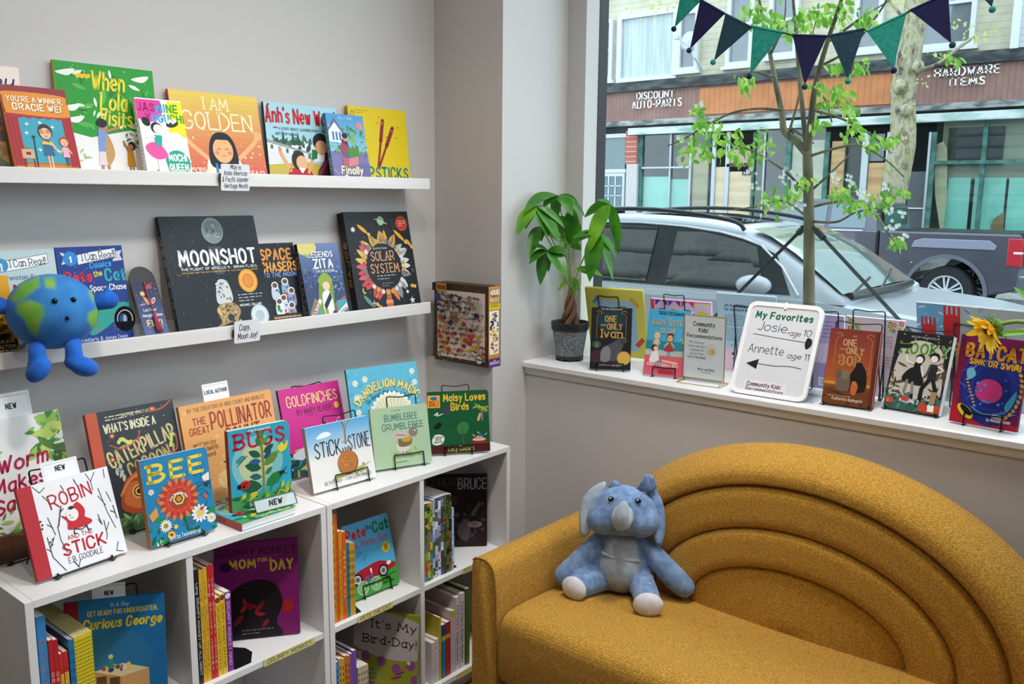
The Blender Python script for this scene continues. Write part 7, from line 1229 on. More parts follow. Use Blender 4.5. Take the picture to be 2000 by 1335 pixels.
letters('DISCOUNT', (1243, 180.5), (1316, 189.5), 'white DISCOUNT lettering'); letters('AUTO-PARTS', (1234, 197), (1331, 206.5), 'white AUTO-PARTS lettering')
letters('HARDWARE', (1825, 134), (1953, 142), 'white HARDWARE lettering'); letters('ITEMS', (1855, 153), (1923, 164), 'white ITEMS lettering')
M_pane = glass_mat('shop glass', '#eef6f6', .07, top=.4)
M_curt = noise_mat('pale curtain', '#a4b6b6', '#c2cecc', 3, .8, 0, stretch=(1, 6, .3)); M_grey = cm('#6f7a80', .3)
glass_up = glass_mat('upstairs glass', '#ffffff', .05, top=.5)
def upwin(p, q, fill, bars=(), fr=.09):
    a = onX(*p, XF+.1); b = onX(*q, XF+.1); y0, y1, z0, z1 = b.y-LB.y, a.y-LB.y, b.z-LB.z, a.z-LB.z; m = MB()
    for s in ((y0, y0+fr, z0, z1), (y1-fr, y1, z0, z1), (y0+fr, y1-fr, z0, z0+fr), (y0+fr, y1-fr, z1-fr, z1)): m.box((.06, s[0], s[2]), (.2, s[1], s[3]), M_wfr)
    for k in bars: zz = z0+(z1-z0)*k; m.box((.07, y0+fr, zz-.03), (.19, y1-fr, zz+.03), M_wfr)
    m.box((.02, y0-.08, z0-.07), (.2, y1+.08, z0), M_wfr)
    o = m.build('window', bd); m = MB(); m.box((.155, y0+fr, z0+fr), (.165, y1-fr, z1-fr), fill); m.build('pane', o); m = MB(); m.box((.125, y0+fr, z0+fr), (.13, y1-fr, z1-fr), glass_up); m.build('glass', o)
upwin((1208, 30), (1321, 153), M_curt, fr=.12); upwin((1166, 42), (1195, 157), M_grey, (.5,)); upwin((1326, 22), (1362, 137), M_grey, (.5,)); upwin((1424, -30), (1468, 126), M_grey, (.5,)); upwin((1506, -30), (1556, 108), M_grey, (.5,)); upwin((1674, -30), (1720, 98), M_grey, (.45,)); upwin((1800, -40), (1902, 88), M_grey, (.62,))
# shopfronts
M_turq = noise_mat('turquoise board', '#9fe0cc', '#b4ead8', 2, .6); M_ply = noise_mat('plywood', '#b08a5c', '#cba878', 3, .7, .1, 30, stretch=(1, .25, 2)); M_plyl = noise_mat('pale plywood', '#cdb896', '#dccaaa', 3, .7, .1, 30, stretch=(1, .25, 2)); M_brick = None
def brick(name):
    m = bpy.data.materials.new(name); m.use_nodes = True; nt, b, L = nodes(m); tc = nt.nodes.new('ShaderNodeTexCoord'); mp = nt.nodes.new('ShaderNodeMapping'); mp.inputs['Rotation'].default_value = (R_(90), 0, R_(90)); L(tc.outputs['Object'], mp.inputs[0]); br = nt.nodes.new('ShaderNodeTexBrick'); br.inputs['Color1'].default_value = hexc('#a8524a'); br.inputs['Color2'].default_value = hexc('#b86a5c'); br.inputs['Mortar'].default_value = hexc('#d9c4b8'); br.inputs['Scale'].default_value = 4.2; br.inputs['Mortar Size'].default_value = .03
    mp.vector_type = 'POINT'; L(mp.outputs[0], br.inputs['Vector']); L(br.outputs[0], b.inputs['Base Color']); b.inputs['Roughness'].default_value = .85; return m
M_brick = brick('red brick'); M_stone = noise_mat('pale stone', '#b9b4b4', '#d2cdca', 30, .8, .3, 80); M_alum = cm('#aeb6bb', .35, metal=.4); M_post = noise_mat('green post', '#2f5a50', '#4a7a6e', 6, .6, .2, 40)
m = MB(); m.box((1.6, yRR-LB.y, 0), (1.7, yL-LB.y, zb-LB.z), cm('#3a3c3e', .8)); m.build('shop_interior', bd); m = MB(); m.box((.05, yRR-LB.y, 0), (1.6, yL-LB.y, .14), M_conc); m.build('shop_floor', bd); m = MB(); m.box((.3, yRR-LB.y, zb-LB.z+.0), (1.7, yL-LB.y, zb-LB.z+.06), M_dark); m.build('shop_ceiling', bd)
m = MB(); m.box((.1, onX(1170, 300, XF).y-LB.y, 0), (.25, yL-LB.y, zb-LB.z), M_stone); m.build('side_wall', bd)
def shopwin(p, q, fill, par=None): panel('shop_window', p, q, XF+.02, XF+.035, M_pane)
panel('window_head', (1150, 262), (1223, 268), XF, XF+.2, M_wfr); w_ = panel('window', (1150, 272), (1221, 330), XF+.08, XF+.11, M_grey); panel('glass', (1150, 272), (1221, 330), XF+.06, XF+.065, M_pane, w_); panel('window_rail', (1150, 331), (1222, 337), XF, XF+.2, M_wfr)
w_ = panel('window', (1170, 338), (1219, 408), XF+.02, XF+.1, M_wfr); panel('pane', (1175, 344), (1213, 402), XF-.0, XF+.019, cm('#5f7a80', .2), w_)
m = MB()
for k in range(1, 3): pbox(m, (1175+k*13-1, 344), (1175+k*13+1, 402), XF-.02, XF-.001, M_wfr); pbox(m, (1175, 344+k*19-1), (1213, 344+k*19+1), XF-.02, XF-.001, M_wfr)
m.build('glazing_bars', w_)
panel('brick_pier', (1222, 255), (1243, 320), XF-.1, XF+.2, M_brick); panel('stone_pier', (1222, 320.5), (1243, 440), XF-.1, XF+.2, M_stone)
def post(x0, x1, y0=258, y1=470, mat=None, X0=XF-.02, X1=XF+.04, n='post'): return panel(n, (x0, y0), (x1, y1), X0, X1, mat or M_post)
post(1243.5, 1253); post(1306, 1309, mat=M_alum, n='mullion'); post(1345, 1349, mat=M_alum, n='mullion'); post(1383.5, 1388, mat=M_blk, n='mullion'); post(1389, 1396, mat=M_alum, n='door_frame'); post(1415.5, 1423, mat=M_alum, n='door_frame'); post(1467.5, 1472, mat=M_post); post(1489, 1492, mat=M_alum, n='mullion'); post(1533, 1542); post(1608, 1616); post(1647.5, 1649.5, mat=M_blk, n='mullion'); post(1680, 1693, mat=M_alum, n='door_frame'); post(1727, 1732, mat=M_alum, n='door_frame'); post(1808, 1813, mat=M_alum, n='door_frame'); post(1814, 1823); post(1914, 1923, 232, 480); 
panel('transom', (1253, 326), (1346, 328), XF-.05, XF+.05, M_alum); panel('transom', (1823, 314), (2060, 317.5), XF-.05, XF+.05, M_post)
panel('shop_window', (1254, 262), (1383, 470), XF+.03, XF+.04, M_pane); panel('shop_window', (1492, 250), (1533, 470), XF+.03, XF+.04, M_pane); panel('shop_window', (1472.5, 250), (1489, 470), XF+.03, XF+.04, M_pane); panel('shop_window', (1823, 226), (2060, 480), XF+.03, XF+.04, M_pane); panel('shop_window', (1543, 246), (1608, 470), XF+.03, XF+.04, M_pane)
B1 = XF+.10
panel('turquoise_panel', (1247, 345), (1306, 480), B1, B1+.03, M_turq); panel('turquoise_panel', (1310, 350), (1344, 480), B1, B1+.03, M_turq); panel('plywood_sheet', (1349, 292), (1383, 480), XF+.045, XF+.06, M_ply); panel('plywood_sheet', (1396, 326), (1415, 480), XF+.02, XF+.05, M_plyl)
m = MB(); m.poly([F(1319, 311, B1), F(1336, 286, B1), F(1346, 283, B1), F(1347, 330, B1), F(1326, 326, B1)], cm('#b88a5c', .8)); m.build('torn_paper', bd)
d_ = panel('shop_door', (1423, 335), (1467, 480), XF+.02, XF+.06, M_plyl); panel('door_light', (1420, 292), (1466, 318), XF+.01, XF+.05, cm('#b09a86', .5), d_); panel('door_head', (1419, 320), (1467, 325), XF-.02, XF+.05, cm('#5a3026', .6), d_)
m = MB(); a = onX(1450, 334, XF-.0); b = onX(1466, 341, XF-.0); m.box((-.012, b.y-LB.y, b.z-LB.z), (.012, a.y-LB.y, a.z-LB.z), cm('#1c1c1e', .5)); A = Art(m, a.y-b.y, a.z-b.z, lambda x, y, k: (-.0125-k*10, a.y-x-LB.y, b.z+y-LB.z)); A.text('461', .5, .2, .26, W, fit=.7, wt=.22); m.build('number_plate', d_)
panel('plywood_sheet', (1544, 275), (1606, 480), XF+.05, XF+.08, M_plyl, label='cream boarding'); panel('plywood_sheet', (1621, 276), (1647, 480), XF+.02, XF+.05, M_ply); panel('dark_door', (1650, 268), (1680, 480), XF+.05, XF+.08, cm('#3f4644', .4)); panel('shop_door', (1693, 318), (1727, 480), XF+.02, XF+.05, M_ply); panel('door_light', (1693, 262), (1727, 314), XF+.05, XF+.08, M_grey)
d_ = panel('screen_door', (1772, 335), (1808, 480), XF+.05, XF+.08, cm('#4c5254', .5)); panel('door_rail', (1772, 405), (1806, 408), XF+.02, XF+.045, M_wfr, d_)
m = MB(); P = [F(x, y, XF+.045) for x, y in ((1824, 284), (1843, 276), (1850, 290), (1849, 380), (1842, 450), (1836, 450), (1826, 380))]; m.prism(P, (.03, 0, 0), M_plyl); m.build('paper_roll', bd)
panel('dark_opening', (1851, 250), (1960, 323), B1+.02, B1+.05, cm('#2c2e30', .6)); panel('pale_wall', (1840, 226), (2060, 349), B1+.06, B1+.1, cm('#b0a892', .8))
for x0, x1 in ((1849, 1893), (1901, 1962), (1968, 2060)): panel('turquoise_panel', (x0, 347), (x1, 500), B1+.02, B1+.05, M_turq)
m = MB(); m.poly([F(1935, 440, B1-.02), F(1940, 428, B1-.02), F(1962, 412, B1-.02), F(1960, 452, B1-.02), F(1936, 455, B1-.02)], cm('#a08058', .8)); m.build('torn_paper', bd)
nb = empty('neighbour_building', 'white sided house just showing past the cream building', 'building', None, (18.9, yR-3, GZ0)); m = MB(); m.box((0, -6, zf1+.05-GZ0), (.6, 2.97, 7.4), M_wh2); m.build('wall', nb); m = MB(); m.box((-.03, 2.85, zf1+.05-GZ0), (0, 2.99, 7.4), M_wfr); m.build('corner_trim', nb)
P = onX(1345, 80, XF-.35); sd = empty('satellite_dish', 'grey satellite dish bracketed beside an upstairs window', 'satellite dish', None, P); M_dsh = cm('#c4c8cc', .4); m = MB(); ax_ = (CAM-P); ax_.z = 1.2; ax_ = (ax_.normalized()+Vector((0, .6, .1))).normalized(); Q = ax_.to_track_quat('Z', 'Y').to_matrix().to_4x4(); m.lathe([(.002, -.05), (.12, -.035), (.22, .0), (.225, .004), (.12, -.028), (.002, -.043)], M_dsh, 28, M=Q); m.build('dish', sd, smooth=True); m = MB(); m.tube([Vector((0, 0, 0)), onX(1356, 112, XF-.3)-P, onX(1372, 138, XF+.1)-P], .025, M_dsh, 8); m.build('bracket', sd); m = MB(); e_ = onX(1321, 73, XF-.6)-P; m.tube([Vector((.0, -.05, -.15)), e_], .018, M_dsh, 8); m.box(e_-Vector((.05, .06, .04)), e_+Vector((.05, .06, .04)), M_dsh); m.build('feed_arm', sd)
# ------------------------------------------------------------------ vehicles
def wheel(par, c, r, w_, sgn):
    M_ty = cm('#242528', .8); M_rm = cm('#d5d8dc', .35, metal=.2); Mx = Matrix.Translation(c) @ Matrix.Rotation(R_(90), 4, 'Y'); m = MB(); m.lathe([(r*.62, -w_/2), (r*.94, -w_/2), (r, -w_/2+.03), (r, w_/2-.03), (r*.94, w_/2), (r*.62, w_/2)], M_ty, 32, M=Mx, caps=False); o = m.build('wheel', par, auto=40); m = MB(); m.lathe([(r*.6, -w_/2+.05), (r*.64, -w_/2-.004), (r*.60, -w_/2-.004), (r*.55, -w_/2+.05)], M_rm, 32, M=Mx, caps=False); m.lathe([(r*.56, -w_/2+.06), (.01, -w_/2+.06)], cm('#3a3c40', .6), 24, M=Mx, caps=False)
    for k in range(6):
        for s in (-.16, .16):
            a = 2*pi*k/6; m.prism([Mx @ Vector((rr_*cos(a+da), rr_*sin(a+da), -w_/2+.012)) for rr_, da in ((r*.12, s*1.5-.25), (r*.12, s*1.5+.25), (r*.6, s+.06), (r*.6, s-.06))], (.02, 0, 0), M_rm)
    m.lathe([(.001, -w_/2-.002), (r*.16, -w_/2), (r*.17, -w_/2+.03)], M_rm, 16, M=Mx); m.build('rim', o, auto=40)
def arch(c, r, z0, n=12): return [(c-r*cos(pi*i/n), z0+r*sin(pi*i/n)) for i in range(n+1)]
M_silv = cm('#abadb2', .28, coat=.4); M_carg = glass_mat('car glass', '#4a5452', .26, trans=.3); M_wsg = glass_mat('windscreen', '#8fa39c', .30, trans=.5); M_trim = cm('#17191b', .4); M_cin = cm('#2a2b2d', .8)
sv = empty('suv', 'silver-white suv parked at the near kerb outside the window', 'car', None, (6.85, 3.0, GZ0)); LS = sv.location.copy()
def sv_build(m, n, par=None, **k): m.v = [tuple(Vector(p)-LS) for p in m.v]; return m.build(n, sv if par is None else par, **k)
XA, XZ = 5.95, 7.75; prof = [(5.35, .05), (5.38, .45), (5.28, .84), (2.30, .86), (2.05, .83), (1.5, .78), (1.0, .69), (.85, .55), (.80, .25), (.82, -.02)]
low = [(.95, -.05)]+arch(1.62, .39, -.05)+arch(4.4, .39, -.05)+[(5.3, -.05)]
O = [(y, z) for y, z in prof][::-1]; poly = low[::1]+[(5.35, .05), (5.38, .45), (5.28, .84), (2.30, .86), (2.05, .83), (1.5, .78), (1.0, .69), (.85, .55), (.80, .25), (.82, -.02)]
m = MB(); m.prism([(XA, y, z) for y, z in poly], (XZ-XA, 0, 0), M_silv); sv_build(m, 'body', bevel=.06)
roof = [(2.08, .85), (2.40, 1.07), (2.66, 1.225), (2.88, 1.305), (3.2, 1.365), (3.7, 1.40), (4.2, 1.40), (4.7, 1.36), (5.0, 1.27), (5.25, .86)]
R2 = [(p.x, p.y) for p in cr([(y, z, 0) for y, z in roof], 3)]
def rz(y):
    for (a, b), (c, d) in zip(R2, R2[1:]):
        if a <= y <= c: return b+(d-b)*(y-a)/(c-a)
    return .85
def sect(y):
    z = rz(y); h_ = max(0, (z-.85)/.55); xe = XA+.03+.20*h_; e = .05*min(1, h_*2); W_ = (XZ+XA)/2
    half = [(XA+.02, .83), (xe-.012, z-e-.02), (xe+.02, z-e+.012), (xe+.10, z-.008), (W_, z+.008)]; return [(x, zz) for x, zz in half]+[(2*W_-x, zz) for x, zz in half[-2::-1]]
m = MB(); vs = []; ys = [y for y, z in R2]; n = 9
for y in ys: vs += [(x, y, z) for x, z in sect(y)]
m.mesh(vs, [(i*n+j, i*n+j+1, (i+1)*n+j+1, (i+1)*n+j) for i in range(len(ys)-1) for j in range(n-1)]+[tuple(range(n)), tuple((len(ys)-1)*n+j for j in range(n))], M_silv); sv_build(m, 'cabin', auto=35)
def sp(y, z, off=.006, far=False):
    zr = rz(y); h_ = max(.02, (zr-.85)/.55); xe = XA+.03+.20*h_-.012; e = .05*min(1, h_*2); t = (z-.83)/max(.01, (zr-e-.02-.83)); x = XA+.02+(xe-XA-.02)*t-off; return (x if not far else XA+XZ-x, y, z)
def side_panel(n, pts, mat, off, **k): m = MB(); P = [sp(y, z, off) for y, z in pts]; m.prism(P, (off*.6, 0, 0), mat); return sv_build(m, n, **k)
wt_ = lambda y: rz(y)-.085
side_panel('window_surround', [(2.46, .87), (5.0, .87), (4.95, 1.0), (4.7, wt_(4.7)+.02)]+[(y, wt_(y)+.02) for y in (4.2, 3.7, 3.3, 3.0, 2.8, 2.62)], M_trim, .006)
side_panel('front_window', [(2.66, .89), (3.46, .89), (3.46, wt_(3.46))]+[(y, wt_(y)) for y in (3.25, 3.05, 2.9, 2.78)], M_carg, .012)
side_panel('rear_window', [(3.64, .89), (4.55, .89), (4.55, wt_(4.55))]+[(y, wt_(y)) for y in (4.3, 4.0, 3.64)], M_carg, .012); side_panel('quarter_window', [(4.62, .89), (4.95, .89), (4.9, 1.02), (4.65, wt_(4.65))], M_carg, .012)
m = MB(); m.tube([sp(y, z, .012) for y, z in [(2.40, .872), (2.56, wt_(2.62)-.06)]+[(y, wt_(y)+.022) for y in (2.75, 2.9, 3.1, 3.4, 3.8, 4.2, 4.6)]], .008, cm('#e9ecef', .2, metal=.5), 6); sv_build(m, 'window_trim')
m = MB(); vs = []; ws_y = [2.12, 2.3, 2.5, 2.7, 2.86]; 
for y in ws_y:
    z = rz(y)+.018; h_ = (rz(y)-.85)/.55; xe = XA+.10+.18*h_
    for k in range(7): q = -1+2*k/6; vs.append(((XA+XZ)/2+q*((XZ-XA)/2-(xe-XA)), y-.02*(1-q*q), z+.012*(1-q*q)))
m.mesh(vs, [(i*7+j, i*7+j+1, (i+1)*7+j+1, (i+1)*7+j) for i in range(4) for j in range(6)], cm('#8fa8a0', .06, metal=.65, coat=.5)); sv_build(m, 'windscreen', smooth=True)  # pale metallic tint imitates the sky reflected in the windscreen
m = MB(); vs = []
for y in (3.05, 3.5, 4.0): vs += [(x, y, rz(y)+.014) for x in (6.45, 6.85, 7.25)]
m.mesh(vs, [(0, 1, 4, 3), (1, 2, 5, 4), (3, 4, 7, 6), (4, 5, 8, 7)], cm('#2c3030', .05, spec=.8, coat=1)); sv_build(m, 'sunroof', smooth=True)
for x in (6.18, 7.52):
    m = MB(); m.tube(cr([(x, 2.92, rz(2.92)-.01), (x, 3.05, rz(3.05)+.035), (x, 3.7, rz(3.7)+.045), (x, 4.4, rz(4.4)+.035), (x, 4.7, rz(4.7)-.02)], 5), .017, M_trim, 8); sv_build(m, 'roof_rail', smooth=True)
for x, s in ((5.86, 1), (7.84, -1)):
    m = MB(); m.ball((x, 2.68, .935), (.10, .13, .072), M_silv, 16); m.box((min(x, x+s*.13), 2.64, .87), (max(x, x+s*.13), 2.68, .91), M_trim); sv_build(m, 'wing_mirror', smooth=True)
m = MB(); m.tube(cr([(6.15, 2.10, .875), (6.9, 2.03, .885), (7.55, 2.10, .875)], 5), .03, M_trim, 6); sv_build(m, 'cowl')
for p, q in (((6.75, 2.08, .89), (7.40, 2.22, .99)), ((6.2, 2.1, .89), (6.75, 2.17, .965))): m = MB(); m.tube([p, q], .010, M_trim, 5); sv_build(m, 'wiper')
for y in (1.62, 4.4):
    for x in (6.05, 7.65): wheel(sv, Vector((x, y, .09))-LS, .36, .22, 1)
for y in (3.2, 4.3): m = MB(); m.box((5.93, y, .70), (5.945, y+.16, .73), M_silv); sv_build(m, 'door_handle')
M_gry = cm('#56555f', .25, coat=.6, metal=.3); M_gry2 = cm('#3c3d44', .6)
tk = empty('pickup_truck', 'dark grey pickup truck parked across the street', 'truck', None, (15.5, 5.5, GZ0)); LT = tk.location.copy()
def tk_build(m, n, par=None, **k): m.v = [tuple(Vector(p)-LT) for p in m.v]; return m.build(n, tk if par is None else par, **k)
X0, X1 = 14.6, 16.5; z0 = .12
bed = [(2.62, z0+.1), (3.0, z0)]+[(y, z) for y, z in arch(3.57, .57, z0)][0:]+[(4.60, z0), (4.60, 1.05), (2.60, 1.05), (2.58, .6)]
m = MB(); m.prism([(X0, y, z) for y, z in bed], (X1-X0, 0, 0), M_gry); tk_build(m, 'bed', bevel=.03)
cab = [(4.63, z0), (6.75, z0)]+arch(7.45, .57, z0)+[(8.3, z0), (8.35, .85), (8.2, .98), (6.85, 1.06), (4.63, 1.05)]; m = MB(); m.prism([(X0, y, z) for y, z in cab], (X1-X0, 0, 0), M_gry); tk_build(m, 'cab_body', bevel=.03)
gh = [(4.64, 1.0), (4.72, 1.46), (4.95, 1.53), (5.9, 1.54), (6.25, 1.46), (6.95, 1.02)]; m = MB()
for k, (y, z) in enumerate(gh): pass
vs = [(X0+.03+.15*max(0, (z-1.0)/.54), y, z) for y, z in gh]+[(X1-.03-.15*max(0, (z-1.0)/.54), y, z) for y, z in gh]; ng = len(gh); m.mesh(vs, [(i, (i+1) % ng, ng+(i+1) % ng, ng+i) for i in range(ng)]+[tuple(range(ng))[::-1], tuple(range(ng, 2*ng))], M_gry); tk_build(m, 'cab_roof', bevel=.04)
def tp(y, z, o=.012): return (X0+.03+.15*max(0, (z-1.0)/.54)-o, y, z)
M_tg = cm('#74848c', .1, spec=.6)
for P in ([(4.84, 1.08), (5.42, 1.08), (5.42, 1.45), (4.90, 1.45), (4.86, 1.38)], [(5.50, 1.08), (6.55, 1.08), (6.2, 1.39), (5.98, 1.45), (5.50, 1.45)]): m = MB(); m.prism([tp(*p) for p in P], (.008, 0, 0), M_tg); tk_build(m, 'side_window')
m = MB(); m.box((X0-.012, 4.86, 1.03), (X0+.02, 6.6, 1.05), cm('#e6e8ea', .2, metal=.5)); tk_build(m, 'window_trim'); 
for y in (4.98, 5.9): m = MB(); m.box((X0-.03, y, .84), (X0+.01, y+.24, .89), M_silv); tk_build(m, 'door_handle')
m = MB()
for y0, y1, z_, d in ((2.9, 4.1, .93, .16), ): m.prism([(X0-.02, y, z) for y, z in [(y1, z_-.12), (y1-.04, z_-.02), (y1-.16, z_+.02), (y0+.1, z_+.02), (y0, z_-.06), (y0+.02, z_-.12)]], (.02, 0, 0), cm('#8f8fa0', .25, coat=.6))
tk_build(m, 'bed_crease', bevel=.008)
m = MB(); I_ = arch(3.57, .545, z0, 20); J_ = arch(3.57, .60, z0, 20); m.mesh([(X0-.03, y, z) for y, z in I_]+[(X0-.03, y, z) for y, z in J_]+[(X0+.02, y, z) for y, z in J_], [(i, i+1, 22+i, 21+i) for i in range(20)]+[(21+i, 22+i, 43+i, 42+i) for i in range(20)], cm('#6a6b76', .3)); tk_build(m, 'wheel_arch_trim', auto=40)
m = MB(); m.box((X0-.01, 4.605, .05), (X0+.1, 4.625, 1.04), M_trim); tk_build(m, 'gap_seal')
m = MB(); m.box((X0-.012, 2.565, .58), (X0+.15, 2.76, .99), cm('#c0222c', .15, coat=.8)); m.box((X0-.016, 2.564, .76), (X0+.12, 2.68, .80), cm('#f0d8d8', .2)); tk_build(m, 'tail_light', bevel=.01); m = MB(); m.box((X0+.02, 2.40, .20), (X1-.02, 2.70, .42), cm('#5f6268', .4)); m.box((X0+.04, 2.42, .42), (X1-.04, 2.6, .44), M_alum); tk_build(m, 'bumper', bevel=.02); m = MB(); m.box((X0+.08, 2.62, 1.051), (X1-.08, 4.5, 1.056), M_trim); tk_build(m, 'dark_bed_inset'); m = MB(); m.box((X0+.35, 4.63, 1.12), (X1-.35, 4.668, 1.40), cm('#2c3f3a', .08, spec=.8)); tk_build(m, 'rear_window', bevel=.02)  # dark sheet on the solid bed stands for its open, shaded inside
for y in (3.57, 7.45):
    for x in (14.78, 16.32): wheel(tk, Vector((x, y, .135))-LT, .405, .27, 1)
m = MB(); m.lathe([(.001, 0), (.09, 0), (.09, .004)], cm('#4a4a52', .3), 20, M=Matrix.Translation((X0+.0, 4.15, .56)) @ Matrix.Rotation(R_(-90), 4, 'Y')); m.ball((X0-.005, 4.08, .57), (.012, .014, .014), M_silv, 8); tk_build(m, 'fuel_door')
# ------------------------------------------------------------------ trees
M_tb = noise_mat('young grey-green bark', '#5a523e', '#82785a', 14, .8, .4, 60, stretch=(1, 1, .3)); XT = 4.6
tr = empty('young_tree', 'slim young street tree with fresh leaves and white blossom just outside the window', 'tree', None, (XT, onX(1580, 600, XT).y, -.14)); LTr = tr.location.copy(); m = MB(); rd = random.Random(11)
def br(pts, r0, r1, dx=0.0):
    P = [onX(x, y, XT+dx*(i/(len(pts)-1)))-LTr for i, (x, y) in enumerate(pts)]; k = 5; S = cr(P, k); m.tube(S, [r0+(r1-r0)*i/(len(S)-1) for i in range(len(S))], M_tb, 8); return S
base = onX(1580, 600, XT)-LTr; m.tube([(base.x, base.y, 0), (base.x, base.y, .5), base], .034, M_tb, 10)
TR = [br([(1580, 600), (1580, 500), (1580, 430), (1578, 340), (1577, 295)], .033, .026), br([(1577, 300), (1555, 275), (1532, 256), (1527, 222), (1514, 157), (1503, 100), (1490, 40), (1480, -20)], .024, .006, .2), br([(1577, 295), (1584, 235), (1592, 170), (1612, 95), (1640, 10), (1655, -40)], .022, .006, -.2), br([(1577, 300), (1566, 200), (1558, 110), (1552, 30), (1545, -40)], .016, .006, .1), br([(1577, 350), (1570, 420)], .004, .003)]
SB = [([(1527, 215), (1480, 212), (1431, 220), (1386, 241), (1337, 270), (1303, 285)], -.3), ([(1570, 372), (1545, 345), (1519, 324), (1468, 294), (1412, 276)], -.2), ([(1578, 425), (1530, 392), (1480, 402), (1432, 410)], .3), ([(1582, 405), (1620, 396), (1660, 392), (1700, 402)], .1), ([(1583, 432), (1634, 433), (1670, 415), (1712, 406)], -.2), ([(1580, 305), (1634, 289), (1679, 284), (1730, 312), (1765, 345)], -.3), ([(1712, 420), (1735, 455), (1766, 492)], -.2), ([(1587, 215), (1640, 230), (1700, 262), (1742, 300)], .2), ([(1592, 175), (1612, 195), (1625, 240)], .1), ([(1540, 262), (1560, 190), (1575, 110), (1600, 20)], .2), ([(1512, 150), (1470, 140), (1450, 150)], .1), ([(1600, 130), (1660, 95), (1720, 20), (1740, -20)], -.2), ([(1620, 80), (1690, 30), (1740, 0)], .2), ([(1575, 380), (1620, 340), (1663, 298)], .1), ([(1505, 105), (1530, 50), (1535, -10)], .1), ([(1545, 250), (1590, 280)], .1)]
for p, dx in SB: TR.append(br(p, .008, .003, dx))
m.build('trunk', tr, smooth=True)
M_lf = [noise_mat('spring leaf '+c, c, c2, 9, .6, trans=.45) for c, c2 in (('#5f9a2c', '#6fae36'), ('#8fc044', '#a0d050'), ('#b0d65a', '#c2e06a'), ('#76ad38', '#88bf44'))]; m = MB(); CL = [(1345, 285, 30, 18), (1395, 255, 30, 20), (1420, 275, 34, 26), (1365, 240, 18, 16), (1360, 215, 14, 12), (1450, 290, 26, 14), (1480, 300, 20, 10), (1460, 155, 22, 18), (1500, 40, 34, 26), (1465, 20, 25, 20), (1540, 60, 18, 14), (1600, 30, 30, 20), (1640, 20, 28, 22), (1580, 90, 14, 10), (1640, 180, 22, 26), (1630, 130, 18, 14), (1680, 130, 22, 14), (1600, 170, 14, 12), (1655, 210, 16, 16), (1665, 245, 26, 16), (1700, 275, 24, 14), (1735, 275, 14, 8), (1500, 385, 26, 14), (1545, 375, 18, 14), (1570, 355, 12, 10), (1640, 375, 26, 22), (1665, 395, 16, 10), (1695, 400, 24, 14), (1730, 385, 20, 10), (1750, 465, 14, 10), (1760, 375, 10, 6), (1870, 118, 8, 5), (1850, 110, 8, 5), (1490, 270, 22, 12), (1515, 395, 18, 10), (1595, 240, 14, 12), (1560, 30, 20, 16), (1690, 30, 24, 18), (1720, 60, 14, 10), (1610, 205, 12, 10), (1380, 300, 16, 12), (1440, 310, 18, 8)]
bl = MB(); M_bl2 = cm('#f0f0e6', .6)
for cx, cy, s, n in CL:
    for i in range(int(n*1.9)):
        x = cx+rd.gauss(0, s*.5); y = cy+rd.gauss(0, s*.45); X = XT+rd.uniform(-.35, .3); a = onX(x, y, X)-LTr; an = rd.gauss(-1.3, .7); L_ = rd.uniform(.03, .055); d = RT*cos(an)+UP*sin(an)+FW*rd.uniform(-.5, .5); d.normalize(); s_ = d.cross(Vector((rd.uniform(-1, 1), rd.uniform(-1, 1), rd.uniform(-1, 1)))); s_ = (s_.normalized()+d.cross(FW)*.8).normalized(); nn = d.cross(s_); w2 = L_*.24
        vs = [a, a+d*L_*.3+s_*w2+nn*w2*.3, a+d*L_*.7+s_*w2*.85+nn*w2*.3, a+d*L_, a+d*L_*.7-s_*w2*.85+nn*w2*.3, a+d*L_*.3-s_*w2+nn*w2*.3, a+d*L_*.5]; mt = rd.choice(M_lf); m.mesh(vs, [(0, 1, 6), (1, 2, 6), (2, 3, 6), (3, 4, 6), (4, 5, 6), (5, 0, 6)], mt)
for cx, cy, s, n in ((1362, 208, 10, 7), (1330, 275, 10, 6), (1525, 340, 14, 8), (1470, 330, 8, 5), (1552, 345, 12, 10), (1475, 365, 8, 5), (1655, 355, 14, 9), (1680, 378, 14, 10), (1745, 445, 12, 8), (1765, 465, 8, 5), (1735, 365, 8, 5), (1765, 418, 7, 5), (1630, 345, 10, 6), (1560, 395, 12, 8), (1735, 412, 8, 5), (1505, 405, 10, 6)):
    for i in range(n):
        a = onX(cx+rd.gauss(0, s*.6), cy+rd.gauss(0, s*.6), XT+rd.uniform(-.3, .1))-LTr
        for k in range(5):
            q = 2*pi*k/5+i; d = RT*cos(q)+UP*sin(q)-FW*.3; t_ = d.cross(FW).normalized(); r_ = .011; bl.poly([a, a+d*r_*.6+t_*r_*.35, a+d*r_, a+d*r_*.6-t_*r_*.35], M_bl2)
m.build('foliage', tr); bl.build('blossom', tr)
M_str = cm('#2c302c', .7); tA = onX(1580, 434, XT)
for q, X, lab in (((1476, 538), 4.78, 'dark strap tying the young tree down to the left'), ((1745, 612), 4.35, 'dark strap tying the young tree down to the right')):
    e_ = onX(*q, X); d = e_-tA; k = (tA.z+.14)/(-d.z); g_ = tA+d*k; m = MB(); s_ = d.cross(FW).normalized()*.009; a_ = tA+d*.03; m.prism([a_-s_, a_+s_, g_+s_, g_-s_], FW*.004, M_str); m.tube([a_+d*.06, a_+d*.16], .017, M_str, 6); o = m.build('tree_strap'); tag(recenter(o), lab, 'strap', 'straps holding the young tree')
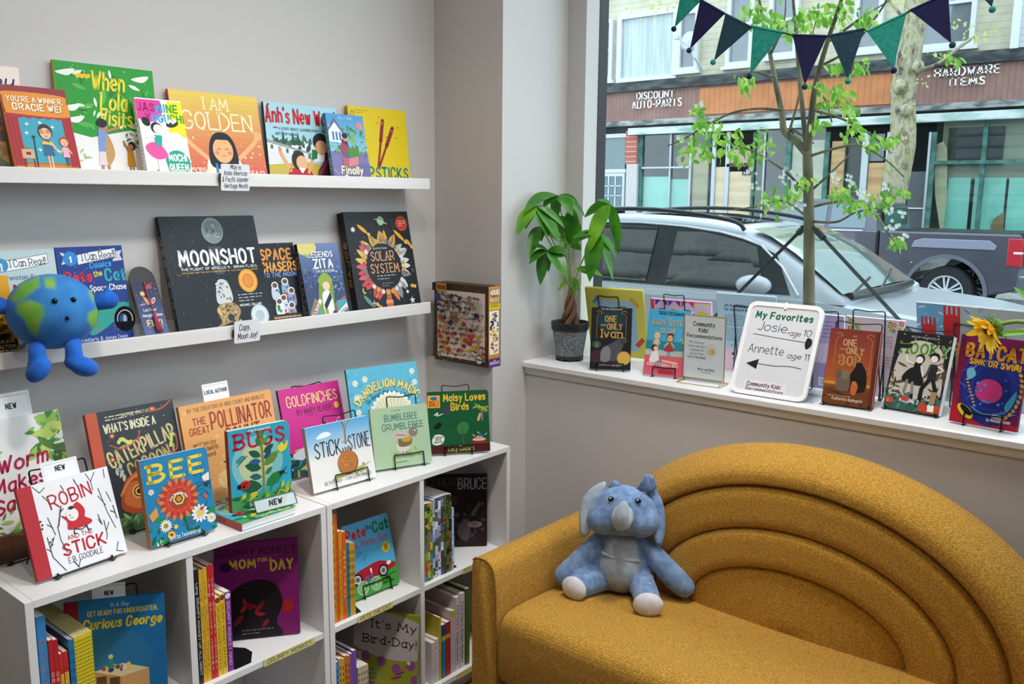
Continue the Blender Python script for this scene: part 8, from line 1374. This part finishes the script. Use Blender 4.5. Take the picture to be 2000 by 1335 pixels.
def sycamore():
    M_sy = bpy.data.materials.new('mottled sycamore bark'); M_sy.use_nodes = True; nt, b, L = nodes(M_sy); tc = nt.nodes.new('ShaderNodeTexCoord'); mp = nt.nodes.new('ShaderNodeMapping'); mp.inputs['Scale'].default_value = (1, 1, .6); L(tc.outputs['Object'], mp.inputs[0]); n = nt.nodes.new('ShaderNodeTexNoise'); n.inputs['Scale'].default_value = 3.5; n.inputs['Detail'].default_value = 5; n.inputs['Roughness'].default_value = .65; L(mp.outputs[0], n.inputs['Vector']); r = nt.nodes.new('ShaderNodeValToRGB'); r.color_ramp.interpolation = 'CONSTANT'; e = r.color_ramp.elements; e[0].position = 0; e[0].color = hexc('#5a4a3a'); e[1].position = .40; e[1].color = hexc('#8e8570')
    for p, c in ((.47, '#aaa488'), (.54, '#989468'), (.60, '#766c54'), (.66, '#b8b29a')): q = e.new(p); q.color = hexc(c)
    L(n.outputs['Fac'], r.inputs[0]); L(r.outputs[0], b.inputs['Base Color']); b.inputs['Roughness'].default_value = .85; bp = nt.nodes.new('ShaderNodeBump'); bp.inputs['Strength'].default_value = .5; bp.inputs['Distance'].default_value = .03; L(n.outputs['Fac'], bp.inputs['Height']); L(bp.outputs[0], b.inputs['Normal'])
    XS_ = 17.6; c0 = onX(1742, 480, XS_); t = empty('sycamore_tree', 'thick mottled sycamore trunk standing across the street by the shopfront', 'tree', None, (XS_, c0.y, -.13)); Lc = t.location.copy(); m = MB(); PX = [(1737, 460, 46), (1740, 400, 44), (1752, 340, 43), (1762, 290, 41), (1764, 250, 40), (1764, 200, 38), (1766, 165, 40), (1776, 110, 37), (1783, 60, 36), (1790, 10, 36), (1797, -60, 34), (1803, -140, 30)]
    P = [Vector((0, -.05, 0))]+[onX(x, y, XS_)-Lc for x, y, d in PX]; rs = [.34]+[d/2/1722*19.3*1.0 for x, y, d in PX]; S = cr(P, 4); R = lerp_r([0]*len(P), rs, 4); m.tube(S, [r_*(1+.06*NZ.noise(Vector((0, 0, i*.5)))) for i, r_ in enumerate(R)], M_sy, 20)
    for x, y, r_ in ((1757, 170, .12), (1793, 130, .10), (1770, 215, .10)): m.ball(onX(x, y, XS_-.22)-Lc, (r_, r_*1.1, r_*1.2), M_sy, 12)
    m.build('trunk', t, smooth=True); m = MB()
    for p in ([(1783, 140), (1830, 125), (1870, 95), (1905, 70)], [(1760, 30), (1720, -20), (1690, -60)]): m.tube(cr([onX(x, y, XS_)-Lc for x, y in p], 4), .03, M_sy, 6)
    m.build('branch', t, smooth=True); m = MB(); rd = random.Random(3)
    for cx, cy, s, n in ((1885, 60, 22, 14), (1930, 65, 26, 16), (1840, 110, 16, 9), (1860, 120, 12, 8), (1800, 160, 12, 7), (1270, 20, 30, 16), (1320, 10, 24, 12), (1760, 15, 30, 14)):
        for i in range(n):
            a = onX(cx+rd.gauss(0, s*.6), cy+rd.gauss(0, s*.4), XS_-rd.uniform(0, .8))-Lc; L_ = rd.uniform(.05, .10); q = rd.uniform(0, 6.3); d = RT*cos(q)+UP*sin(q); s_ = d.cross(FW)*.5; m.poly([a, a+d*L_*.5+s_*L_*.5, a+d*L_, a+d*L_*.5-s_*L_*.5], rd.choice([cm('#b8b86a', .7), cm('#a8b456', .7)]))
    m.build('foliage', t)
sycamore()
